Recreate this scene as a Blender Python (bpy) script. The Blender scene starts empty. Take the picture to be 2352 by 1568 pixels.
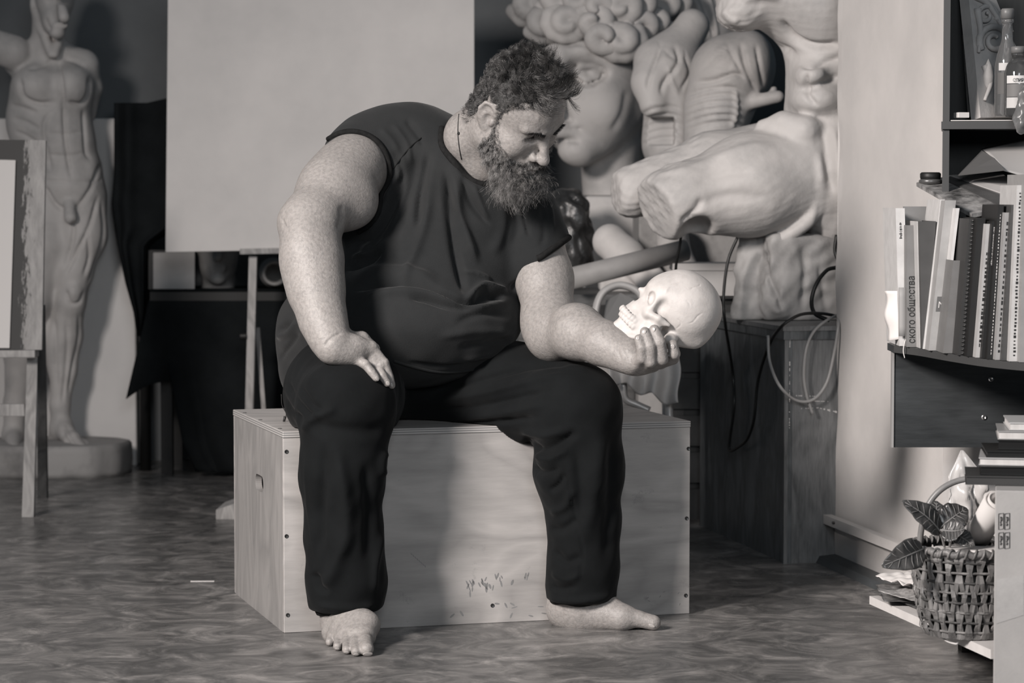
import bpy, bmesh, math, random
import numpy as np
from mathutils import Vector, Matrix, Quaternion

S = bpy.context.scene
COL = S.collection
# ------------------------------------------------------------------ camera
FPX, HOR, CAMH = 6000.0, 445.6, 0.975
PITCH = math.atan((784 - HOR) / FPX)
cam = bpy.data.cameras.new('camera')
cam.sensor_width = 36.0
cam.lens = FPX / 2352 * 36
cam.clip_start, cam.clip_end = 0.1, 60
cam.dof.use_dof = True
cam.dof.focus_distance = 5.75
cam.dof.aperture_fstop = 5.6
camo = bpy.data.objects.new('camera', cam)
COL.objects.link(camo)
camo.location = (0, 0, CAMH)
camo.rotation_euler = (math.pi / 2 - PITCH, 0, 0)
S.camera = camo
# ------------------------------------------------------------------ world, studio key light and added fill
wd = bpy.data.worlds.new('world')
S.world = wd
wd.use_nodes = True
wd.node_tree.nodes['Background'].inputs[0].default_value = (0.50, 0.76, 1.0, 1)
wd.node_tree.nodes['Background'].inputs[1].default_value = 0.045


def area_light(name, loc, target, size, power, color, spread=180):
    l = bpy.data.lights.new(name, 'AREA')
    l.shape = 'RECTANGLE'
    l.size, l.size_y = size
    l.energy = power
    l.color = color
    l.spread = math.radians(spread)
    o = bpy.data.objects.new(name, l)
    COL.objects.link(o)
    o.location = loc
    d = Vector(target) - Vector(loc)
    o.rotation_euler = d.to_track_quat('-Z', 'Y').to_euler()
    return o


area_light('softbox_key', (-3.0, 2.0, 2.9), (0.66, 6.2, 0.12), (1.0, 1.0), 79, (1, 0.925, 0.88), 80)
area_light('added_fill', (0.7, 0.2, 2.4), (0.2, 7.0, 0.8), (1.6, 1.2), 26.0, (0.94, 0.97, 1.0), 120)  # fill lamp added behind the camera to lift the shadows
S.view_settings.view_transform = 'Standard'
S.view_settings.look = 'None'
S.view_settings.gamma = 1
S.view_settings.use_curve_mapping = False
S.view_settings.exposure = 0.35

# ------------------------------------------------------------------ pixel helpers (2352 x 1568 frame)
_F = np.array([0, math.cos(PITCH), -math.sin(PITCH)])
_U = np.array([0, math.sin(PITCH), math.cos(PITCH)])
_R = np.array([1.0, 0, 0])


def ray(px, py):
    return _F + _R * ((px - 1176) / FPX) - _U * ((py - 784) / FPX)


def W(px, py, d):
    """point on the pixel's ray at world depth Y = d"""
    r = ray(px, py)
    return np.array([0, 0, CAMH]) + r * (d / r[1])


def G(px, py, z=0.0):
    """point on the pixel's ray at height z"""
    r = ray(px, py)
    return np.array([0, 0, CAMH]) + r * ((z - CAMH) / r[2])


def M(npx, d):
    return npx * d / FPX


def project(P):
    q = np.asarray(P, float) - np.array([0, 0, CAMH])
    dd = q @ _F
    return 1176 + FPX * (q @ _R) / dd, 784 - FPX * (q @ _U) / dd


# ------------------------------------------------------------------ objects
def tag(o, label=None, cat=None, group=None, kind=None):
    if label: o['label'] = label
    if cat: o['category'] = cat
    if group: o['group'] = group
    if kind: o['kind'] = kind
    return o


def thing(name, label, cat, loc=(0, 0, 0), group=None):
    o = bpy.data.objects.new(name, None)
    o.empty_display_size = 0.05
    COL.objects.link(o)
    o.location = [float(v) for v in loc]
    return tag(o, label, cat, group)


def np_mesh(name, V, F):
    V = np.asarray(V, np.float32)
    me = bpy.data.meshes.new(name)
    if isinstance(F, np.ndarray) and F.ndim == 2:
        n, k = F.shape
        me.vertices.add(len(V)); me.vertices.foreach_set('co', V.ravel())
        me.loops.add(n * k); me.loops.foreach_set('vertex_index', F.astype(np.int32).ravel())
        me.polygons.add(n)
        me.polygons.foreach_set('loop_start', np.arange(0, n * k, k, dtype=np.int32))
        me.update(calc_edges=True)
        me.validate()
    else:
        me.from_pydata([tuple(map(float, v)) for v in V], [], [tuple(map(int, f)) for f in F])
        me.update()
    return me


def worldloc(o):
    l = Vector(o.location)
    while o.parent:
        o = o.parent
        l = l + Vector(o.location)
    return np.array(l)


def obj(name, VF, mat, parent=None, smooth=False, pivot=None):
    """one mesh object from world-space geometry; its origin sits at its base (or at the parent's)"""
    V, F = VF
    V = np.asarray(V, float)
    if parent is not None:
        org = worldloc(parent)
        loc = (0, 0, 0)
    else:
        if pivot is None:
            lo, hi = V.min(0), V.max(0)
            pivot = np.array([(lo[0] + hi[0]) / 2, (lo[1] + hi[1]) / 2, lo[2]])
        org = np.asarray(pivot, float)
        loc = org
    me = np_mesh(name, V - org, F)
    if smooth:
        me.polygons.foreach_set('use_smooth', np.ones(len(me.polygons), bool))
    if isinstance(mat, (list, tuple)):
        for m in mat: me.materials.append(m)
    elif mat is not None:
        me.materials.append(mat)
    o = bpy.data.objects.new(name, me)
    COL.objects.link(o)
    o.location = [float(v) for v in loc]
    if parent is not None:
        o.parent = parent
    return o


def struct(name, VF, mat, parent=None, smooth=False):
    o = obj(name, VF, mat, parent, smooth)
    if parent is None:
        o['kind'] = 'structure'
    return o


# ------------------------------------------------------------------ geometry
def merge(*parts):
    V, F, n = [], [], 0
    for v, f in parts:
        V.append(np.asarray(v, float))
        F += [tuple(int(i) + n for i in q) for q in f]
        n += len(v)
    return np.concatenate(V), F


def rotm(rx=0, ry=0, rz=0):
    cx, sx, cy, sy, cz, sz = math.cos(rx), math.sin(rx), math.cos(ry), math.sin(ry), math.cos(rz), math.sin(rz)
    X = np.array([[1, 0, 0], [0, cx, -sx], [0, sx, cx]])
    Y = np.array([[cy, 0, sy], [0, 1, 0], [-sy, 0, cy]])
    Z = np.array([[cz, -sz, 0], [sz, cz, 0], [0, 0, 1]])
    return Z @ Y @ X


def nrm(v):
    v = np.asarray(v, float)
    return v / max(1e-9, np.linalg.norm(v))


def box(c, size, R=None, bevel=0.0, segs=1):
    s = np.asarray(size, float) / 2
    V = np.array([[x, y, z] for x in (-1, 1) for y in (-1, 1) for z in (-1, 1)]) * s
    F = [(0, 1, 3, 2), (4, 6, 7, 5), (0, 4, 5, 1), (2, 3, 7, 6), (0, 2, 6, 4), (1, 5, 7, 3)]
    if bevel > 0:
        bm = bmesh.new()
        vs = [bm.verts.new(v) for v in V]
        for f in F: bm.faces.new([vs[i] for i in f])
        bmesh.ops.bevel(bm, geom=bm.edges[:], offset=min(bevel, s.min() * 0.9), segments=segs, affect='EDGES', profile=0.5)
        bm.verts.index_update()
        V = np.array([v.co[:] for v in bm.verts])
        F = [tuple(v.index for v in f.verts) for f in bm.faces]
        bm.free()
    if R is not None: V = V @ np.asarray(R).T
    return V + np.asarray(c, float), F


def hexa(p):
    """8 points: bottom ring (4) then top ring (4)"""
    return np.array(p, float), [(3, 2, 1, 0), (4, 5, 6, 7), (0, 1, 5, 4), (1, 2, 6, 5), (2, 3, 7, 6), (3, 0, 4, 7)]


def bar(a, b, w, t, up=(0, 0, 1), bevel=0.0):
    """rectangular bar from a to b: w across, t along the 'up'-side direction"""
    a, b = np.asarray(a, float), np.asarray(b, float)
    z = nrm(b - a)
    x = np.cross(np.asarray(up, float), z)
    if np.linalg.norm(x) < 1e-6: x = np.array([1.0, 0, 0])
    x = nrm(x); y = np.cross(z, x)
    R = np.stack([x, y, z], 1)
    return box((a + b) / 2, (w, t, np.linalg.norm(b - a)), R, bevel)


def prism(poly, z0, z1):
    n = len(poly)
    V = [(x, y, z0) for x, y in poly] + [(x, y, z1) for x, y in poly]
    F = [tuple(range(n - 1, -1, -1)), tuple(range(n, 2 * n))]
    F += [(i, (i + 1) % n, n + (i + 1) % n, n + i) for i in range(n)]
    return np.array(V, float), F


def slab(P, thick):
    """polygon of 3D points (near planar) extruded along its normal by thick"""
    P = np.asarray(P, float)
    n = nrm(np.cross(P[1] - P[0], P[2] - P[0]))
    k = len(P)
    V = np.concatenate([P, P + n * thick])
    F = [tuple(range(k - 1, -1, -1)), tuple(range(k, 2 * k))] + [(i, (i + 1) % k, k + (i + 1) % k, k + i) for i in range(k)]
    return V, F


def catmull(P, n=8, closed=False):
    P = np.asarray(P, float)
    out = []
    m = len(P)
    for i in range(m if closed else m - 1):
        p0 = P[(i - 1) % m] if (closed or i > 0) else 2 * P[0] - P[1]
        p1, p2 = P[i % m], P[(i + 1) % m]
        p3 = P[(i + 2) % m] if (closed or i + 2 < m) else 2 * P[-1] - P[-2]
        for t in np.linspace(0, 1, n, endpoint=False):
            out.append(0.5 * (2 * p1 + (p2 - p0) * t + (2 * p0 - 5 * p1 + 4 * p2 - p3) * t * t + (3 * p1 - p0 - 3 * p2 + p3) * t ** 3))
    if not closed: out.append(P[-1])
    return np.array(out)


def tube(P, r, sides=8, closed=False, flat=None, caps=True):
    """swept tube; r scalar or per point; flat = (axis scale, in the frame's second direction)"""
    P = np.asarray(P, float)
    n = len(P)
    r = np.broadcast_to(np.asarray(r, float), (n,))
    T = np.roll(P, -1, 0) - np.roll(P, 1, 0)
    if not closed:
        T[0], T[-1] = P[1] - P[0], P[-1] - P[-2]
    T = T / np.maximum(1e-9, np.linalg.norm(T, axis=1))[:, None]
    u = np.cross(T[0], [0, 0, 1.0])
    if np.linalg.norm(u) < 1e-3: u = np.cross(T[0], [0, 1.0, 0])
    u = nrm(u)
    V = []
    for i in range(n):
        u = nrm(u - T[i] * (u @ T[i]))
        v = np.cross(T[i], u)
        f2 = 1.0 if flat is None else flat
        for k in range(sides):
            a = 2 * math.pi * k / sides
            V.append(P[i] + r[i] * (math.cos(a) * u + f2 * math.sin(a) * v))
    F = []
    for i in range(n if closed else n - 1):
        j = (i + 1) % n
        for k in range(sides):
            l = (k + 1) % sides
            F.append((i * sides + k, i * sides + l, j * sides + l, j * sides + k))
    if caps and not closed:
        F.append(tuple(range(sides - 1, -1, -1)))
        F.append(tuple((n - 1) * sides + k for k in range(sides)))
    return np.array(V), F


def lathe(profile, seg=24, c=(0, 0, 0), R=None):
    """profile: (radius, height) pairs"""
    V, F = [], []
    m = len(profile)
    for k in range(seg):
        a = 2 * math.pi * k / seg
        for r, h in profile: V.append((r * math.cos(a), r * math.sin(a), h))
    for k in range(seg):
        l = (k + 1) % seg
        for i in range(m - 1):
            F.append((k * m + i, l * m + i, l * m + i + 1, k * m + i + 1))
    if profile[0][0] > 1e-6: F.append(tuple(k * m for k in range(seg - 1, -1, -1)))
    if profile[-1][0] > 1e-6: F.append(tuple(k * m + m - 1 for k in range(seg)))
    V = np.array(V)
    if R is not None: V = V @ np.asarray(R).T
    return V + np.asarray(c, float), F


def grid(fn, nu, nv, closed_u=False):
    us = np.linspace(0, 1, nu, endpoint=not closed_u)
    V = [fn(u, v) for u in us for v in np.linspace(0, 1, nv)]
    F = []
    for i in range(nu if closed_u else nu - 1):
        j = (i + 1) % nu
        for k in range(nv - 1): F.append((i * nv + k, j * nv + k, j * nv + k + 1, i * nv + k + 1))
    return np.array(V, float), F


def thicken(VF, t):
    """closed sheet of thickness t from an open grid mesh"""
    V, F = VF
    me = np_mesh('tmp', V, F)
    bm = bmesh.new(); bm.from_mesh(me); bpy.data.meshes.remove(me)
    bm.normal_update()
    nn = np.array([v.normal[:] for v in bm.verts])
    n = len(V)
    F2 = [tuple(f) for f in F] + [tuple(i + n for i in reversed(f)) for f in F]
    for e in bm.edges:
        if len(e.link_faces) == 1:
            a, b = e.verts[0].index, e.verts[1].index
            vs = [v.index for v in e.link_faces[0].verts]
            if vs[(vs.index(a) + 1) % len(vs)] != b: a, b = b, a
            F2.append((b, a, a + n, b + n))
    bm.free()
    return np.concatenate([V, V - nn * t]), F2


# ------------------------------------------------------------------ signed-distance modelling (numpy) and surface nets
def sd_cone(a, b, ra, rb, flat=None):
    a, b = np.asarray(a, np.float32), np.asarray(b, np.float32)
    ba = b - a
    L2 = float(ba @ ba) + 1e-12
    if flat is not None:
        fn, fs = np.asarray(nrm(flat[0]), np.float32), float(flat[1])

    def f(P):
        q = P - a
        t = np.clip(q @ ba / L2, 0, 1)
        r = q - t[:, None] * ba
        if flat is not None:
            h = r @ fn
            r = r + (h * (1 / fs - 1))[:, None] * fn
            return (np.sqrt((r * r).sum(1)) - (ra + t * (rb - ra))) * min(1.0, fs)
        return np.sqrt((r * r).sum(1)) - (ra + t * (rb - ra))
    m = max(ra, rb) * (max(1.0, flat[1]) if flat is not None else 1)
    return f, np.minimum(a, b) - m, np.maximum(a, b) + m


def sd_ell(c, r, R=None):
    c, r = np.asarray(c, np.float32), np.asarray(r, np.float32)
    Rm = None if R is None else np.asarray(R, np.float32)

    def f(P):
        q = P - c
        if Rm is not None: q = q @ Rm
        k0 = np.sqrt(((q / r) ** 2).sum(1)) + 1e-9
        k1 = np.sqrt(((q / (r * r)) ** 2).sum(1)) + 1e-9
        return k0 * (k0 - 1) / k1
    e = r if Rm is None else np.abs(Rm) @ r
    return f, c - e, c + e


def sd_box(c, s, R=None, rad=0.0):
    c, s = np.asarray(c, np.float32), np.asarray(s, np.float32) / 2 - rad
    Rm = None if R is None else np.asarray(R, np.float32)

    def f(P):
        q = P - c
        if Rm is not None: q = q @ Rm
        q = np.abs(q) - s
        return np.sqrt((np.maximum(q, 0) ** 2).sum(1)) + np.minimum(q.max(1), 0) - rad
    e = (s + rad) if Rm is None else np.abs(Rm) @ (s + rad)
    return f, c - e, c + e


def sd_plane(p, n):
    """solid on the side the normal points away from"""
    p, n = np.asarray(p, np.float32), np.asarray(nrm(n), np.float32)
    return (lambda P: (P - p) @ n), np.full(3, -1e3), np.full(3, 1e3)


class Sdf:
    def __init__(self): self.ops = []

    def add(self, prim, k=0.01): self.ops.append((0, prim, k)); return self

    def cut(self, prim, k=0.005): self.ops.append((1, prim, k)); return self

    def chain(self, pts, rad, k=0.01, flat=None):
        for i in range(len(pts) - 1):
            self.add(sd_cone(pts[i], pts[i + 1], rad[i], rad[i + 1], flat), k)
        return self

    def bounds(self):
        lo = np.min([p[1] for o, p, k in self.ops if o == 0], 0)
        hi = np.max([p[2] for o, p, k in self.ops if o == 0], 0)
        return lo - 0.02, hi + 0.02

    def ev(self, P, lo=None, hi=None, pad=0.0):
        d = np.full(len(P), 10.0, np.float32)
        for o, (f, l, h), k in self.ops:
            if lo is not None and (np.any(lo > h + k + pad) or np.any(hi < l - k - pad)): continue
            g = f(P).astype(np.float32)
            if o == 0:
                if k > 1e-6:
                    e = np.maximum(k - np.abs(d - g), 0) / k
                    d = np.minimum(d, g) - e * e * k * 0.25
                else: d = np.minimum(d, g)
            else:
                if k > 1e-6:
                    e = np.maximum(k - np.abs(d + g), 0) / k
                    d = np.maximum(d, -g) + e * e * k * 0.25
                else: d = np.maximum(d, -g)
        return d

    def mesh(self, vox, B=16, smooth=1):
        lo, hi = self.bounds()
        nb = np.ceil((hi - lo) / (vox * B)).astype(int)
        bs = vox * B
        idx = np.stack(np.meshgrid(*[np.arange(n) for n in nb], indexing='ij'), -1).reshape(-1, 3)
        cen = (lo + (idx + 0.5) * bs).astype(np.float32)
        dc = self.ev(cen)
        act = idx[np.abs(dc) < bs * 0.87 * 1.7 + 0.004]
        g = np.arange(B + 1)
        off = np.stack(np.meshgrid(g, g, g, indexing='ij'), -1).reshape(-1, 3)
        offw = (off * vox).astype(np.float32)
        keyV, posV, quads = [], [], []
        dim = nb * B + 2
        def key(i): return (i[:, 0] * dim[1] + i[:, 1]) * dim[2] + i[:, 2]
        corners = np.array([[a, b, c] for a in (0, 1) for b in (0, 1) for c in (0, 1)])
        for bi in act:
            l = lo + bi * bs
            D = self.ev(offw + l.astype(np.float32), l, l + bs, 0.025).reshape(B + 1, B + 1, B + 1)
            if D.min() > 0 or D.max() < 0: continue
            ins = D < 0
            c8 = np.stack([D[a:a + B, b:b + B, c:c + B] for a, b, c in corners], -1)
            s8 = c8 < 0
            cnt = s8.sum(-1)
            am = (cnt > 0) & (cnt < 8)
            ci = np.argwhere(am)
            if len(ci) == 0: continue
            v = c8[am]
            acc = np.zeros((len(ci), 3)); w = np.zeros(len(ci))
            for e0 in range(8):
                for ax in range(3):
                    if corners[e0][ax]: continue
                    e1 = e0 + (4, 2, 1)[ax]
                    x0, x1 = v[:, e0], v[:, e1]
                    m = (x0 < 0) != (x1 < 0)
                    t = np.where(m, x0 / np.where(m, x0 - x1, 1), 0)
                    p = corners[e0][None, :] + t[:, None] * np.eye(3)[ax][None, :]
                    acc += p * m[:, None]; w += m
            gi = ci + bi * B
            keyV.append(key(gi + 1)); posV.append(lo + (gi + acc / w[:, None]) * vox)
            for ax in range(3):
                a, b = [(1, 2), (2, 0), (0, 1)][ax]
                s0 = [slice(0, B)] * 3; s1 = list(s0); s1[ax] = slice(1, B + 1)
                A, Bb = ins[tuple(s0)], ins[tuple(s1)]
                e = np.argwhere(A != Bb)
                if len(e) == 0: continue
                flip = A[tuple(e.T)]
                e = e + bi * B + 1
                ea, eb = np.eye(3, dtype=int)[a], np.eye(3, dtype=int)[b]
                q = np.stack([key(e - ea - eb), key(e - eb), key(e), key(e - ea)], 1)
                q[~flip] = q[~flip][:, ::-1]
                quads.append(q)
        K = np.concatenate(keyV); P = np.concatenate(posV); Q = np.concatenate(quads)
        o = np.argsort(K); K = K[o]; P = P[o]
        j = np.clip(np.searchsorted(K, Q), 0, len(K) - 1)
        Q = j[(K[j] == Q).all(1)]
        for _ in range(smooth):
            P = lap(P, Q, 0.5)
        return P, Q


def lap(P, Q, w=0.5):
    s = np.zeros_like(P); c = np.zeros(len(P))
    for i in range(4):
        for j in (1, 3):
            a, b = Q[:, i], Q[:, (i + j) % 4]
            for ax in range(3): s[:, ax] += np.bincount(a, P[b, ax], len(P))
            c += np.bincount(a, minlength=len(P))
    return P + w * (s / np.maximum(c, 1)[:, None] - P)


def vnormals(P, Q):
    n = np.cross(P[Q[:, 2]] - P[Q[:, 0]], P[Q[:, 3]] - P[Q[:, 1]])
    N = np.zeros_like(P)
    for i in range(4):
        for ax in range(3): N[:, ax] += np.bincount(Q[:, i], n[:, ax], len(P))
    return N / np.maximum(1e-12, np.linalg.norm(N, axis=1))[:, None]


def polydist(x, y, line):
    """distance in pixels of points to a polyline and the parameter 0..1 along it"""
    L = np.asarray(line, float)
    seg = np.linalg.norm(np.diff(L, axis=0), axis=1)
    cum = np.concatenate([[0], np.cumsum(seg)]) / seg.sum()
    best = np.full(len(x), 1e9); par = np.zeros(len(x)); side = np.zeros(len(x))
    for i in range(len(L) - 1):
        a, b = L[i], L[i + 1]
        d = b - a
        t = np.clip(((x - a[0]) * d[0] + (y - a[1]) * d[1]) / (d @ d + 1e-9), 0, 1)
        ex, ey = x - a[0] - t * d[0], y - a[1] - t * d[1]
        q = np.hypot(ex, ey)
        m = q < best
        best[m] = q[m]; par[m] = (cum[i] + t * (cum[i + 1] - cum[i]))[m]
        side[m] = np.sign(d[0] * ey - d[1] * ex)[m]
    return best, par, side


def relief(P, Q, marks, face=0.05, smooth=1):
    """press real folds and grooves into a surface: marks = (pixel polyline, half width px, depth m);
    depth > 0 raises a ridge, < 0 sinks a groove, only on the side that faces the viewer"""
    N = vnormals(P, Q)
    x, y = project(P)
    view = nrm_rows(np.array([0, 0, CAMH]) - P)
    facing = np.clip(((N * view).sum(1) - face) / 0.25, 0, 1)
    D = np.zeros(len(P))
    for mk in marks:
        line, w, dep = mk[0], mk[1], mk[2]
        L = catmull(line, 6) if len(line) > 2 else np.asarray(line, float)
        lo, hi = L.min(0) - 3 * w, L.max(0) + 3 * w
        m = np.where((x > lo[0]) & (x < hi[0]) & (y > lo[1]) & (y < hi[1]) & (facing > 0))[0]
        if len(m) == 0: continue
        d, t, s = polydist(x[m], y[m], L)
        taper = np.clip(np.minimum(t, 1 - t) / 0.22, 0, 1) if len(mk) < 4 or not mk[3] else 1.0
        taper = taper * taper * (3 - 2 * taper) if not np.isscalar(taper) else taper
        D[m] += dep * np.exp(-(d / w) ** 2) * taper
    P = P + N * (D * facing)[:, None]
    for _ in range(smooth): P = lap(P, Q, 0.3)
    return P


def nrm_rows(A):
    return A / np.maximum(1e-9, np.linalg.norm(A, axis=1))[:, None]


_rs = np.random.RandomState(7)
_NZ = [(_rs.normal(size=3), _rs.rand() * 6.28) for _ in range(40)]


def wob(P, scale, seed=0, n=7):
    """cheap smooth 3D noise in about -1..1"""
    o = np.zeros(len(P))
    for i in range(n):
        k, ph = _NZ[(i + seed * 7) % 40]
        o += np.sin(P @ k * scale + ph + seed)
    return o / (n * 0.55)


# ------------------------------------------------------------------ materials
def _tree(name):
    m = bpy.data.materials.new(name)
    m.use_nodes = True
    t = m.node_tree
    return m, t, t.nodes['Principled BSDF']


def node(t, kind, **kw):
    n = t.nodes.new(kind)
    for k, v in kw.items():
        if k.startswith('i_'):
            key = k[2:]
            n.inputs[int(key) if key.isdigit() else key.replace('_', ' ')].default_value = v
        else: setattr(n, k, v)
    return n


def ramp(t, stops):
    r = t.nodes.new('ShaderNodeValToRGB')
    e = r.color_ramp.elements
    while len(e) > 1: e.remove(e[-1])
    e[0].position = stops[0][0]; e[0].color = (*stops[0][1], 1)
    for p, c in stops[1:]:
        q = e.new(p); q.color = (*c, 1)
    return r


def grey(v, warm=0.0):
    """linear grey with a small warm (+) or cool (-) tone"""
    return (v * (1 + 0.055 * warm), v * (1 - 0.005 * warm), v * (1 - 0.045 * warm))


def mat(name, c1, c2=None, scale=6, detail=5, rough=0.6, bump=0.0, bscale=None, stretch=(1, 1, 1), lo=0.35, hi=0.65, metallic=0.0, sss=0.0, spec=0.4, sheen=0.0):
    m, t, b = _tree(name)
    L = t.links.new
    b.inputs['Roughness'].default_value = rough
    b.inputs['Metallic'].default_value = metallic
    b.inputs['Specular IOR Level'].default_value = spec
    if sheen:
        b.inputs['Sheen Weight'].default_value = sheen
        b.inputs['Sheen Roughness'].default_value = 0.45
    tc = node(t, 'ShaderNodeTexCoord')
    mp = node(t, 'ShaderNodeMapping')
    mp.inputs['Scale'].default_value = stretch
    L(tc.outputs['Object'], mp.inputs[0])
    if c2 is not None:
        nz = node(t, 'ShaderNodeTexNoise', i_Scale=scale, i_Detail=detail, i_Roughness=0.6)
        L(mp.outputs[0], nz.inputs['Vector'])
        r = ramp(t, [(lo, c1), (hi, c2)])
        L(nz.outputs[0], r.inputs[0]); L(r.outputs[0], b.inputs['Base Color'])
    else:
        b.inputs['Base Color'].default_value = (*c1, 1)
    if bump:
        n2 = node(t, 'ShaderNodeTexNoise', i_Scale=bscale or scale * 4, i_Detail=6, i_Roughness=0.6)
        L(mp.outputs[0], n2.inputs['Vector'])
        bp = node(t, 'ShaderNodeBump', i_Strength=1.0, i_Distance=bump)
        L(n2.outputs[0], bp.inputs['Height']); L(bp.outputs[0], b.inputs['Normal'])
    if sss:
        b.inputs['Subsurface Weight'].default_value = sss
        b.inputs['Subsurface Radius'].default_value = (0.012, 0.008, 0.006)
        b.inputs['Subsurface Scale'].default_value = 1.0
    return m


def mat_wood(name, c1, c2, axis='x', scale=14, rings=1.0, rough=0.5, bump=0.0003, dirt=None, spec=0.35, warp=1.2):
    """grain drawn out along one axis, with wavy growth-ring figure"""
    m, t, b = _tree(name)
    L = t.links.new
    b.inputs['Roughness'].default_value = rough
    b.inputs['Specular IOR Level'].default_value = spec
    tc = node(t, 'ShaderNodeTexCoord')
    mp = node(t, 'ShaderNodeMapping')
    st = {'x': (0.12, 1, 1), 'y': (1, 0.12, 1), 'z': (1, 1, 0.12)}[axis]
    mp.inputs['Scale'].default_value = st
    L(tc.outputs['Object'], mp.inputs[0])
    n1 = node(t, 'ShaderNodeTexNoise', i_Scale=scale * 7, i_Detail=4, i_Roughness=0.65)
    L(mp.outputs[0], n1.inputs['Vector'])
    n2 = node(t, 'ShaderNodeTexNoise', i_Scale=scale * 0.45, i_Detail=2, i_Distortion=warp)
    mp2 = node(t, 'ShaderNodeMapping')
    mp2.inputs['Scale'].default_value = tuple(0.35 if v < 1 else 1 for v in st)
    L(tc.outputs['Object'], mp2.inputs[0]); L(mp2.outputs[0], n2.inputs['Vector'])
    mul = node(t, 'ShaderNodeMath', operation='MULTIPLY', i_1=14.0 * rings)
    L(n2.outputs[0], mul.inputs[0])
    fr = node(t, 'ShaderNodeMath', operation='PINGPONG', i_1=1.0)
    L(mul.outputs[0], fr.inputs[0])
    mix = node(t, 'ShaderNodeMath', operation='MULTIPLY_ADD', i_1=0.42)
    L(fr.outputs[0], mix.inputs[0])
    m2 = node(t, 'ShaderNodeMath', operation='MULTIPLY', i_1=0.62)
    L(n1.outputs[0], m2.inputs[0]); L(m2.outputs[0], mix.inputs[2])
    r = ramp(t, [(0.15, c1), (0.75, c2)])
    L(mix.outputs[0], r.inputs[0])
    out = r.outputs[0]
    if dirt is not None:
        n3 = node(t, 'ShaderNodeTexNoise', i_Scale=9.0, i_Detail=8, i_Roughness=0.75)
        L(tc.outputs['Object'], n3.inputs['Vector'])
        r3 = ramp(t, [(0.60, (0, 0, 0)), (0.74, (1, 1, 1))])
        L(n3.outputs[0], r3.inputs[0])
        mx = node(t, 'ShaderNodeMix', data_type='RGBA')
        mx.inputs['B'].default_value = (*dirt, 1)
        sc = node(t, 'ShaderNodeMath', operation='MULTIPLY', i_1=0.75)
        L(r3.outputs[0], sc.inputs[0]); L(sc.outputs[0], mx.inputs['Factor'])
        L(out, mx.inputs['A']); out = mx.outputs['Result']
    L(out, b.inputs['Base Color'])
    if bump:
        bp = node(t, 'ShaderNodeBump', i_Strength=1.0, i_Distance=bump)
        L(n1.outputs[0], bp.inputs['Height']); L(bp.outputs[0], b.inputs['Normal'])
    return m
# ================================================================== materials shared by the setting
def mat_floor():
    m, t, b = _tree('floor_linoleum')
    L = t.links.new
    tc = node(t, 'ShaderNodeTexCoord')
    mp = node(t, 'ShaderNodeMapping'); mp.inputs['Scale'].default_value = (1.0, 1.0, 1)
    L(tc.outputs['Object'], mp.inputs[0])
    n1 = node(t, 'ShaderNodeTexNoise', i_Scale=7.0, i_Detail=9, i_Roughness=0.68, i_Distortion=1.4)
    L(mp.outputs[0], n1.inputs['Vector'])
    r1 = ramp(t, [(0.28, grey(0.045)), (0.45, grey(0.10, 0.3)), (0.56, grey(0.175, 0.6)), (0.72, grey(0.34, 0.8))])
    L(n1.outputs[0], r1.inputs[0])
    # thin marble-like veins
    n2 = node(t, 'ShaderNodeTexNoise', i_Scale=9.0, i_Detail=5, i_Roughness=0.6, i_Distortion=2.6)
    L(mp.outputs[0], n2.inputs['Vector'])
    sb = node(t, 'ShaderNodeMath', operation='SUBTRACT', i_1=0.5); L(n2.outputs[0], sb.inputs[0])
    ab = node(t, 'ShaderNodeMath', operation='ABSOLUTE'); L(sb.outputs[0], ab.inputs[0])
    r2 = ramp(t, [(0.0, (1, 1, 1)), (0.022, (0, 0, 0))]); L(ab.outputs[0], r2.inputs[0])
    n3 = node(t, 'ShaderNodeTexNoise', i_Scale=4.0, i_Detail=3); L(mp.outputs[0], n3.inputs['Vector'])
    r3 = ramp(t, [(0.45, (0, 0, 0)), (0.62, (0.55, 0.55, 0.55))]); L(n3.outputs[0], r3.inputs[0])
    mu = node(t, 'ShaderNodeMath', operation='MULTIPLY'); L(r2.outputs[0], mu.inputs[0]); L(r3.outputs[0], mu.inputs[1])
    mx = node(t, 'ShaderNodeMix', data_type='RGBA'); mx.inputs['B'].default_value = (*grey(0.10), 1)
    L(mu.outputs[0], mx.inputs['Factor']); L(r1.outputs[0], mx.inputs['A']); L(mx.outputs['Result'], b.inputs['Base Color'])
    n4 = node(t, 'ShaderNodeTexNoise', i_Scale=16.0, i_Detail=6); L(mp.outputs[0], n4.inputs['Vector'])
    r4 = ramp(t, [(0.3, (0.22,) * 3), (0.7, (0.42,) * 3)]); L(n4.outputs[0], r4.inputs[0]); L(r4.outputs[0], b.inputs['Roughness'])
    b.inputs['Specular IOR Level'].default_value = 0.45
    n5 = node(t, 'ShaderNodeTexNoise', i_Scale=5.0, i_Detail=4); L(mp.outputs[0], n5.inputs['Vector'])
    bp = node(t, 'ShaderNodeBump', i_Strength=1.0, i_Distance=0.0025); L(n5.outputs[0], bp.inputs['Height']); L(bp.outputs[0], b.inputs['Normal'])
    return m


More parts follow.
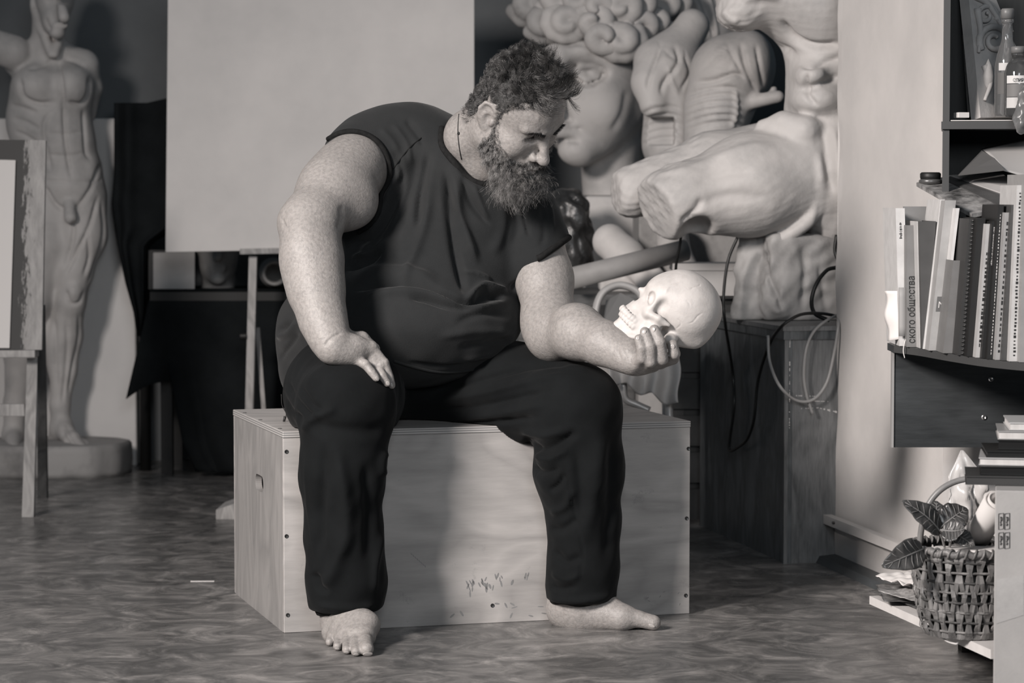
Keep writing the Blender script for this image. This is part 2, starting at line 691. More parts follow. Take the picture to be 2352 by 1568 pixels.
M_FLOOR = mat_floor()
M_WALL_DARK = mat('wall_grey_paint', grey(0.115, -1.4), grey(0.145, -1.0), scale=3, rough=0.7, bump=0.0004, bscale=120)
M_WALL_LIGHT = mat('wall_light_paint', grey(0.52, 0.6), grey(0.60, 0.7), scale=4, rough=0.6, bump=0.0004, bscale=90)
M_PANEL = mat('white_panel', grey(0.60, 0.5), grey(0.68, 0.6), scale=3.5, rough=0.65, bump=0.0003, bscale=60)
M_TRIMDARK = mat('dark_baseboard', grey(0.045, -1.6), grey(0.07, -1.4), scale=20, rough=0.4, stretch=(1, 0.2, 1))
M_PLY = mat_wood('plywood_face', grey(0.27, 0.6), grey(0.42, 0.7), 'x', scale=9, rings=0.8, rough=0.42, dirt=grey(0.17))
M_PLYSIDE = mat_wood('plywood_side', grey(0.21, 0.5), grey(0.31, 0.6), 'z', scale=16, rings=0.5, rough=0.45, dirt=grey(0.2))
M_SCREW = mat('screw_metal', grey(0.10), rough=0.3, metallic=0.8)
M_SMUDGE = mat('foot_smudge', grey(0.19), grey(0.24), scale=30, rough=0.6)
M_DARKWOOD = mat_wood('dark_pedestal_wood', grey(0.045, -1.6), grey(0.17, -1.2), 'z', scale=22, rings=0.3, rough=0.34, dirt=grey(0.02), bump=0.0006)
M_DARKWOOD2 = mat_wood('dark_pedestal_worn', grey(0.04, -1.4), grey(0.20, -0.4), 'z', scale=26, rings=0.2, rough=0.4, bump=0.0008)
M_EASEL = mat_wood('easel_pine', grey(0.28, 0.5), grey(0.50, 0.5), 'z', scale=20, rings=0.9, rough=0.55)
M_EASELOLD = mat_wood('easel_old_pine', grey(0.22, 0.3), grey(0.40, 0.4), 'z', scale=26, rings=0.7, rough=0.6)
M_BLACK = mat('matte_black', grey(0.012), rough=0.5)


def mat_plyedge():
    m, t, b = _tree('plywood_edge')
    L = t.links.new
    tc = node(t, 'ShaderNodeTexCoord')
    sx = node(t, 'ShaderNodeSeparateXYZ'); L(tc.outputs['Object'], sx.inputs[0])
    mu = node(t, 'ShaderNodeMath', operation='MULTIPLY', i_1=2 * math.pi / 0.0050); L(sx.outputs['Z'], mu.inputs[0])
    sn = node(t, 'ShaderNodeMath', operation='SINE'); L(mu.outputs[0], sn.inputs[0])
    r = ramp(t, [(0.0, grey(0.16)), (0.35, grey(0.24, .3)), (0.6, grey(0.42, .6))])
    ma = node(t, 'ShaderNodeMath', operation='MULTIPLY_ADD', i_1=0.5, i_2=0.5); L(sn.outputs[0], ma.inputs[0])
    L(ma.outputs[0], r.inputs[0]); L(r.outputs[0], b.inputs['Base Color'])
    b.inputs['Roughness'].default_value = 0.6
    return m


M_PLYEDGE = mat_plyedge()

# ================================================================== the room
struct('floor', box((0, 6.0, -0.05), (8.4, 11.0, 0.1)), M_FLOOR)
BACKY = 9.55
struct('wall_back', box((0, BACKY + 0.05, 1.5), (8.4, 0.1, 3.0)), M_WALL_DARK)
zp = W(230, 272, BACKY - 0.20)[2]
xr = W(313, 900, BACKY - 0.20)[0]
wp = struct('wall_back_panel', box(((-4.2 + xr) / 2, BACKY - 0.10, zp / 2), (xr + 4.2, 0.20, zp), None, 0.004), mat('wall_panel_paint', grey(0.66, 0.3), grey(0.72, 0.4), scale=5, rough=0.6))
# right-hand pier: the room narrows here, its long face looks left
PA = np.array([0.858, 6.895])
PDIR = np.array([-0.194, 1.0])
PB = PA - PDIR * (6.895 - 6.105)
pier_poly = [tuple(PB), (2.6, 6.105), (2.6, 6.895), tuple(PA)]


def pier_mesh():
    # the face towards the room is a fine grid so that the plaster can be slightly uneven
    n, mz = 24, 90
    V, F = prism([tuple(PB), (2.6, 6.105), (2.6, 6.895), tuple(PA)], 0, 3.0)
    F = [f for f in F if set(f) != {3, 0, 4, 7}]
    P = []
    for i in range(n + 1):
        for j in range(mz + 1):
            a = PA + (PB - PA) * i / n
            w = 0.0025 * math.sin(j * 0.35 + i * 0.2) * (1 - i / n) + 0.002 * math.sin(j * 0.9) * (i == 0)
            if i == n or j in (0, mz): w = 0
            P.append((a[0] - w, a[1] - w * 0.2, 3.0 * j / mz))
    F2 = [(i * (mz + 1) + j, i * (mz + 1) + j + 1, (i + 1) * (mz + 1) + j + 1, (i + 1) * (mz + 1) + j) for i in range(n) for j in range(mz)]
    return merge((V, F), (np.array(P), F2))


struct('wall_right', pier_mesh(), M_WALL_LIGHT, smooth=False)


def along(t, off, z):
    """point on the pier's long face: t metres from the far corner towards the viewer, off metres proud of it"""
    u = -PDIR / np.linalg.norm(PDIR)
    n = np.array([-1.0, -0.194]) / np.linalg.norm([1.0, 0.194])
    p = PA + u * t + n * off
    return np.array([p[0], p[1], z])


# protective rail: two planks a hand's width above the floor, standing off the wall
zr = 0.155
rail_l = [along(-0.075, 0.035, 0.104), along(0.62, 0.035, 0.104), along(0.62, 0.012, 0.104), along(-0.075, 0.012, 0.104)]
ro = struct('trim_1', hexa(rail_l + [p + np.array([0, 0, 0.024]) for p in rail_l]), M_WALL_LIGHT)
nail = obj('nail', tube([along(0.10, 0.034, 0.118), along(0.10, 0.041, 0.118)], 0.004, 6), M_SCREW, ro)
bb = [along(-0.07, 0.055, 0), along(0.62, 0.055, 0), along(0.62, 0.0, 0), along(-0.07, 0.0, 0)]
bt = [along(-0.05, 0.045, 0.018), along(0.62, 0.045, 0.018), along(0.62, 0.0, 0.022), along(-0.05, 0.0, 0.022)]
struct('baseboard_right', hexa(bb + bt), M_TRIMDARK)

# ================================================================== plywood plyometric box
BO = np.array([-0.507, 5.768, 0.0]); BYAW = 0.285; BL, BD, BH, BT = 0.959, 0.616, 0.45, 0.015
BU = np.array([math.cos(BYAW), math.sin(BYAW), 0]); BV = np.array([-math.sin(BYAW), math.cos(BYAW), 0]); BZ = np.array([0, 0, 1.0])
BR = np.stack([BU, BV, BZ], 1)


def bp(u, v, z): return BO + BU * u + BV * v + BZ * z


def local_panel(name, c, size, mat_, parent):
    """box panel whose own axes follow the plywood box, so that the grain runs true"""
    V, F = box((0, 0, 0), size, None, 0.0012)
    me = np_mesh(name, V, F)
    mm = mat_ if isinstance(mat_, list) else [mat_]
    for m in mm: me.materials.append(m)
    if len(mm) > 1:
        thin = int(np.argmin(size))
        for p in me.polygons:
            if abs(p.normal[thin]) < 0.6: p.material_index = 1
    o = bpy.data.objects.new(name, me); COL.objects.link(o)
    o.parent = parent
    o.location = [float(x) for x in (bp(*c) - worldloc(parent))]
    o.rotation_euler = (0, 0, BYAW)
    return o


def plate_with_hole(outer, inner, t):
    """flat plate in the local YZ plane, x from 0 to t, with one hole"""
    bm = bmesh.new()
    vo = [bm.verts.new((0, y, z)) for y, z in outer]
    vi = [bm.verts.new((0, y, z)) for y, z in inner]
    ed = [bm.edges.new((vo[i], vo[(i + 1) % len(vo)])) for i in range(len(vo))] + [bm.edges.new((vi[i], vi[(i + 1) % len(vi)])) for i in range(len(vi))]
    bmesh.ops.triangle_fill(bm, use_beauty=True, edges=ed)
    bm.verts.index_update()
    V = np.array([v.co[:] for v in bm.verts]); F = [tuple(v.index for v in f.verts) for f in bm.faces]
    bm.free()
    n = len(V)
    F2 = list(F) + [tuple(i + n for i in reversed(f)) for f in F]
    for ring in (range(len(vo)), range(len(vo), n)):
        r = list(ring)
        F2 += [(r[i], r[(i + 1) % len(r)], r[(i + 1) % len(r)] + n, r[i] + n) for i in range(len(r))]
    V2 = V.copy(); V2[:, 0] = t
    return np.concatenate([V, V2]), F2


pbox = thing('plywood_box', 'large plywood jump box with a hand hole that the bearded man sits on', 'box', BO + BU * BL / 2 + BV * BD / 2)
local_panel('front_panel', (BL / 2, BT / 2, (BH - BT) / 2), (BL, BT, BH - BT), M_PLY, pbox)
local_panel('back_panel', (BL / 2, BD - BT / 2, (BH - BT) / 2), (BL, BT, BH - BT), M_PLY, pbox)
local_panel('top_panel', (BL / 2, BD / 2, BH - BT / 2), (BL + 0.002, BD + 0.002, BT), [M_PLY, M_PLYEDGE], pbox)
local_panel('side_panel', (BL - BT / 2, BD / 2, (BH - BT) / 2), (BT, BD - 2 * BT, BH - BT), M_PLYSIDE, pbox)
# the left side with its hand hole: found where the pixel ray meets that side
hy, hz = 0.285, 0.305
st = [(hy + 0.048 * np.sign(math.cos(a)) * (1 if abs(math.cos(a)) > 1e-6 else 0) * 0.6 + 0.019 * math.cos(a), hz + 0.019 * math.sin(a)) for a in np.linspace(0, 2 * math.pi, 24, endpoint=False)]
V, F = plate_with_hole([(BT, 0), (BD - BT, 0), (BD - BT, BH - BT), (BT, BH - BT)], st, BT)
me = np_mesh('side_panel', V, F); me.materials.append(M_PLYSIDE)
o = bpy.data.objects.new('side_panel', me); COL.objects.link(o); o.parent = pbox
o.location = [float(x) for x in (BO - worldloc(pbox))]; o.rotation_euler = (0, 0, BYAW)
tag(o, 'plywood side with a rounded hand hole')


def ray_plane(px, py, p, n):
    r = ray(px, py); c = np.array([0, 0, CAMH])
    return c + r * ((np.asarray(p) - c) @ n / (r @ n))


for px, py in ((658, 1037), (658, 1231), (661, 1412), (1581, 1030), (1577, 1190), (1575, 1367), (1131, 1390)):
    p = ray_plane(px, py, BO, BV)
    h = lathe([(0.0046, 0.0), (0.0046, 0.0009), (0.0032, 0.0009), (0.0016, 0.0003), (0, 0.0003)], 14, p, np.stack([BU, BZ, -BV], 1))
    obj('screw', h, M_SCREW, pbox)
for px, py in ((562, 948), (598, 964), (643, 984)):
    p = G(px, py, BH)
    obj('screw', lathe([(0.0045, -0.001), (0.0045, 0.001), (0.002, 0.001), (0, 0.0006)], 12, p), M_SCREW, pbox)
# dark foot and hand smudges on the front
random.seed(4)
parts = []
for k in range(54):
    t = random.random()
    if k < 30: cx, cy = 1072 + 150 * t, 1352 - 40 * t + random.uniform(-14, 16); ang = random.uniform(0.9, 2.0)
    elif k < 40: cx, cy = random.uniform(1010, 1260), random.uniform(1385, 1420); ang = random.uniform(0, 3.1)
    elif k < 48: cx, cy = 945 + (k - 40) * 4.5, 1272 + (k - 40) * 4; ang = 1.1
    else: cx, cy = random.uniform(1440, 1580), random.uniform(1340, 1400); ang = random.uniform(0, 3.1)
    a, b_ = random.uniform(4, 8), random.uniform(1.3, 3)
    if k >= 40: a, b_ = 3.5, 0.8
    pts = []
    for s in range(8):
        q = 2 * math.pi * s / 8
        ex, ey = a * math.cos(q), b_ * math.sin(q)
        pts.append(ray_plane(cx + ex * math.cos(ang) - ey * math.sin(ang), cy + ex * math.sin(ang) + ey * math.cos(ang), BO - BV * 0.0002, BV))
    parts.append((np.array(pts), [tuple(range(8))]))
sm = obj('scuff_marks', merge(*parts), M_SMUDGE, pbox)
sm['kind'] = 'stuff'

# ================================================================== dark wooden pedestal with the big cast on it
PC = G(1802, 1294)
PL = G(1607, 1206)
pu = nrm(PL - PC)                      # along the left face, away from the viewer
pr = np.array([pu[1], -pu[0], 0])      # along the front face, to the right
PLEN = np.linalg.norm(PL - PC); PWID = 0.42
PH = 0.628
ped = thing('wooden_pedestal', 'tall dark scratched wooden pedestal cabinet carrying the big plaster torso', 'pedestal', PC + pu * PLEN / 2 + pr * PWID / 2)
zz = np.array([0, 0, 1.0])


def pedbox(u0, u1, r0, r1, z0, z1):
    q = [PC + pu * u0 + pr * r0, PC + pu * u0 + pr * r1, PC + pu * u1 + pr * r1, PC + pu * u1 + pr * r0]
    return hexa([p + zz * z0 for p in q] + [p + zz * z1 for p in q])


obj('left_side', pedbox(0.0, PLEN, 0, 0.018, 0.0, PH - 0.035), M_DARKWOOD, ped)
obj('front_side', pedbox(-0.001, 0.018, 0.018, PWID, 0.0, PH - 0.035), M_DARKWOOD2, ped)
obj('right_side', pedbox(0.018, PLEN, PWID - 0.018, PWID, 0.0, PH - 0.035), M_DARKWOOD, ped)
obj('back_side', pedbox(PLEN - 0.018, PLEN, 0.018, PWID - 0.018, 0.0, PH - 0.035), M_DARKWOOD, ped)
obj('corner_strip', pedbox(-0.004, 0.006, -0.004, 0.006, 0.0, PH - 0.035), M_DARKWOOD2, ped)
obj('top_moulding', pedbox(-0.008, PLEN + 0.008, -0.008, PWID + 0.008, PH - 0.035, PH - 0.012), M_DARKWOOD, ped)
obj('top_board', pedbox(-0.012, PLEN + 0.012, -0.012, PWID + 0.012, PH - 0.012, PH), M_DARKWOOD2, ped)

rs_ = random.Random(5)
scr = []
def scrape(x0, y0, x1, y1, w, face):
    n_ = pu if face else pr
    o_ = PC - n_ * (0.0012 + (0 if face else 0.004))
    m_ = max(3, int(abs(x1 - x0) + abs(y1 - y0)) // 5)
    for i in range(m_):
        if rs_.random() < 0.35: continue
        t0, t1 = i / m_, (i + rs_.uniform(0.4, 1.1)) / m_
        ww = w * rs_.uniform(0.3, 1.2)
        a_, b_ = (x0 + (x1 - x0) * t0, y0 + (y1 - y0) * t0), (x0 + (x1 - x0) * t1, y0 + (y1 - y0) * t1)
        vert = abs(y1 - y0) > abs(x1 - x0)
        dx, dy = (ww, 0) if vert else (0, ww)
        scr.append((np.array([ray_plane(a_[0] - dx, a_[1] - dy, o_, n_), ray_plane(b_[0] - dx, b_[1] - dy, o_, n_), ray_plane(b_[0] + dx, b_[1] + dy, o_, n_), ray_plane(a_[0] + dx, a_[1] + dy, o_, n_)]), [(0, 1, 2, 3)]))
scrape(1814, 830, 1813, 985, 1.4, True); scrape(1818, 908, 1880, 910, 1.6, True); scrape(1870, 934, 1922, 946, 2.6, True); scrape(1840, 938, 1880, 936, 1.4, True)
scrape(1850, 920, 1905, 922, 1.2, True); scrape(1815, 770, 1814, 800, 1.2, True); scrape(1660, 735, 1700, 742, 2.0, False)
so_ = obj('scratches', merge(*scr), mat('bare_wood', grey(0.55, .4), rough=0.7), ped); so_['kind'] = 'stuff'

# ================================================================== big white panel on an easel behind the man
ED = 8.75
pan = obj('blank_canvas', slab([W(382, 579, ED), W(1089, 566, ED), W(1089, -60, ED + 0.05), W(388, -60, ED + 0.05)], 0.018), M_PANEL)
tag(pan, 'large blank white canvas on the easel behind the man', 'canvas')
es = thing('easel', 'pale pine easel behind the plywood box carrying the large blank canvas', 'easel', (W(720, 700, ED)[0], ED + 0.05, 0))
obj('holder_bar', bar(W(553, 577, ED - 0.012), W(905, 570, ED - 0.012), 0.018, 0.06, (0, 1, 0)), M_EASELOLD, es)
def easel_leg(pt, ptop_px, pfoot, w, t):
    return bar(pt, pfoot, w, t, (0, 1, 0), 0.001)
def foot(px, py, px2, py2, d):
    a, b_ = W(px, py, d), W(px2, py2, d)
    return a + (b_ - a) * (a[2] / (a[2] - b_[2]))
obj('leg', bar(W(582, 588, ED + 0.02), foot(581, 590, 573, 940, ED + 0.02), 0.026, 0.04, (0, 1, 0)), M_EASEL, es)
obj('leg', bar(W(870, 588, ED + 0.02), foot(872, 590, 880, 940, ED + 0.02), 0.026, 0.04, (0, 1, 0)), M_EASEL, es)
obj('rear_leg', bar(W(592, 752, ED + 0.06), foot(592, 752, 606, 940, ED + 0.06), 0.014, 0.02, (0, 1, 0)), M_EASEL, es)
obj('hinge_knob', lathe([(0.012, 0), (0.012, 0.02), (0, 0.02)], 12, W(566, 772, ED - 0.0), rotm(0, -math.pi / 2, 0)), M_BLACK, es)
# ================================================================== the seated man
from mathutils.bvhtree import BVHTree

M_SKIN = mat('skin', grey(0.205, 0.9), grey(0.29, 1.0), scale=130, detail=8, rough=0.46, bump=0.0011, bscale=190, sss=0.08, spec=0.40, lo=0.30, hi=0.62)
M_NAIL = mat('nail', grey(0.36, 0.9), rough=0.25)
M_SHIRT = mat('shirt_jersey', grey(0.0175, -1.4), grey(0.026, -0.8), scale=5, rough=0.92, bump=0.0007, bscale=420, spec=0.15, sheen=0.08)
M_RIB = mat('shirt_ribbing', grey(0.010, -0.3), grey(0.016, -0.2), scale=90, rough=0.9, bump=0.0008, bscale=300, spec=0.12)
M_TROUSER = mat('trouser_fleece', grey(0.005, -2.4), grey(0.0075, -2.2), scale=9, rough=0.9, bump=0.0005, bscale=500, spec=0.14, sheen=0.03)
M_HAIR = mat('hair', grey(0.010), grey(0.11, 0.4), scale=80, rough=0.30, spec=0.9)
M_BEARD = mat('beard_hair', grey(0.03), grey(0.36, 0.5), scale=90, rough=0.42, spec=0.55)
M_SHAVED = mat('short_hair', grey(0.018), grey(0.045), scale=160, rough=0.7, bump=0.0015, bscale=300)
M_CORD = mat('neck_cord', grey(0.02), rough=0.6)
M_BROW = mat('brow_hair', grey(0.02), rough=0.5)


def bvh_of(P, Q): return BVHTree.FromPolygons([tuple(map(float, p)) for p in P], [tuple(map(int, q)) for q in Q])


def hit(bv, px, py, off=0.0, default=None):
    """first surface point seen through a pixel, moved off metres towards the viewer"""
    r = nrm(ray(px, py))
    h = bv.ray_cast(Vector((0, 0, CAMH)), Vector(r))
    if h[0] is None: return None if default is None else W(px, py, default)
    return np.array(h[0]) - r * off


# ---------------------------------------------------------------- trousers
def C(s, pts, k=0.03, flat=None):
    """chain of cones from (px, py, depth, radius px)"""
    s.chain([W(*p[:3]) for p in pts], [M(p[3], p[2]) for p in pts], k, flat)


tr = Sdf()
tr.add(sd_ell(W(900, 860, 6.19), (0.235, 0.20, 0.12)), 0.05)
C(tr, [(800, 880, 6.16, 128), (790, 905, 5.90, 128), (794, 930, 5.71, 112)], 0.05)
C(tr, [(796, 945, 5.705, 108), (786, 1090, 5.695, 94), (790, 1230, 5.70, 86), (796, 1330, 5.70, 88), (794, 1376, 5.70, 86)], 0.03)
C(tr, [(794, 1376, 5.70, 84), (790, 1404, 5.70, 56)], 0.012)
C(tr, [(1020, 900, 6.16, 118), (1180, 905, 6.00, 110), (1322, 930, 5.855, 100)], 0.05)
C(tr, [(1328, 945, 5.85, 99), (1330, 1080, 5.86, 100), (1342, 1200, 5.865, 80), (1340, 1300, 5.865, 78), (1334, 1366, 5.865, 80)], 0.03)
C(tr, [(1334, 1366, 5.865, 80), (1328, 1390, 5.865, 62)], 0.012)
tr.cut(sd_box(bp(BL / 2, BD / 2, BH / 2), (BL + 0.002, BD + 0.002, BH + 0.002), BR), 0.004)
for x0_, x1_, d_, z_ in ((660, 930, 5.70, 0.064), (1180, 1480, 5.86, 0.060)):
    c_ = W((x0_ + x1_) / 2, 1400, d_)
    tr.cut(sd_box((c_[0], c_[1], z_ - 0.10), (M(x1_ - x0_, d_), 0.5, 0.20)), 0.008)
tP, tQ = tr.mesh(0.0048)
TR_FOLDS = [
    # image-left leg
    ([(700, 960), (760, 985), (840, 990), (900, 975)], 16, -0.006), ([(690, 1000), (720, 960), (780, 935)], 9, 0.006),
    ([(640, 880), (660, 930), (700, 970)], 6, -0.007), ([(655, 870), (690, 930), (730, 965)], 6, -0.006), ([(685, 880), (715, 925), (750, 950)], 6, -0.005),
    ([(770, 1010), (790, 1120), (795, 1220), (770, 1300), (745, 1350), (720, 1385)], 16, 0.011), ([(745, 1010), (740, 1130), (735, 1230), (735, 1290)], 14, -0.008),
    ([(840, 1050), (850, 1180), (845, 1300)], 14, -0.007), ([(720, 1310), (735, 1345), (760, 1360)], 9, -0.010),
    ([(720, 1388), (790, 1396), (870, 1390)], 7, 0.006), ([(890, 1030), (878, 1060), (880, 1100)], 8, 0.006),
    ([(700, 1040), (705, 1150), (725, 1290)], 3, 0.002), ([(880, 1220), (862, 1300), (860, 1370)], 8, 0.005),
    # image-right leg
    ([(960, 905), (1080, 880), (1240, 838), (1330, 850)], 8, -0.006), ([(960, 930), (1100, 905), (1260, 868), (1340, 862)], 8, 0.006),
    ([(980, 950), (1120, 930), (1270, 893)], 8, -0.007), ([(1010, 965), (1150, 950), (1270, 925)], 8, 0.005), ([(1050, 975), (1160, 968), (1250, 955)], 6, -0.005),
    ([(1200, 870), (1300, 845), (1370, 850)], 7, 0.004),
    ([(1200, 1005), (1240, 1030), (1290, 1015), (1330, 985)], 9, -0.010), ([(1190, 985), (1250, 1000), (1300, 985)], 8, 0.006),
    ([(1215, 1060), (1240, 1085), (1290, 1075)], 8, -0.009), ([(1225, 1040), (1260, 1055), (1310, 1030)], 8, 0.007),
    ([(1260, 1130), (1285, 1110), (1295, 1085)], 7, -0.008), ([(1262, 1180), (1300, 1160), (1312, 1120)], 9, 0.006), ([(1258, 1215), (1290, 1215), (1330, 1190)], 8, -0.006),
    ([(1270, 1260), (1300, 1290), (1340, 1275)], 9, -0.006), ([(1265, 1310), (1300, 1330), (1340, 1315)], 8, 0.006), ([(1262, 1345), (1290, 1352), (1330, 1345)], 5, -0.006),
    ([(1272, 1040), (1290, 1060), (1310, 1130), (1325, 1200), (1338, 1270), (1325, 1370)], 2.6, -0.0028),
    ([(1375, 960), (1372, 1080), (1350, 1200), (1345, 1260)], 20, 0.008), ([(1405, 1000), (1405, 1150), (1390, 1300)], 14, -0.006), ([(1320, 1010), (1335, 1130), (1330, 1200)], 12, -0.005),
    ([(1255, 1374), (1330, 1380), (1412, 1366)], 6, 0.005),
    ([(905, 985), (1000, 992), (1120, 985)], 8, -0.006),
]
tP = relief(tP, tQ, [(a, w, d * 1.5) for a, w, d in TR_FOLDS])
tP[:, :] += 0.0012 * wob(tP, 60, 2)[:, None] * vnormals(tP, tQ)
t_bv = bvh_of(tP, tQ)

# ---------------------------------------------------------------- shirt
sh = Sdf()
tilt = rotm(0, 0.30, 0)
sh.add(sd_ell(W(1000, 540, 6.13), (0.235, 0.175, 0.225), tilt), 0.06)
sh.add(sd_ell(W(1030, 610, 6.06), (0.18, 0.15, 0.15)), 0.06)
C(sh, [(858, 345, 6.09, 84), (960, 342, 6.10, 90), (1080, 400, 6.10, 92), (1196, 498, 6.10, 84)], 0.06)
C(sh, [(822, 358, 6.03, 78), (900, 332, 6.08, 80)], 0.05)
C(sh, [(1198, 500, 6.08, 78), (1222, 548, 6.05, 77), (1240, 604, 6.025, 78)], 0.03)
C(sh, [(1012, 350, 6.05, 62), (1050, 420, 6.02, 66), (1120, 470, 6.01, 62)], 0.05)
sh.add(sd_ell(W(940, 735, 6.03), (0.262, 0.225, 0.135)), 0.05)
sh.add(sd_ell(W(905, 790, 6.05), (0.235, 0.19, 0.10)), 0.05)
sh.add(sd_ell(W(735, 770, 6.12), (0.105, 0.14, 0.13)), 0.05)
sh.add(sd_ell(W(690, 850, 6.14), (0.048, 0.11, 0.07)), 0.03)
sh.add(sd_ell(W(830, 600, 6.14), (0.12, 0.12, 0.2)), 0.06)
ARM_R = [(812, 385, 5.99, 72), (790, 410, 5.95, 77), (766, 440, 5.905, 79), (712, 515, 5.81, 67), (719, 598, 5.765, 65), (726, 666, 5.735, 61), (742, 735, 5.70, 50), (757, 778, 5.675, 40), (768, 796, 5.662, 37)]
ARM_L = [(1222, 515, 6.07, 66), (1250, 640, 6.00, 62), (1262, 742, 5.93, 60), (1272, 768, 5.90, 58), (1330, 765, 5.80, 57), (1388, 789, 5.735, 47), (1428, 812, 5.70, 34), (1442, 818, 5.69, 32)]
NARM = len(sh.ops)
ARMCUT = sd_cone(W(782, 430, 5.92), W(712, 515, 5.80), M(94, 5.9), M(84, 5.8))
sh.cut(ARMCUT, 0.006)
# sleeve end on the far arm, neck opening
sh.cut(sd_plane(W(1268, 582, 6.03), -nrm(W(1262, 640, 6.0) - W(1232, 540, 6.05)) * np.array([1, 1, 1]) + np.array([0, 0, 0])), 0.001) if False else None
HD = 5.88
HO = W(1186, 257, HD)
HR = np.array([[0.554, 0.753, 0.355], [-0.427, 0.623, -0.655], [-0.715, 0.211, 0.667]])


def hp(x, y, z): return HO + HR @ np.array([x, y, z])


NECKB = W(1108, 366, 6.01)
NECKCUT = sd_cone(W(1076, 285, 5.97), W(1110, 362, 5.94), M(70, 5.96), M(62, 5.95))
sh.cut(NECKCUT, 0.006)
sP, sQ = sh.mesh(0.0044)
# sleeve cut: drop what hangs past the cuff of the far sleeve
cuffn = nrm(np.array([0.60, 0.0, -0.80])); cuffp = W(1262, 584, 6.03)
xs_, ys_ = project(sP)
past = (((sP - cuffp) @ cuffn) > 0) & (xs_ > 1234) & (ys_ < 690) & (np.linalg.norm(sP - cuffp, axis=1) < 0.12)
sQ = sQ[~past[sQ].any(1)]
SH_FOLDS = [
    # drapery falling from the collar and shoulder
    ([(940, 330), (900, 440), (850, 560), (800, 640)], 14, 0.009), ([(985, 345), (965, 420), (960, 500), (950, 530)], 7, -0.010), ([(960, 350), (940, 440), (905, 520)], 9, -0.007),
    ([(1000, 350), (990, 430), (975, 520), (930, 640), (900, 670)], 10, 0.007), ([(1020, 370), (1030, 470), (1045, 580), (1065, 660), (1072, 690)], 9, -0.014),
    ([(1045, 400), (1060, 500), (1085, 580), (1105, 610)], 9, 0.010), ([(1060, 400), (1085, 470), (1130, 520)], 6, -0.008), ([(1085, 420), (1110, 480), (1125, 515)], 5, 0.006),
    ([(1200, 470), (1208, 510), (1215, 545)], 4, -0.008), ([(1150, 460), (1155, 520), (1130, 590)], 12, 0.005), ([(1245, 470), (1250, 540), (1235, 570)], 6, -0.003),
    ([(1236, 430), (1262, 470), (1272, 540)], 3, 0.003), ([(1150, 440), (1190, 500), (1175, 580)], 10, -0.004),
    # under the arm
    ([(790, 560), (860, 545), (905, 470), (930, 400)], 8, -0.010), ([(800, 590), (850, 585), (895, 540)], 7, 0.008), ([(790, 620), (840, 610), (880, 570)], 6, -0.007),
    ([(880, 360), (900, 420), (890, 470)], 7, 0.005), ([(905, 340), (925, 400), (905, 440)], 6, -0.006), ([(870, 290), (905, 330), (920, 380)], 6, 0.004), ([(930, 270), (960, 310), (975, 340)], 6, -0.005),
    ([(900, 280), (935, 330), (945, 380)], 5, 0.004),
    # chest fold above the belly
    ([(800, 668), (880, 648), (960, 652), (1020, 675), (1060, 690), (1120, 688), (1165, 672)], 7, -0.017), ([(800, 640), (880, 622), (960, 628), (1010, 650)], 14, 0.008),
    ([(820, 690), (900, 672), (980, 676), (1060, 706), (1120, 704), (1180, 684)], 9, 0.009), ([(930, 682), (980, 688), (1040, 706), (1100, 712)], 6, -0.010),
    ([(1070, 690), (1095, 665), (1112, 655), (1140, 662), (1170, 668)], 7, 0.012), ([(1090, 685), (1120, 676), (1160, 685)], 6, -0.010),
    ([(1060, 620), (1100, 630), (1130, 645)], 5, 0.006), ([(1170, 668), (1200, 640), (1215, 610)], 7, -0.008),
    ([(1040, 745), (1110, 720), (1180, 730)], 8, -0.004), ([(1000, 775), (1090, 760), (1185, 765)], 10, 0.004), ([(1050, 800), (1120, 790), (1180, 775)], 8, -0.004),
    ([(1060, 825), (1120, 815), (1170, 795)], 7, 0.004), ([(930, 830), (1000, 842), (1080, 838)], 5, -0.004),
    ([(680, 690), (660, 740), (632, 765)], 6, -0.010), ([(690, 730), (665, 765), (630, 775)], 6, 0.008), ([(690, 760), (660, 800), (640, 830)], 5, -0.006), ([(735, 805), (690, 818), (655, 850)], 3, 0.003),
]
sP = relief(sP, sQ, [(a, w, d * 1.5) for a, w, d in SH_FOLDS])
sP[:, :] += 0.0013 * wob(sP, 45, 1)[:, None] * vnormals(sP, sQ)
s_bv = bvh_of(sP, sQ)

# ---------------------------------------------------------------- body (one continuous skin)
bd = Sdf()
def ell(x, y, z, r, k=0.012, cut=False, R=None):
    p = sd_ell(hp(x, y, z), r, HR if R is None else HR @ R)
    (bd.cut if cut else bd.add)(p, k)
def con(a, b, ra, rb, k=0.01, cut=False):
    p = sd_cone(hp(*a), hp(*b), ra, rb)
    (bd.cut if cut else bd.add)(p, k)
ell(-0.008, 0, 0.052, (0.100, 0.079, 0.088))
ell(0.042, 0, 0.055, (0.058, 0.064, 0.060), 0.03)
ell(0.040, 0, -0.02, (0.062, 0.064, 0.085), 0.03)
for s in (-1, 1):
    ell(0.060, 0.044 * s, -0.022, (0.034, 0.029, 0.034), 0.02)
    ell(0.035, 0.058 * s, -0.050, (0.045, 0.020, 0.045), 0.02)
    con((0.0, 0.056 * s, -0.060), (0.075, 0.022 * s, -0.100), 0.030, 0.030, 0.02)
ell(0.082, 0, -0.100, (0.028, 0.034, 0.028), 0.02)
ell(0.086, 0, -0.058, (0.028, 0.038, 0.032), 0.02)
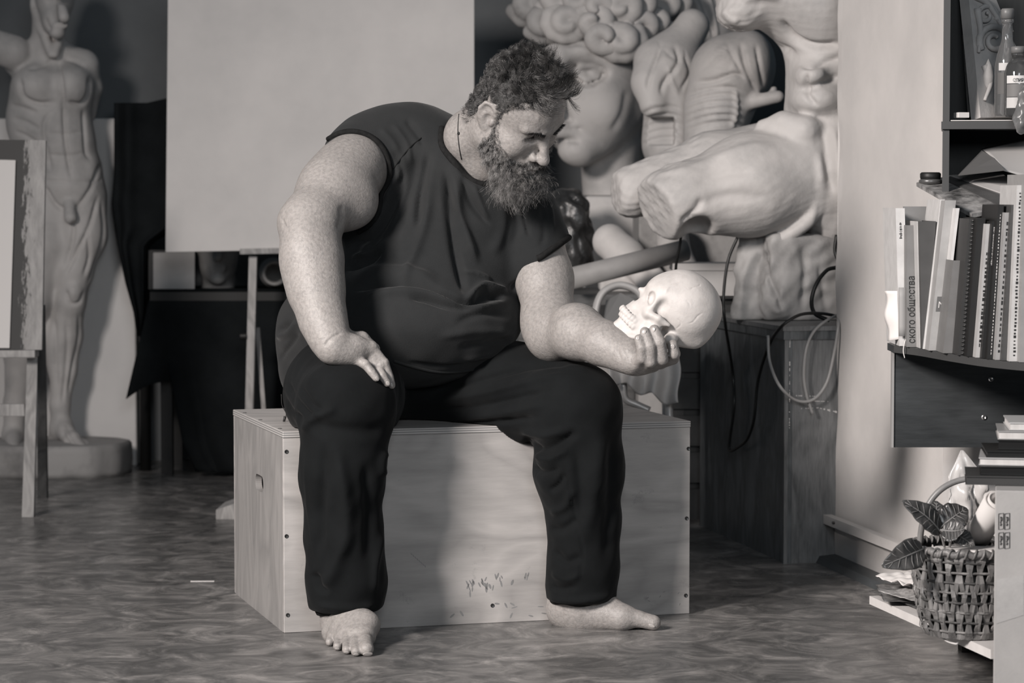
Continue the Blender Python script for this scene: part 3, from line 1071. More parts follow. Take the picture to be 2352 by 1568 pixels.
for s in (-1, 1):
    ell(0.105, 0.033 * s, 0.021, (0.026, 0.021, 0.0155), 0.011, True)
    con((0.0955, 0.010 * s, 0.038), (0.082, 0.050 * s, 0.042), 0.012, 0.009, 0.012)
    ell(0.0755, 0.034 * s, 0.024, (0.0150, 0.0165, 0.0145), 0.003)
    con((0.090, 0.020 * s, 0.018), (0.0865, 0.048 * s, 0.0155), 0.0012, 0.0012, 0.0015, True)
    con((0.087, 0.020 * s, 0.010), (0.080, 0.050 * s, 0.011), 0.004, 0.003, 0.008)
con((0.096, 0, 0.030), (0.1235, 0, -0.020), 0.0080, 0.0115, 0.010)
ell(0.1245, 0, -0.027, (0.0165, 0.0145, 0.0140), 0.005)
for s in (-1, 1):
    ell(0.109, 0.0165 * s, -0.032, (0.0125, 0.0080, 0.0108), 0.0028)
    ell(0.1145, 0.0088 * s, -0.042, (0.0085, 0.0046, 0.007), 0.002, True)
con((0.107, -0.024, -0.068), (0.1165, 0, -0.062), 0.0045, 0.0062, 0.006)
con((0.107, 0.024, -0.068), (0.1165, 0, -0.062), 0.0045, 0.0062, 0.006)
con((0.105, -0.018, -0.077), (0.112, 0.0, -0.0785), 0.006, 0.0078, 0.006)
con((0.105, 0.018, -0.077), (0.112, 0.0, -0.0785), 0.006, 0.0078, 0.006)
con((0.118, -0.02, -0.0715), (0.118, 0.02, -0.0715), 0.0014, 0.0014, 0.001, True)
for s in (-1, 1):                                   # ears
    ec = [(0.010, 0.018), (0.006, 0.032), (-0.008, 0.038), (-0.023, 0.031), (-0.028, 0.012), (-0.023, -0.008), (-0.012, -0.022), (-0.004, -0.030)]
    ey = [0.077, 0.080, 0.083, 0.088, 0.091, 0.088, 0.082, 0.078]
    for i in range(len(ec) - 1):
        con((ec[i][0], s * ey[i], ec[i][1]), (ec[i + 1][0], s * ey[i + 1], ec[i + 1][1]), 0.0048, 0.0048, 0.003)
    ell(-0.010, s * 0.080, 0.004, (0.022, 0.006, 0.030), 0.004, R=rotm(0, 0, -s * 0.35))
    ell(-0.001, s * 0.085, 0.000, (0.0115, 0.012, 0.0145), 0.003, True)
    ell(-0.011, s * 0.091, 0.020, (0.010, 0.0075, 0.0125), 0.003, True)
    con((-0.017, s * 0.0865, 0.004), (-0.012, s * 0.0855, -0.012), 0.003, 0.003, 0.003)
    ell(0.0105, s * 0.0795, -0.003, (0.005, 0.005, 0.008), 0.004)
    ell(-0.001, s * 0.078, -0.029, (0.008, 0.006, 0.009), 0.005)
# neck and trunk (kept inside the shirt)
bd.chain([hp(-0.028, 0, -0.02), hp(-0.03, 0, -0.07), W(1084, 314, 5.985), NECKB, W(1080, 450, 6.12)], [0.074, 0.070, 0.058, 0.050, 0.045], 0.03)
bd.chain([hp(0.03, 0, -0.085), W(1112, 380, 6.01)], [0.052, 0.046], 0.03)
bd.add(sd_ell(W(1005, 545, 6.13), (0.20, 0.14, 0.19), tilt), 0.05)
bd.add(sd_ell(W(940, 745, 6.06), (0.225, 0.185, 0.10)), 0.06)
bd.add(sd_ell(W(900, 850, 6.19), (0.20, 0.16, 0.09)), 0.05)
bd.chain([W(870, 372, 6.07), W(1060, 430, 6.09), W(1200, 520, 6.08)], [0.062, 0.072, 0.062], 0.04)
C(bd, [(860, 390, 6.06, 55)] + ARM_R, 0.03)
bd.add(sd_ell(W(659, 508, 5.81), (0.014, 0.016, 0.024)), 0.016)       # point of the elbow
bd.add(sd_ell(W(806, 466, 5.90), (0.060, 0.05, 0.058)), 0.03)
bd.add(sd_ell(W(700, 590, 5.76), (0.048, 0.05, 0.085)), 0.03)
C(bd, ARM_L, 0.03)
bd.add(sd_ell(W(1318, 738, 5.81), (0.045, 0.05, 0.038)), 0.02)
# legs and feet
C(bd, [(805, 880, 6.14, 95), (796, 925, 5.72, 78), (790, 1090, 5.70, 60), (792, 1340, 5.70, 50), (790, 1392, 5.70, 45)], 0.03)
C(bd, [(1020, 900, 6.14, 90), (1322, 930, 5.86, 74), (1332, 1090, 5.865, 62), (1332, 1320, 5.865, 52), (1328, 1376, 5.865, 46)], 0.03)
# foot that points at the viewer
AR = W(790, 1392, 5.70)
heel = np.array([AR[0] + 0.004, 5.735, 0.034])
bd.chain([AR, heel], [M(45, 5.7), 0.034], 0.03)
toes = [((842, 1490), 0.0155, (838, 1462)), ((817, 1496), 0.0105, (815, 1463)), ((796, 1492), 0.010, (797, 1461)), ((775, 1484), 0.0098, (780, 1457)), ((757, 1474), 0.0095, (765, 1453))]
balls = []
for i, (tp, tr_, bl) in enumerate(toes):
    tip = G(tp[0], tp[1], tr_ * 0.95)
    ball = G(bl[0], bl[1], 0.026 - 0.002 * i)
    balls.append(ball)
    bd.chain([AR + np.array([0, -0.01, -0.005]), ball + np.array([0, 0.045, 0.018]), ball], [M(40, 5.7), 0.027, 0.020], 0.02)
    bd.chain([heel, ball], [0.03, 0.018], 0.02)
for i, (tp, tr_, bl) in enumerate(toes):
    tip = G(tp[0], tp[1], tr_ * 0.95)
    mid = (tip + balls[i]) / 2 + np.array([0, 0, 0.004])
    bd.chain([balls[i], mid], [0.013 if i else 0.017, tr_ * 0.95], 0.006)
    bd.chain([mid, tip], [tr_ * 0.95, tr_], 0.004)
# foot in profile, pointing to the right
AL = W(1330, 1392, 5.875)
hl = np.array([M(1300 - 1176, 5.88), 5.882, 0.036])
Bm = np.array([M(1434 - 1176, 5.82), 5.818, 0.028]); B5 = Bm + np.array([-0.035, 0.085, -0.006])
bd.chain([W(1332, 1330, 5.870), AL], [0.054, 0.048], 0.03)
bd.chain([AL, hl], [0.047, 0.035], 0.04)
bd.add(sd_ell(hl + np.array([-0.002, 0, 0.014]), (0.034, 0.034, 0.044)), 0.02)
bd.add(sd_ell(W(1338, 1400, 5.850), (0.020, 0.018, 0.020)), 0.03)                 # ankle bone
for w_ in (0.0, 0.5, 1.0):
    b_ = Bm + (B5 - Bm) * w_
    mid_ = AL * 0.46 + b_ * 0.54 + np.array([0, 0, 0.004 - 0.010 * w_])
    bd.chain([AL + np.array([0.010, 0, -0.008]), mid_, b_], [0.043, 0.032 - 0.004 * w_, 0.026 - 0.005 * w_], 0.03)
    bd.chain([hl + np.array([0, 0.012 * w_, -0.006]), b_ + np.array([-0.01, 0, -0.004])], [0.028, 0.021], 0.025)
for i in range(5):
    b0 = Bm + (B5 - Bm) * i / 4
    L_ = [0.066, 0.066, 0.060, 0.052, 0.044][i]; r_ = [0.0172, 0.0115, 0.0108, 0.0102, 0.0098][i]
    e_ = b0 + np.array([L_, -0.012 - 0.004 * i, 0]); e_[2] = r_
    m_ = (b0 + e_) / 2 + np.array([0, 0, 0.002])
    bd.chain([b0, m_], [0.023 if i == 0 else 0.015, r_ * 1.08], 0.016)
    bd.chain([m_, e_], [r_ * 1.06, r_ * 1.02], 0.005)

# ---- resting hand (back of the hand to the viewer): each joint lies on the thigh below it
def onthigh(px, py, off):
    h = hit(t_bv, px, py, off)
    s_ = hit(s_bv, px, py, off)
    if h is None or (s_ is not None and s_[1] < h[1]): h = s_
    return h if h is not None else W(px, py, 5.66)
wr = W(768, 796, 5.662)
HANDR = {}
kn = {'index': (860, 790), 'middle': (851, 797), 'ring': (836, 810), 'little': (815, 822)}
pp = {'index': (890, 824), 'middle': (880, 834), 'ring': (862, 838), 'little': (840, 838)}
dp = {'index': (901, 856), 'middle': (894, 862), 'ring': (878, 862), 'little': (855, 856)}
tp_ = {'index': (905, 876), 'middle': (899, 882), 'ring': (889, 879), 'little': (864, 868)}
offs = {'index': 0.011, 'middle': 0.020, 'ring': 0.021, 'little': 0.019}
fr = {'index': 0.0104, 'middle': 0.0115, 'ring': 0.0113, 'little': 0.0103}
for f in kn:
    k_ = onthigh(*kn[f], offs[f] + 0.012); p_ = onthigh(*pp[f], offs[f] + 0.004); d_ = onthigh(*dp[f], offs[f] - 0.004); t_ = onthigh(*tp_[f], offs[f] - 0.007)
    lim = wr[1] + 0.02
    for q in (k_, p_, d_, t_): q[1] = np.clip(q[1], wr[1] - 0.09, lim)
    HANDR[f] = (k_, p_, d_, t_)
for f in HANDR:
    bd.chain([wr, (wr * 0.45 + HANDR[f][0] * 0.55), HANDR[f][0]], [0.028, 0.023, 0.0145], 0.014)
bd.add(sd_ell(W(768, 806, 5.665), (0.03, 0.026, 0.022)), 0.02)
for f in HANDR:
    r_ = fr[f]; k_, p_, d_, t_ = HANDR[f]
    bd.chain([k_, p_], [r_ * 1.15, r_ * 1.02], 0.003)
    bd.chain([p_, d_], [r_ * 1.0, r_ * 0.92], 0.001)
    bd.chain([d_, t_], [r_ * 0.92, r_ * 0.82], 0.001)
    bd.add(sd_ell(p_ - np.array([0, r_ * 0.2, -r_ * 0.15]), (r_ * 1.05,) * 3), 0.002)
th0, th1, th2 = W(790, 776, 5.69), W(832, 776, 5.715), W(862, 800, 5.72)
bd.chain([wr, th0, th1, th2], [0.024, 0.018, 0.013, 0.011], 0.01)

# ---- hand under the skull (little-finger side to the viewer)
SKD = 5.70
wl = W(1442, 818, 5.69)
LH = {'little': [(1462, 834, 5.655), (1474, 822, 5.628), (1474, 800, 5.622), (1467, 778, 5.626)],
      'ring': [(1482, 838, 5.670), (1494, 830, 5.632), (1494, 796, 5.624), (1481, 762, 5.634)],
      'middle': [(1500, 836, 5.690), (1520, 824, 5.640), (1516, 786, 5.630), (1503, 757, 5.640)],
      'index': [(1516, 830, 5.715), (1545, 822, 5.672), (1549, 812, 5.650), (1545, 792, 5.648)]}
lr = {'little': 0.0112, 'ring': 0.0124, 'middle': 0.0130, 'index': 0.0130}
LHW = {}
for f, pts in LH.items():
    w_ = [W(*p) for p in pts]; LHW[f] = w_
    bd.chain([wl, (wl + w_[0]) / 2 + np.array([0, 0, -0.004]), w_[0]], [0.030, 0.024, 0.0155], 0.014)
bd.add(sd_ell(W(1450, 822, 5.675), (0.028, 0.026, 0.026)), 0.015)
for f, w_ in LHW.items():
    r_ = lr[f]
    bd.chain(w_[:2], [r_ * 1.28, r_ * 1.12], 0.006)
    bd.chain(w_[1:3], [r_ * 1.12, r_], 0.002)
    bd.chain(w_[2:], [r_, r_ * 0.90], 0.002)
    
bd.chain([wl, W(1468, 812, 5.735), W(1500, 806, 5.765), W(1530, 790, 5.775)], [0.026, 0.020, 0.014, 0.011], 0.012)

bP, bQ = bd.mesh(0.0031)
BODY_MARKS = [
    ([(648, 500), (652, 515), (660, 524)], 3, -0.003), ([(775, 530), (785, 500), (782, 470)], 6, -0.004), ([(745, 800), (752, 785), (768, 772), (790, 762)], 3, -0.003),
    ([(1240, 760), (1275, 728), (1322, 704)], 9, -0.004), ([(1424, 786), (1420, 805), (1428, 832)], 2.5, -0.002),
    ([(1432, 790), (1440, 812), (1452, 835)], 2.5, -0.0015),
    ([(836, 834), (842, 838), (840, 843)], 2, -0.0012), ([(858, 834), (866, 838), (868, 843)], 2, -0.0012), ([(876, 830), (884, 834), (886, 840)], 2, -0.0012),
    ([(1468, 803), (1476, 801), (1482, 804)], 1.8, -0.001), ([(1487, 799), (1495, 797), (1502, 800)], 1.8, -0.001), ([(1508, 790), (1516, 787), (1523, 790)], 1.8, -0.001),
    ([(1488, 826), (1495, 829), (1502, 826)], 2, -0.001), ([(1470, 818), (1476, 821), (1481, 818)], 2, -0.001),
    # face: crow's feet, cheek line, brow furrow, temple vein
    ([(1190, 300), (1196, 306), (1204, 311)], 2, -0.0012), ([(1190, 312), (1198, 315), (1206, 315)], 2, -0.0010), ([(1205, 322), (1218, 327), (1230, 327)], 2.5, -0.0016),
    ([(1222, 345), (1212, 358), (1204, 372)], 4, -0.003), ([(1238, 296), (1243, 304), (1246, 310)], 2.5, -0.0018), ([(1230, 250), (1238, 265), (1234, 280)], 3, 0.0012),
    ([(1215, 258), (1235, 270), (1252, 285)], 3, -0.001),
]
bP = relief(bP, bQ, BODY_MARKS)
b_bv = bvh_of(bP, bQ)

man = thing('person', 'barefoot bearded man in dark sleeveless shirt and sweatpants sitting on plywood box holding skull', 'person', (float(W(980, 900, 6.1)[0]), 6.1, 0.0))
obj('body', (bP, bQ), M_SKIN, man, True)
obj('trousers', (tP, tQ), M_TROUSER, man, True)
shirt = obj('shirt', (sP, sQ), M_SHIRT, man, True)


def surf_line(bv, pts, off, n=6, default=6.0):
    L = catmull(np.array(pts, float), n)
    out = []
    for x, y in L:
        h = hit(bv, x, y, off)
        if h is not None: out.append(h)
    out = np.array(out)
    for _ in range(3):
        out[1:-1] = (out[:-2] + 2 * out[1:-1] + out[2:]) / 4
    return out


def first(px, py):
    """which surface is seen first through a pixel: shirt hit point and whether it lies before the skin"""
    r = nrm(ray(px, py)); c = Vector((0, 0, CAMH)); r = Vector(r)
    hs, hb = s_bv.ray_cast(c, r), b_bv.ray_cast(c, r)
    if hs[0] is None: return None, False
    return np.array(hs[0]), hb[0] is None or hs[3] < hb[3]


def opening(cx, cy, a0, a1, n, rmax, inset, sm=4):
    """ring of shirt points just outside the skin that fills an opening, walked outwards from its middle"""
    out = []
    for a in np.linspace(math.radians(a0), math.radians(a1), n):
        inside = False
        for r_ in np.arange(8, rmax, 2.0):
            p_, sh_ = first(cx + r_ * math.cos(a), cy + r_ * math.sin(a))
            if not sh_: inside = True
            elif inside:
                q_, ok = first(cx + (r_ + inset) * math.cos(a), cy + (r_ + inset) * math.sin(a))
                if ok: out.append(q_)
                break
    out = np.array(out)
    for _ in range(sm): out[1:-1] = (out[:-2] + 2 * out[1:-1] + out[2:]) / 4
    return out - np.array([0, 0.0015 + 0.0003 * (sm - 4), 0])


obj('collar', tube(opening(1085, 325, 205, 62, 40, 150, 5), 0.0075, 10, flat=0.85), M_RIB, shirt, True)
obj('armhole_trim', tube(opening(800, 430, -138, 78, 60, 190, 5), 0.0080, 10, flat=0.85), M_RIB, shirt, True)
obj('armhole_trim', tube(opening(1262, 660, -113, -60, 30, 150, 5, 14), 0.0090, 10, flat=0.85), M_RIB, shirt, True)
ds_ = catmull([W(646, 905, 6.02), W(648, 930, 6.02), W(657, 948, 6.02), W(656, 958, 6.02)], 6)
obj('drawstring', tube(ds_, 0.0011, 6), M_CORD, man, True)
obj('drawstring_toggle', tube([W(655, 956, 6.02), W(652, 968, 6.02)], [0.0034, 0.0026], 8), M_CORD, man, True)
obj('hem', tube(surf_line(s_bv, [(905, 828), (950, 842), (1000, 853), (1050, 853), (1095, 846), (1130, 832)], -0.001), 0.004, 8), M_SHIRT, shirt, True)
obj('shoulder_seam', tube(surf_line(s_bv, [(968, 316), (940, 340), (905, 385), (884, 420)], 0.0008, 10), 0.0013, 5), M_RIB, shirt, True)
for cx, cy, cd, w_, px0, px1 in ((791, 1402, 5.70, 64, 738, 842), (1330, 1392, 5.865, 66, 1268, 1388)):
    c_ = W(cx, cy, cd); r_ = M(w_, cd); c_[2] = 0.062
    ring = [c_ + np.array([r_ * 0.93 * math.cos(a), r_ * 0.93 * math.sin(a), 0.002 * math.sin(5 * a)]) for a in np.linspace(0, 2 * math.pi, 40, endpoint=False)]
    obj('trouser_cuff', tube(ring, 0.008, 8, True), M_RIB, man, True)
obj('neck_cord', tube(surf_line(b_bv, [(1054, 262), (1052, 290), (1052, 310), (1055, 340), (1060, 366)], 0.001), 0.0012, 5), M_CORD, man, True)
obj('neck_cord_knot', lathe([(0, -0.004), (0.003, -0.002), (0.003, 0.002), (0, 0.004)], 8, hit(b_bv, 1053, 306, 0.002, 5.95)), M_CORD, man, True)


def nail(px, py, w_, h_, ang):
    p = hit(b_bv, px, py, 0.0)
    if p is None: return
    loc = b_bv.find_nearest(Vector(p))
    n_ = np.array(loc[1])
    up = np.array([math.sin(ang), 0, math.cos(ang)]); up = nrm(up - n_ * (up @ n_)); rt = np.cross(up, n_)
    V, F = lathe([(0, -1), (0.6, -0.8), (0.95, -0.3), (1, 0.2), (0.8, 0.7), (0, 0.95)], 10)
    V = V[:, [0, 1, 2]]
    V = (V[:, [0]] * w_) * rt + (V[:, [2]] * h_) * up + (V[:, [1]] * 0.0007) * n_
    obj('nail', (V + p, F), M_NAIL, man, True)


for q in ((1465, 776, 0.0045, 0.0052, 0.1), (1479, 762, 0.0052, 0.006, 0.35), (1500, 757, 0.0054, 0.0062, 0.3), (1545, 796, 0.005, 0.0055, -0.1),
          (867, 869, 0.004, 0.006, 2.6), (891, 880, 0.0045, 0.006, 2.6), (900, 884, 0.003, 0.005, 2.8),
          (845, 1502, 0.011, 0.006, 0.0), (818, 1503, 0.006, 0.004, 0), (796, 1498, 0.0055, 0.0038, 0), (775, 1490, 0.005, 0.0035, 0), (1497, 1437, 0.008, 0.004, 0.4)):
    nail(*q)

# ---------------------------------------------------------------- hair and beard
rng = np.random.RandomState(3)
HL = (bP - HO) @ HR            # head-local coordinates of every skin vertex
hx, hy_, hz_ = HL.T
bN = vnormals(bP, bQ)
NL = bN @ HR
rad = np.linalg.norm(HL - np.array([0.0, 0, 0.01]), axis=1)
isear = (np.abs(hx + 0.008) < 0.026) & (np.abs(hy_) > 0.0765) & (hz_ > -0.04) & (hz_ < 0.042)
line_h = np.interp(hx, [-0.13, -0.055, -0.038, -0.030, 0.012, 0.020, 0.026, 0.034, 0.050, 0.066, 0.085], [-0.065, -0.050, -0.02, 0.040, 0.044, 0.010, 0.050, 0.076, 0.096, 0.108, 0.122])
scalp = (rad < 0.17) & (hz_ > line_h) & ~isear
line_b = np.interp(hx, [-0.03, 0.008, 0.02, 0.045, 0.075, 0.095, 0.108, 0.13], [-0.05, -0.008, -0.005, -0.030, -0.046, -0.050, -0.046, -0.044])
low_b = np.interp(hx, [-0.03, 0.0, 0.03, 0.06, 0.09, 0.13], [-0.05, -0.070, -0.096, -0.118, -0.140, -0.15])
lips = (hx > 0.098) & (np.abs(hy_) < 0.021) & (hz_ > -0.082) & (hz_ < -0.0585)
nose = (hx > 0.102) & (np.abs(hy_) < 0.026) & (hz_ > -0.0445)
beard = (rad < 0.175) & (hz_ < line_b) & (hz_ > low_b) & (hx > 0.010) & ~isear & ~lips & ~nose


def patch(mask, off, lump):
    Qm = bQ[mask[bQ].all(1)]
    used = np.unique(Qm)
    mp_ = -np.ones(len(bP), int); mp_[used] = np.arange(len(used))
    P_ = bP[used] + bN[used] * (off + lump * wob(bP[used], 110, 4))[:, None]
    return P_, mp_[Qm]


def strands(roots, dirs, length, r0, curl, droop, seg=6, lift=0.0):
    """tapered three-sided hairs; dirs unit, length per hair"""
    n = len(roots)
    pts = [roots - dirs * 0.002]
    cur = dirs.copy()
    ax = nrm_rows(rng.normal(size=(n, 3))); ph = rng.rand(n) * 6.28
    p = roots.copy()
    for s in range(1, seg + 1):
        t = s / seg
        sw = np.cross(cur, ax)
        cur = nrm_rows(cur + curl[:, None] * (sw * np.sin(ph + t * 5.0)[:, None] + ax * np.cos(ph + t * 5.0)[:, None]) * 0.6 + np.array([0, 0, -1.0]) * droop[:, None])
        p = p + cur * (length / seg)[:, None]
        pts.append(p.copy())
    pts = np.stack(pts, 1)
    a = nrm_rows(np.cross(dirs, rng.normal(size=(n, 3))))
    b = nrm_rows(np.cross(dirs, a))
    V = []
    for k in range(3):
        an = 2 * math.pi * k / 3
        rr = r0[:, None] * np.linspace(1, 0.25, seg + 1)[None, :]
        V.append(pts + (math.cos(an) * a + math.sin(an) * b)[:, None, :] * rr[:, :, None])
    V = np.stack(V, 2)                                   # hair, point, side, xyz
    m = seg + 1
    base = (np.arange(n) * m * 3)[:, None, None]
    i = np.arange(seg)[None, :, None]; k = np.arange(3)[None, None, :]
    q = np.stack(np.broadcast_arrays(base + i * 3 + k, base + i * 3 + (k + 1) % 3, base + (i + 1) * 3 + (k + 1) % 3, base + (i + 1) * 3 + k), -1)
    return V.reshape(-1, 3), q.reshape(-1, 4)


def pick(mask, n):
    idx = np.where(mask)[0]
    return rng.choice(idx, n, replace=True)


def clump(P_, scale, seed):
    """direction noise shared by neighbouring hairs, so that they gather into locks"""
    return np.stack([wob(P_, scale, seed), wob(P_, scale, seed + 1), wob(P_, scale, seed + 2)], 1)


hair = obj('hair', patch(scalp, 0.0016, 0.0006), M_SHAVED, man, True)


def lock_strands(mask, n, nlocks, dir_fn, len_fn, r0, curl, gather, droop, seg=8, jit=0.18):
    """hairs gathered into curved locks: neighbours share direction and bend, tips draw together"""
    cen = pick(mask, nlocks); ix = pick(mask, n)
    cl = np.zeros(n, int); best = np.full(n, 1e9)
    for c in range(nlocks):
        d = ((bP[ix] - bP[cen[c]]) ** 2).sum(1); m = d < best
        best[m] = d[m]; cl[m] = c
    ld = nrm_rows(dir_fn(cen) + rng.normal(size=(nlocks, 3)) * 0.28)
    la = nrm_rows(np.cross(ld, rng.normal(size=(nlocks, 3)))); lb = np.cross(ld, la)
    ph = rng.rand(nlocks) * 6.28; sp = rng.uniform(2.6, 4.6, nlocks)
    ll = len_fn(cen) * rng.uniform(0.8, 1.15, nlocks)
    dirs = nrm_rows(ld[cl] + rng.normal(size=(n, 3)) * jit)
    L = ll[cl] * rng.uniform(0.75, 1.1, n)
    p = bP[ix] + bN[ix] * 0.002
    off = p - bP[cen[cl]]
    pts = [p - bN[ix] * 0.003]
    base = p.copy()
    bend = np.zeros((n, 3))
    for q in range(1, seg + 1):
        t = q / seg
        w = (ph + sp * t)[cl][:, None]
        bend = bend + (la[cl] * np.cos(w) + lb[cl] * np.sin(w)) * (curl[cl] * L / seg)[:, None]
        pts.append(base + dirs * (L * t)[:, None] + bend - off * (gather * t * t) + np.array([0, 0, -1.0]) * (droop * L * t * t)[:, None])
    pts = np.stack(pts, 1)
    a = nrm_rows(np.cross(dirs, rng.normal(size=(n, 3)))); b = nrm_rows(np.cross(dirs, a))
    rr = r0 * np.linspace(1, 0.3, seg + 1)[None, :, None]
    V = np.stack([pts + (math.cos(k * 2.0944) * a + math.sin(k * 2.0944) * b)[:, None, :] * rr for k in range(3)], 2)
    m = seg + 1
    bs = (np.arange(n) * m * 3)[:, None, None]; i_ = np.arange(seg)[None, :, None]; k_ = np.arange(3)[None, None, :]
    Qs = np.stack(np.broadcast_arrays(bs + i_ * 3 + k_, bs + i_ * 3 + (k_ + 1) % 3, bs + (i_ + 1) * 3 + (k_ + 1) % 3, bs + (i_ + 1) * 3 + k_), -1)
    return V.reshape(-1, 3), Qs.reshape(-1, 4)


def topness(ix):
    h = HL[ix]
    t = np.clip((h[:, 2] - 0.082) / 0.040, 0, 1) * np.clip((h[:, 0] + 0.085) / 0.05, 0, 1)
    return np.maximum(t, np.clip((h[:, 0] - 0.030) / 0.03, 0, 1))


def hair_dir(ix):
    t = topness(ix)[:, None]
    d = NL[ix] * (0.30 + 0.65 * t) + np.array([0.55, 0, 0.15]) * t + np.array([-0.75, 0, -0.60]) * (1 - t)
    return nrm_rows(d) @ HR.T


def hair_len(ix):
    t = topness(ix)
    return 0.010 + 0.032 * t + 0.012 * t * np.clip((HL[ix][:, 0] - 0.02) / 0.05, 0, 1)


nl = 520
obj('locks', lock_strands(scalp, 18500, nl, hair_dir, hair_len, 0.00042, np.full(nl, 0.95), 0.72, 0.05, 6, 0.13), M_HAIR, hair, False)
dense = beard & (hz_ < line_b - 0.012) & (hx > 0.022)
brd = obj('beard', patch(dense, 0.0015, 0.0006), M_SHAVED, man, True)


def chinness(ix):
    h = HL[ix]
    return np.clip((h[:, 0] - 0.036) / 0.045, 0, 1) * np.clip((-0.066 - h[:, 2]) / 0.035, 0, 1)


def beard_dir(ix):
    h = HL[ix]; c = chinness(ix)[:, None]
    d = (NL[ix] * (0.50 - 0.2 * c)) @ HR.T + np.array([0.0, -0.06, -0.62]) * (0.8 + 0.9 * c)
    d = d + nrm_rows(W(1192, 500, 5.80) - bP[ix]) * (0.25 + 1.5 * c)
    mo = (h[:, 2] > -0.060) & (h[:, 0] > 0.095)
    d[mo] += np.sign(h[mo, 1] + 1e-6)[:, None] * HR[:, 1][None, :] * 0.6
    return nrm_rows(d)


def beard_len(ix):
    h = HL[ix]
    l = 0.0055 + 0.009 * np.clip((-0.03 - h[:, 2]) / 0.05, 0, 1) + 0.046 * chinness(ix)
    l[(h[:, 2] > -0.060) & (h[:, 0] > 0.095)] = 0.010
    return l


nl = 620
obj('whiskers', lock_strands(beard, 10500, nl, beard_dir, beard_len, 0.00035, np.full(nl, 0.62), 0.35, 0.06, 7, 0.17), M_BEARD, brd, False)
ls_ = scalp.copy()
fringe = (rad < 0.17) & (hz_ > line_h - 0.016) & (hz_ <= line_h + 0.004) & ~isear & (hx > 0.008) & (hx < 0.07)
obj('temple_hair', lock_strands(fringe, 1500, 160, hair_dir, lambda ix: np.full(len(ix), 0.008), 0.00026, np.full(160, 0.7), 0.1, 0.03, 5, 0.4), M_HAIR, hair, False)
cheekf = (rad < 0.175) & (hz_ < line_b + 0.016) & (hz_ > line_b - 0.006) & (hx > 0.014) & (hx < 0.085) & ~isear & ~lips & ~nose
obj('cheek_whiskers', lock_strands(cheekf, 900, 200, beard_dir, lambda ix: np.full(len(ix), 0.0075), 0.00024, np.full(200, 1.1), 0.0, 0.05, 6, 0.5), M_BEARD, brd, False)
nape = (rad < 0.19) & (hz_ < line_h + 0.004) & (hz_ > line_h - 0.022) & (hx < -0.035) & ~isear
obj('nape_hair', lock_strands(nape, 700, 90, hair_dir, lambda ix: np.full(len(ix), 0.009), 0.00026, np.full(90, 0.8), 0.0, 0.05, 5, 0.4), M_HAIR, hair, False)
# eyebrows and lashes
for s in (-1, 1):
    t = rng.rand(260)
    t = t ** 1.4
    r_l = np.stack([0.106 - 0.018 * t, s * (0.011 + 0.038 * t), 0.0355 + 0.006 * np.sin(t * 2.4) + rng.uniform(-0.0032, 0.0032, 260) * (1.1 - 0.7 * t)], 1)
    rw = np.array([HO + HR @ q for q in r_l])
    rr = []
    for q in rw:
        n_ = b_bv.find_nearest(Vector(q)); rr.append(np.array(n_[0]))
    rw = np.array(rr)
    d_l = np.tile(np.array([0.45, 0.9 * s, 0.12]), (260, 1)) + rng.normal(size=(260, 3)) * 0.2
    obj('eyebrow', strands(rw, nrm_rows(d_l @ HR.T), rng.uniform(0.006, 0.010, 260), np.full(260, 0.00035), np.full(260, 0.2), np.full(260, 0.0), 4), M_BROW, man)
    t = np.linspace(0, 1, 40)
    r_l = np.stack([0.0905 - 0.004 * t, s * (0.022 + 0.025 * t), 0.0165 - 0.002 * t], 1)
    d_l = np.tile(np.array([0.8, 0.2 * s, -0.5]), (40, 1)) + rng.normal(size=(40, 3)) * 0.12
    obj('eyelashes', strands(r_l @ HR.T + HO, nrm_rows(d_l @ HR.T), np.full(40, 0.0065), np.full(40, 0.00034), np.full(40, 0.1), np.full(40, 0.0), 4), M_BROW, man)
# ================================================================== plaster skull resting in the raised hand
M_SKULL = mat('skull_plaster', grey(0.39, 0.8), grey(0.50, 0.8), scale=18, rough=0.55, bump=0.0007, bscale=90, sss=0.03, lo=0.3, hi=0.55)


def K(u, v, lat=0.0):
    """skull drawing coordinates (crop of the photograph); lat = metres towards the viewer from the skull's middle plane"""
    px, py = 1160 + u * 0.2296, 560 + v * 0.2296
    return W(px, py, SKD + 0.035 - lat)


def kr(u): return M(u * 0.2296, SKD)


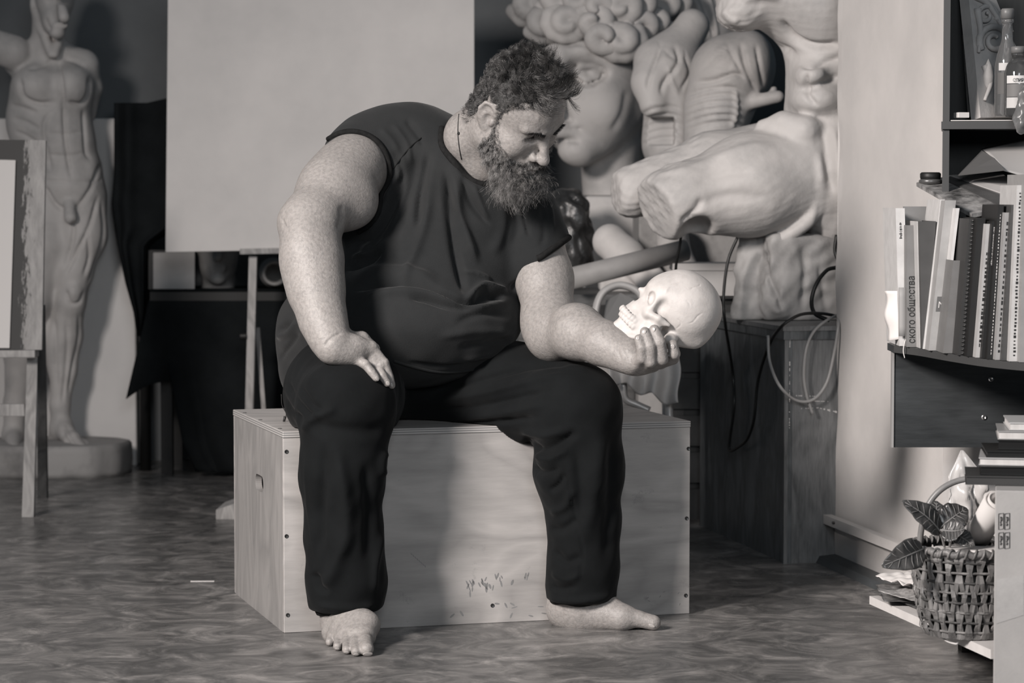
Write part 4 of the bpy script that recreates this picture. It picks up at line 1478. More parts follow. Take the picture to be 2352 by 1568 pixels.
ROLLK = rotm(0, 0.55, 0)
sk = Sdf()
sk.add(sd_ell(K(1770, 590), (kr(350), 0.070, kr(335)), ROLLK), 0.02)
sk.add(sd_ell(K(1880, 690), (kr(280), 0.066, kr(285)), ROLLK), 0.03)
sk.add(sd_ell(K(1560, 500), (kr(150), 0.052, kr(150))), 0.03)
sk.add(sd_cone(K(1700, 930), K(1930, 940), kr(110), kr(110)), 0.03)
for s in (-1, 1):
    sk.add(sd_cone(K(1490, 440, 0.020 * s), K(1520, 560, 0.046 * s), kr(45), kr(34)), 0.012)      # brow and outer rim
    sk.add(sd_cone(K(1520, 560, 0.048 * s), K(1430, 690, 0.046 * s), kr(36), kr(52)), 0.010)       # cheek bone
    sk.add(sd_cone(K(1430, 640, 0.030 * s), K(1350, 640, 0.012 * s), kr(60), kr(70)), 0.014)
    sk.cut(sd_ell(K(1560, 650, 0.074 * s), (kr(58), 0.026, kr(112)), rotm(0, 0.5, 0)), 0.008)      # hollow of the temple
    sk.add(sd_cone(K(1440, 700, 0.052 * s), K(1540, 745, 0.064 * s), kr(40), kr(30)), 0.006)
    sk.add(sd_cone(K(1540, 745, 0.064 * s), K(1630, 815, 0.062 * s), kr(30), kr(26)), 0.006)       # cheek arch
    sk.add(sd_ell(K(1655, 955, 0.046 * s), (kr(70), 0.018, kr(58)), rotm(0, 0.4, 0)), 0.012)       # knob behind the ear
    sk.cut(sd_ell(K(1620, 860, 0.064 * s), (kr(24), 0.014, kr(30))), 0.006)
sk.add(sd_cone(K(1430, 570), K(1262, 672), kr(95), kr(66)), 0.015)
sk.add(sd_cone(K(1430, 500), K(1355, 455), kr(34), kr(24)), 0.010)
for s in (-1, 1):
    sk.add(sd_cone(K(1400, 690, 0.026 * s), K(1290, 735, 0.020 * s), kr(56), kr(40)), 0.012)
    sk.cut(sd_ell(K(1455, 540, 0.056 * s), (kr(46), 0.026, kr(78)), rotm(0, 0.28, 0)), 0.003)      # eye socket
    sk.cut(sd_ell(K(1318, 540, 0.006 * s), (kr(26), 0.007, kr(70)), rotm(0, -0.35, 0)), 0.006)     # nose opening
    sk.add(sd_cone(K(1142, 836, 0.010 * s), K(1290, 950, 0.030 * s), kr(56), kr(60)), 0.014)        # lower jaw
    sk.add(sd_cone(K(1290, 945, 0.033 * s), K(1420, 930, 0.042 * s), kr(62), kr(62)), 0.014)
    sk.add(sd_cone(K(1420, 920, 0.044 * s), K(1520, 810, 0.050 * s), kr(74), kr(52)), 0.015)
    sk.add(sd_cone(K(1200, 800, 0.014 * s), K(1320, 870, 0.028 * s), kr(36), kr(40)), 0.012)
sk.add(sd_cone(K(1250, 700), K(1480, 800), kr(58), kr(110)), 0.02)
sk.add(sd_cone(K(1210, 780), K(1440, 880), kr(60), kr(100)), 0.02)
for s in (-1, 1):
    sk.add(sd_cone(K(1235, 690, 0.014 * s), K(1340, 765, 0.026 * s), kr(42), kr(46)), 0.012)
    sk.add(sd_cone(K(1205, 770, 0.014 * s), K(1330, 850, 0.028 * s), kr(40), kr(46)), 0.012)
    sk.add(sd_cone(K(1340, 790, 0.030 * s), K(1470, 850, 0.040 * s), kr(60), kr(60)), 0.02)
sk.add(sd_cone(K(1120, 830, -0.012), K(1120, 830, 0.012), kr(36), kr(36)), 0.015)
for s in (-1, 1):                                                   # teeth
    up = [(1172, 640, 0.004), (1184, 656, 0.011), (1204, 676, 0.017), (1226, 700, 0.022), (1252, 726, 0.026), (1282, 748, 0.029), (1308, 772, 0.031)]
    dn = [(1164, 694, 0.004), (1174, 708, 0.010), (1190, 728, 0.016), (1212, 752, 0.021), (1236, 778, 0.025), (1264, 806, 0.029), (1290, 828, 0.031)]
    for (u, v, l), (u2, v2, l2) in zip(up, dn):
        sk.add(sd_ell(K(u, v, (l + 0.0095) * s), (0.0056, 0.0052, 0.0084), rotm(0, 0.75, 0)), 0.0012)
        sk.add(sd_ell(K(u2, v2, (l2 + 0.0095) * s), (0.0054, 0.0050, 0.0080), rotm(0, 0.75, 0)), 0.0012)
# flat sawn underside of the cast
pa, pb = K(1640, 1012), K(1905, 1062)
nn = np.cross(pb - pa, np.array([0, 1.0, 0])); nn = nn if nn[2] < 0 else -nn
kP, kQ = None, None
sk.cut((lambda f: (lambda P: -f(P), np.full(3, -1e3), np.full(3, 1e3)))(sd_plane(K(1905, 1062), nn)[0]), 0.006)
pc = K(2085, 900)
n2 = np.cross(pc - pb, np.array([0, 1.0, 0])); n2 = n2 if n2[0] > 0 else -n2
sk.cut((lambda f: (lambda P: -f(P), np.full(3, -1e3), np.full(3, 1e3)))(sd_plane(pc + n2 / np.linalg.norm(n2) * 0.004, n2)[0]), 0.012)
kP, kQ = sk.mesh(0.0018)
KM = lambda pts: [(1160 + u * 0.2296, 560 + v * 0.2296) for u, v in pts]
kP = relief(kP, kQ, [
    (KM([(1960, 390), (1940, 420), (1900, 430), (1840, 460)]), 1.3, -0.0012), (KM([(1800, 560), (1840, 590), (1850, 640)]), 1.2, -0.001), (KM([(2000, 680), (1930, 720), (1880, 780), (1820, 800)]), 1.4, -0.001),
    (KM([(1720, 740), (1760, 800), (1700, 860)]), 1.2, -0.001), (KM([(1460, 770), (1462, 810), (1470, 850)]), 1.3, -0.0016), (KM([(1600, 500), (1640, 430), (1740, 400)]), 3, 0.0012),
    (KM([(1430, 520), (1420, 580), (1440, 620)]), 2, 0.0014)])
skull = obj('skull', (kP, kQ), M_SKULL, None, True)
tag(skull, 'white plaster skull lying face up in the raised hand of the man', 'skull')
# ================================================================== left background
def mat_plaster(name, v, warm=0.5, dirt=0.5):
    return mat(name, grey(v * dirt, warm * 0.6), grey(v, warm), scale=7, detail=9, rough=0.6, bump=0.0012, bscale=55, lo=0.25, hi=0.52)


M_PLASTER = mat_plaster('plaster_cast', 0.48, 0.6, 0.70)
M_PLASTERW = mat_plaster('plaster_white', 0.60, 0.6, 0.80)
M_PLASTERD = mat_plaster('plaster_dark', 0.34, 0.4, 0.45)
M_BLACKCLOTH = mat('black_cloth', grey(0.011, -2.2), grey(0.017, -2.0), scale=6, rough=0.95, bump=0.0006, bscale=300, spec=0.03)
M_PAPER = mat('white_paper', grey(0.62, 0.5), rough=0.7)
M_CARTON = mat('grey_carton', grey(0.40, 0.4), grey(0.48, 0.4), scale=8, rough=0.7)


def ccone(s, pts, k=0.03): C(s, pts, k)


# ---------------------------------------------------------------- standing anatomical figure
SD = 9.2
fg = Sdf()
def E(px, py, rx, rz, ry, d=SD, k=0.03, tiltx=0.0): fg.add(sd_ell(W(px, py, d), (M(rx, d), ry, M(rz, d)), rotm(0, tiltx, 0)), k)
E(126, -8, 44, 62, 0.098, 9.14, 0.02)                     # head
E(126, 44, 30, 40, 0.07, 9.10, 0.02)
fg.add(sd_cone(W(136, -20, 9.035), W(147, 40, 9.0), 0.012, 0.02), 0.02)                   # nose
fg.add(sd_cone(W(128, 58, 9.03), W(150, 57, 9.03), 0.011, 0.011), 0.012)                   # lips
E(132, 76, 18, 14, 0.03, 9.05, k=0.02)
for sx in (112, 148): fg.cut(sd_ell(W(sx, 2, 9.02), (0.022, 0.03, 0.013)), 0.01)
fg.add(sd_ell(W(78, 10, 9.14), (0.014, 0.03, 0.04)), 0.01)                                 # ear
ccone(fg, [(110, 45, 9.17, 36), (108, 110, 9.2, 36)], 0.02)
ccone(fg, [(95, 60, 9.14, 12), (118, 125, 9.10, 9)], 0.01)
ccone(fg, [(140, 80, 9.14, 10), (126, 125, 9.10, 9)], 0.01)
ccone(fg, [(45, 140, 9.2, 38), (110, 132, 9.2, 42), (190, 146, 9.2, 34)], 0.04)            # shoulders
E(88, 200, 62, 58, 0.12, 9.17); E(168, 200, 48, 58, 0.11, 9.17)                            # chest
E(112, 275, 98, 110, 0.12, 9.2, 0.04)
E(150, 345, 72, 85, 0.105, 9.2, 0.04)
E(160, 425, 74, 70, 0.115, 9.2, 0.04)
E(212, 390, 20, 34, 0.07, 9.2)
ccone(fg, [(30, 120, 9.14, 40), (-40, 95, 9.12, 36)], 0.02)                                # raised arm, cut at the frame
ccone(fg, [(200, 150, 9.2, 26), (212, 200, 9.24, 22), (206, 262, 9.27, 15)], 0.02)         # arm behind
ccone(fg, [(186, 455, 9.2, 60), (186, 540, 9.17, 57), (170, 620, 9.15, 42), (163, 690, 9.14, 34)], 0.03)
ccone(fg, [(162, 690, 9.14, 33), (148, 770, 9.19, 41), (145, 850, 9.20, 31), (138, 930, 9.2, 22), (140, 985, 9.2, 24)], 0.02)
E(172, 668, 24, 28, 0.05, 9.12, k=0.012)                                                   # knee cap
E(128, 790, 26, 60, 0.06, 9.2)
ccone(fg, [(140, 985, 9.2, 25), (128, 1018, 9.24, 20)], 0.02)
ccone(fg, [(145, 985, 9.18, 24), (168, 1012, 9.08, 18), (190, 1030, 8.98, 11)], 0.02)
for k_ in range(5): ccone(fg, [(158 + k_ * 9, 1016, 9.08, 9), (176 + k_ * 8, 1034 - k_ * 1.5, 8.96 + 0.01 * k_, 6.5)], 0.006)
ccone(fg, [(118, 455, 9.2, 56), (100, 560, 9.15, 56), (72, 690, 9.12, 40), (50, 800, 9.18, 40), (35, 930, 9.2, 24), (30, 1000, 9.2, 24)], 0.03)
ccone(fg, [(30, 1000, 9.2, 24), (34, 1030, 8.98, 12)], 0.02)
ccone(fg, [(160, 470, 9.10, 14), (162, 500, 9.06, 15)], 0.012)
fP, fQ = fg.mesh(0.006)
FGM = [([(133, 125), (140, 180), (146, 240), (150, 320), (162, 400), (168, 425)], 4, -0.014), ([(60, 160), (100, 150), (128, 132)], 4, -0.008), ([(140, 135), (170, 140), (200, 155)], 4, -0.008),
       ([(45, 170), (52, 220), (90, 238), (132, 232)], 5, -0.014), ([(148, 232), (185, 240), (204, 215), (206, 170)], 5, -0.014), ([(110, 305), (150, 308), (195, 302)], 3, -0.006), ([(105, 355), (155, 358), (200, 350)], 3, -0.006),
       ([(118, 250), (100, 290), (108, 350), (120, 400)], 4, -0.010), ([(190, 245), (194, 300), (198, 350), (212, 372)], 4, -0.012), ([(100, 414), (165, 418), (232, 414)], 2.5, -0.007, 1),
       ([(232, 372), (210, 430), (180, 475), (172, 490)], 4, -0.016), ([(100, 425), (125, 465), (152, 486)], 4, -0.014), ([(20, 240), (60, 250), (90, 262)], 4, -0.007), ([(22, 270), (60, 280), (95, 300)], 4, -0.007), ([(30, 300), (60, 312), (95, 335)], 4, -0.006),
       ([(228, 440), (205, 520), (165, 600), (140, 650)], 4, -0.014), ([(170, 500), (165, 560), (145, 620)], 4, -0.012), ([(232, 450), (238, 540), (215, 620), (196, 660)], 4, -0.010), ([(200, 530), (205, 590), (190, 640)], 4, -0.010),
       ([(150, 660), (160, 694), (182, 694), (194, 664)], 3, -0.010), ([(150, 715), (155, 790), (148, 880), (140, 940)], 4, -0.008), ([(180, 710), (182, 770), (168, 840), (155, 920)], 4, -0.009), ([(125, 720), (128, 800), (130, 900)], 4, -0.008),
       ([(150, 970), (165, 1000), (180, 1022)], 3, -0.006), ([(140, 975), (150, 1005), (165, 1025)], 3, -0.006), ([(104, 40), (112, 62), (118, 72)], 3, -0.006), ([(130, 57.5), (140, 58), (152, 57)], 1.6, -0.006, 1)]
fP = relief(fP, fQ, FGM)
fig = thing('anatomical_figure', 'tall grey plaster anatomical figure standing on a round base at the left wall', 'sculpture', (W(130, 1040, SD)[0], SD, 0))
obj('figure', (fP, fQ), M_PLASTER, fig, True)
# rounded base
bc = np.array([W(120, 1060, 9.2)[0], 9.125, 0]); brx = W(304, 1060, 9.2)[0] - bc[0]
def base_ring(u, v):
    a = 2 * math.pi * u
    ch = 1 + 0.02 * math.sin(5 * a + 1) + 0.012 * math.sin(11 * a)
    prof = [(0.0, 0.112), (0.86, 0.112), (0.96, 0.110), (0.99, 0.100), (1.0, 0.05), (0.985, 0.0), (0, 0.0)]
    i = min(int(v * 6 + 1e-6), 5); t = v * 6 - i
    r = prof[i][0] * (1 - t) + prof[i + 1][0] * t; z = prof[i][1] * (1 - t) + prof[i + 1][1] * t
    sgn = lambda x: math.copysign(abs(x) ** 0.75, x)
    return (bc[0] + brx * r * ch * sgn(math.cos(a)), bc[1] + 0.205 * r * ch * sgn(math.sin(a)), z)
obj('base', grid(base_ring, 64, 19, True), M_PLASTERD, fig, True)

# ---------------------------------------------------------------- old easel with a stained drawing board at the left edge
M_STAIN = None
def mat_stained():
    m, t, b = _tree('stained_board')
    L = t.links.new
    tc = node(t, 'ShaderNodeTexCoord'); mp = node(t, 'ShaderNodeMapping'); mp.inputs['Scale'].default_value = (2.2, 1, 0.5); L(tc.outputs['Object'], mp.inputs[0])
    n1 = node(t, 'ShaderNodeTexNoise', i_Scale=26.0, i_Detail=8, i_Roughness=0.7); L(mp.outputs[0], n1.inputs['Vector'])
    r1 = ramp(t, [(0.3, grey(0.20, .3)), (0.7, grey(0.36, .4))]); L(n1.outputs[0], r1.inputs[0])
    sx = node(t, 'ShaderNodeSeparateXYZ'); L(tc.outputs['Object'], sx.inputs[0])
    xb = W(60, 500, 7.8)[0]
    mr = node(t, 'ShaderNodeMapRange', i_1=-0.045, i_2=0.035, i_3=0.42, i_4=-0.22); L(sx.outputs['X'], mr.inputs[0])
    n2 = node(t, 'ShaderNodeTexNoise', i_Scale=40.0, i_Detail=6, i_Roughness=0.75); L(mp.outputs[0], n2.inputs['Vector'])
    ad = node(t, 'ShaderNodeMath', operation='ADD'); L(n2.outputs[0], ad.inputs[0]); L(mr.outputs[0], ad.inputs[1])
    r2 = ramp(t, [(0.58, (0, 0, 0)), (0.66, (1, 1, 1))]); L(ad.outputs[0], r2.inputs[0])
    mx = node(t, 'ShaderNodeMix', data_type='RGBA'); mx.inputs['B'].default_value = (*grey(0.02), 1)
    L(r2.outputs[0], mx.inputs['Factor']); L(r1.outputs[0], mx.inputs['A']); L(mx.outputs['Result'], b.inputs['Base Color'])
    b.inputs['Roughness'].default_value = 0.6
    return m
LE = 7.84
le = thing('studio_easel', 'worn wooden easel at the left edge with crossbar and two legs in view', 'easel', (W(40, 1000, LE)[0], LE, 0))
obj('ledge', bar(W(-60, 812, LE - 0.02), W(85, 811, LE - 0.02), M(17, LE), 0.07, (0, 1, 0), 0.002), M_EASELOLD, le)
obj('leg', hexa([G(50, 1187), G(77, 1187), G(77, 1187) + np.array([0, 0.03, 0]), G(50, 1187) + np.array([0, 0.03, 0]), W(62, 822, LE), W(86, 822, LE), W(86, 822, LE + 0.03), W(62, 822, LE + 0.03)]), M_EASELOLD, le)
obj('crossbar', bar(W(-60, 941, LE + 0.05), W(58, 941, LE + 0.05), M(28, LE), 0.02, (0, 1, 0), 0.001), M_EASELOLD, le)
rf = G(96, 1143)
obj('rear_leg', hexa([rf + np.array([-0.014, 0, 0]), rf + np.array([0.016, 0, 0]), rf + np.array([0.016, 0.03, 0]), rf + np.array([-0.014, 0.03, 0]), W(86, 700, 8.0), W(104, 700, 8.0), W(104, 700, 8.03), W(86, 700, 8.03)]), mat_wood('easel_dark_leg', grey(0.05), grey(0.10), 'z'), le)
# drawing board: origin placed at the stained edge so that the stain follows it
db = obj('drawing_board', slab([W(-40, 803, 7.80), W(96, 803, 7.80), W(105, 322, 7.88), W(-40, 320, 7.88)], -0.018), mat_stained(), None, False, pivot=W(62, 803, 7.80))
tag(db, 'stained wooden drawing board standing on the worn easel at left edge', 'board')
pp_ = obj('sheet_of_paper', slab([W(-34, 799, 7.796), W(22, 799, 7.796), W(36, 368, 7.866), W(-34, 366, 7.866)], 0.002), M_PAPER)
tag(pp_, 'blank white sheet pinned on the stained drawing board', 'paper')

# ---------------------------------------------------------------- tall black-draped stand
def contour(y, pts):
    return float(np.interp(y, [p[1] for p in pts], [p[0] for p in pts]))
LC = [(262, 238), (263, 400), (258, 470), (270, 560), (288, 650), (306, 715), (314, 770)]
RC = [(415, 238), (415, 520), (345, 560), (340, 650), (335, 715), (324, 770)]
def drape_tall(u, v):
    y = 236 + (772 - 236) * v
    l, r = contour(y, LC), contour(y, RC)
    a = 2 * math.pi * u
    cx, hw = (l + r) / 2, (r - l) / 2
    d = 9.19 + 0.13 * math.sin(a) * (1 - 0.35 * v)
    fold = 1 + (0.035 * math.sin(9 * a + 2 * v) + 0.03 * math.sin(4 * a + 5 * v)) * min(1, 0.25 + v)
    top = 0 if v > 0.02 else 0
    c = math.copysign(abs(math.cos(a)) ** 0.6, math.cos(a))
    yy = y - (18 * max(0, c) if v < 0.2 else 0) * (1 - v * 5 if v < 0.2 else 0)
    return W(cx + hw * c * fold, yy, d * (1 + 0.002 * math.sin(7 * a)))
V, F = grid(drape_tall, 72, 40, True)
F.append(tuple(i * 40 for i in range(71, -1, -1)))
dt = thing('draped_stand', 'tall stand under a black cloth left of the large blank canvas', 'stand', (W(350, 900, 9.3)[0], 9.19, 0))
obj('black_cloth', (V, F), M_BLACKCLOTH, dt, True)
obj('pole', tube([(W(345, 900, 9.32)[0], 9.19, 0), (W(345, 900, 9.32)[0], 9.19, 1.0)], 0.02, 10), M_BLACK, dt, True)

# ---------------------------------------------------------------- table under a black cloth
TD = 9.05
TZ = W(500, 668, TD)[2]
tb = thing('draped_table', 'low table completely covered with a hanging black cloth behind the box', 'table', (W(560, 1000, TD)[0], 9.2, 0))
xa, xb_ = W(346, 668, TD)[0], W(980, 668, TD)[0]
obj('table_top', box(((xa + xb_) / 2, TD + 0.16, TZ - 0.018), (xb_ - xa, 0.36, 0.03)), M_BLACK, tb)
for lx in (xa + 0.05, xb_ - 0.05):
    for ly in (TD + 0.03, TD + 0.3): obj('leg', box((lx, ly, (TZ - 0.03) / 2), (0.04, 0.04, TZ - 0.03)), M_BLACK, tb)
def front_sheet(u, v):
    x0 = float(np.interp(v, [0, 0.5, 0.85, 1], [346, 392, 420, 450])); x1 = 980
    px = x0 + (x1 - x0) * u
    y = 668 + (1084 - 668) * v
    d = TD - 0.012 - 0.05 * v * (0.5 + 0.5 * math.sin(u * 26 + 1.2 * math.sin(3 * v))) - 0.06 * v
    if u < 0.08: d += 0.03 * v
    return W(px, y, d)
def top_sheet(u, v):
    p = W(346 + 634 * u, 668, TD - 0.012)
    return p + np.array([0, v * 0.36, 0.002])
obj('black_cloth', thicken(merge(grid(front_sheet, 90, 36), grid(top_sheet, 30, 6)), -0.003), M_BLACKCLOTH, tb, True)
def flap(u, v):
    a = np.array([346, 672]) * (1 - v) + np.array([289, 916]) * v
    b = np.array([386, 690]) * (1 - v) + np.array([396, 878]) * v
    p = a * (1 - u) + b * u
    if v > 0.9: p[1] -= 14 * math.sin(math.pi * u) * (v - 0.9) * 10
    return W(p[0], p[1], TD - 0.012 + 0.03 * math.sin(u * 5 + 2) * v - 0.05 * v)
obj('cloth_corner', thicken(grid(flap, 16, 30), -0.003), M_BLACKCLOTH, tb, True)
obj('foot_block', box(G(437, 1082) + np.array([0, 0.05, 0.015]), (0.06, 0.05, 0.04)), M_BLACK, tb)
# things on the covered table
zt = TZ + 0.001
cb = thing('small_canvas', 'small stretched canvas standing on the black covered table under the large one', 'canvas', (W(395, 660, TD + 0.06)[0], TD + 0.1, zt))
pz = W(395, 666, TD + 0.06)
obj('canvas_front', slab([W(352, 666, TD + 0.05), W(447, 666, TD + 0.05), W(447, 578, TD + 0.07), W(352, 580, TD + 0.07)], -0.004), M_CARTON, cb)
obj('stretcher_frame', slab([W(341, 664, TD + 0.06), W(446, 664, TD + 0.06), W(446, 574, TD + 0.08), W(341, 574, TD + 0.08)], -0.035), mat('canvas_side', grey(0.06), rough=0.8), cb)
ph = Sdf()
HDD = TD + 0.17
ph.add(sd_ell(W(500, 560, HDD), (0.075, 0.10, 0.12)), 0.02); ph.add(sd_ell(W(500, 610, HDD - 0.02), (0.062, 0.08, 0.075)), 0.03)
ph.add(sd_cone(W(500, 555, HDD - 0.10), W(500, 590, HDD - 0.115), 0.012, 0.018), 0.012)
ph.add(sd_cone(W(486, 612, HDD - 0.09), W(514, 612, HDD - 0.09), 0.010, 0.010), 0.008); ph.add(sd_cone(W(488, 620, HDD - 0.09), W(512, 620, HDD - 0.09), 0.009, 0.009), 0.008)
ph.add(sd_ell(W(500, 642, HDD - 0.08), (0.024, 0.024, 0.018)), 0.02)
ph.add(sd_cone(W(500, 630, HDD), W(500, 660, HDD), 0.05, 0.06), 0.02)
hP, hQ = ph.mesh(0.005)
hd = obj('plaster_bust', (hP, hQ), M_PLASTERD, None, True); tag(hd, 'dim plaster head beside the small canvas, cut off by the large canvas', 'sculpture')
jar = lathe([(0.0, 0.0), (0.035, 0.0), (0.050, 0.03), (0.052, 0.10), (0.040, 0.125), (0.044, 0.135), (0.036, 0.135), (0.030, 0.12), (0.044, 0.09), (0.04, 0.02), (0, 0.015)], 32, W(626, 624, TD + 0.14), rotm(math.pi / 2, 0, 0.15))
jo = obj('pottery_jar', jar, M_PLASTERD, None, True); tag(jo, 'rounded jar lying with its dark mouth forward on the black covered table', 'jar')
# ================================================================== plaster casts behind and to the right
def El(s, px, py, rx, rz, ry, d, k=0.03, tiltx=0.0, cut=False):
    (s.cut if cut else s.add)(sd_ell(W(px, py, d), (M(rx, d), ry, M(rz, d)), rotm(0, tiltx, 0)), k)


# ---------------------------------------------------------------- oversize curly head on a white plinth
GD = 8.75
gh = Sdf()
El(gh, 1352, 190, 112, 165, 0.20, GD, 0.04)
El(gh, 1345, 270, 92, 95, 0.16, GD - 0.02, 0.05)
El(gh, 1395, 190, 95, 150, 0.20, GD + 0.05, 0.04)
gh.add(sd_cone(W(1440, 255, GD - 0.02), W(1335, 350, GD - 0.12), 0.055, 0.045), 0.05)
El(gh, 1318, 345, 36, 30, 0.05, GD - 0.14, 0.04)
gh.cut(sd_ell(W(1350, 166, GD - 0.225), (0.078, 0.105, 0.042)), 0.016)
gh.cut(sd_ell(W(1258, 172, GD - 0.20), (0.06, 0.065, 0.036)), 0.035)
gh.chain([W(1285, 124, GD - 0.190), W(1340, 116, GD - 0.190), W(1405, 140, GD - 0.155)], [0.026, 0.026, 0.018], 0.025)
gh.add(sd_cone(W(1270, 118, GD - 0.180), W(1230, 140, GD - 0.14), 0.024, 0.02), 0.03)
gh.add(sd_ell(W(1350, 166, GD - 0.140), (0.046, 0.034, 0.032)), 0.004)
gh.cut(sd_cone(W(1328, 168, GD - 0.176), W(1374, 168, GD - 0.170), 0.003, 0.003), 0.002)
gh.cut(sd_ell(W(1352, 165, GD - 0.176), (0.015, 0.012, 0.015)), 0.002)
gh.chain([W(1322, 164, GD - 0.168), W(1336, 150, GD - 0.176), W(1360, 148, GD - 0.172), W(1384, 162, GD - 0.158)], [0.009, 0.013, 0.013, 0.009], 0.004)
gh.chain([W(1324, 170, GD - 0.168), W(1345, 184, GD - 0.170), W(1376, 176, GD - 0.160)], [0.007, 0.010, 0.007], 0.005)
gh.add(sd_cone(W(1284, 140, GD - 0.20), W(1266, 245, GD - 0.215), 0.022, 0.028), 0.04)
El(gh, 1266, 250, 24, 18, 0.030, GD - 0.215, 0.02)
gh.add(sd_ell(W(1250, 168, GD - 0.135), (0.042, 0.034, 0.030)), 0.004)
gh.add(sd_cone(W(1262, 290, GD - 0.20), W(1325, 288, GD - 0.165), 0.016, 0.010), 0.018)
gh.add(sd_cone(W(1265, 308, GD - 0.195), W(1322, 306, GD - 0.165), 0.018, 0.012), 0.016)
gh.cut(sd_cone(W(1255, 298, GD - 0.215), W(1332, 296, GD - 0.175), 0.005, 0.004), 0.006)
El(gh, 1390, 255, 46, 50, 0.09, GD - 0.10, 0.05)
gh.chain([W(1400, 330, GD + 0.06), W(1400, 400, GD + 0.08), W(1405, 447, GD + 0.08)], [0.105, 0.088, 0.10], 0.03)
gh.cut(sd_plane(W(1400, 449, GD), (0, 0, 1)), 0.002) if False else None
gP, gQ = gh.mesh(0.007)
gP = relief(gP, gQ, [([(1285, 235), (1300, 262), (1318, 285)], 7, -0.010), ([(1290, 105), (1330, 100), (1380, 118)], 6, -0.006), ([(1325, 190), (1350, 198), (1375, 190)], 4, -0.006), ([(1300, 325), (1318, 322), (1335, 330)], 6, -0.008), ([(1440, 200), (1430, 260), (1400, 310)], 8, -0.006)])
gz = W(1400, 449, GD)[2]
bust = thing('giant_bust', 'oversize plaster head with thick curls and one visible eye behind the man', 'sculpture', (W(1400, 449, GD)[0], GD, gz))
gP[:, 2] = np.maximum(gP[:, 2], gz)
obj('face', (gP, gQ), M_PLASTER, bust, True)
rngc = np.random.RandomState(11)
curl_spots = []
for row, (yy, x0, x1, n) in enumerate([(92, 1372, 1530, 4), (58, 1232, 1540, 6), (8, 1205, 1550, 7), (-48, 1215, 1540, 6)]):
    for i in range(n):
        t = (i + 0.5) / n
        x = x0 + (x1 - x0) * t + rngc.uniform(-8, 8)
        y = yy + rngc.uniform(-10, 10) + (18 * t if row == 0 else 0)
        edge = abs(x - 1375) / 175
        curl_spots.append((x, y, GD - 0.21 + 0.24 * edge ** 2 + 0.02 * row, rngc.uniform(30, 46), rngc.choice([-1, 1]), rngc.rand() * 6))
for x, y, d, r, sgn, ph0 in curl_spots:
    cs = Sdf()
    n = 17
    pts, rad = [], []
    for i in range(n):
        t = i / (n - 1); a = ph0 + sgn * t * 2 * math.pi * (0.75 + 0.06 * (r - 30)); rr = r * (1.12 - 0.85 * t)
        pts.append(W(x + rr * math.cos(a), y + rr * 0.75 * math.sin(a), d - 0.055 * t)); rad.append(M(r * (0.30 + 0.26 * math.sin(math.pi * min(1, t * 0.8 + 0.15)) - 0.10 * t), d))
    cs.chain(pts, rad, 0.006)
    cs.add(sd_ell(W(x, y, d + 0.03), (M(r * 0.9, d), 0.05, M(r * 0.9, d))), 0.01)
    P_, Q_ = cs.mesh(0.008, 12)
    obj('hair_curl', (P_, Q_), M_PLASTERD if y < 60 and x < 1260 else M_PLASTER, bust, True)  # shadow of the canvas painted in: upper left curls get darker plaster
px0, px1 = W(1346, 600, GD - 0.17)[0], W(1500, 600, GD - 0.17)[0]
pl = obj('white_plinth', box(((px0 + px1) / 2, GD + 0.03, gz / 2 - 0.001), (px1 - px0, 0.40, gz - 0.002), None, 0.006), M_PLASTERW)
tag(pl, 'plain white plinth below the oversize curly plaster head', 'plinth')

# ---------------------------------------------------------------- two torso casts between the head and the large torso
def ribs(cx, cy, w, h, n, bend=0.25, dep=-0.010, wd=4):
    out = []
    for i in range(n):
        y = cy - h / 2 + h * i / (n - 1)
        out.append(([(cx - w / 2, y + bend * w * 0.5), (cx - w * 0.15, y), (cx + w * 0.25, y - 4), (cx + w / 2, y + bend * w * 0.3)], wd, dep))
    return out
D1 = 8.35
t1 = Sdf()
El(t1, 1535, 160, 72, 82, 0.13, D1, 0.04); El(t1, 1545, 250, 66, 80, 0.12, D1, 0.05); El(t1, 1540, 330, 66, 70, 0.12, D1, 0.05)
t1.chain([W(1500, 140, D1 - 0.03), W(1492, 190, D1 - 0.08), W(1500, 240, D1 - 0.11)], [M(44, D1), M(38, D1), M(31, D1)], 0.03)
t1.cut(sd_box(W(1500, 300, D1 - 0.16), (0.14, 0.2, M(62, D1))), 0.003)
t1.chain([W(1560, 110, D1), W(1590, 60, D1 + 0.03)], [M(46, D1), M(40, D1)], 0.04)
aP, aQ = t1.mesh(0.006)
aP = relief(aP, aQ, ribs(1520, 285, 110, 70, 5, 0.3, -0.008) + [([(1520, 95), (1505, 140), (1490, 185), (1484, 215)], 5, -0.010), ([(1545, 95), (1560, 140), (1525, 190), (1518, 225)], 5, -0.014), ([(1570, 120), (1585, 165), (1560, 215)], 4, -0.009), ([(1535, 150), (1545, 190), (1560, 220)], 4, 0.008)] + [([(1508 + i * 9, 88 + i * 3), (1522 + i * 8, 112 + i * 4), (1545 + i * 5, 135 + i * 4)], 2.4, -0.004) for i in range(8)])
tz1 = W(1545, 380, D1)[2]
to1 = obj('torso_cast', (aP, aQ), M_PLASTER, None, True); tag(to1, 'plaster anatomical torso with a hanging upper-arm stump right of the curly head', 'sculpture', 'torso casts on the rear plinth')
D2 = 8.15
t2 = Sdf()
El(t2, 1672, 170, 88, 92, 0.15, D2, 0.04, 0.3); El(t2, 1650, 250, 80, 70, 0.14, D2, 0.05); El(t2, 1720, 150, 60, 80, 0.14, D2, 0.04); El(t2, 1640, 320, 70, 60, 0.12, D2, 0.05)
t2.chain([W(1705, 238, D2 - 0.08), W(1788, 222, D2 - 0.14)], [M(18, D2), M(14, D2)], 0.015)
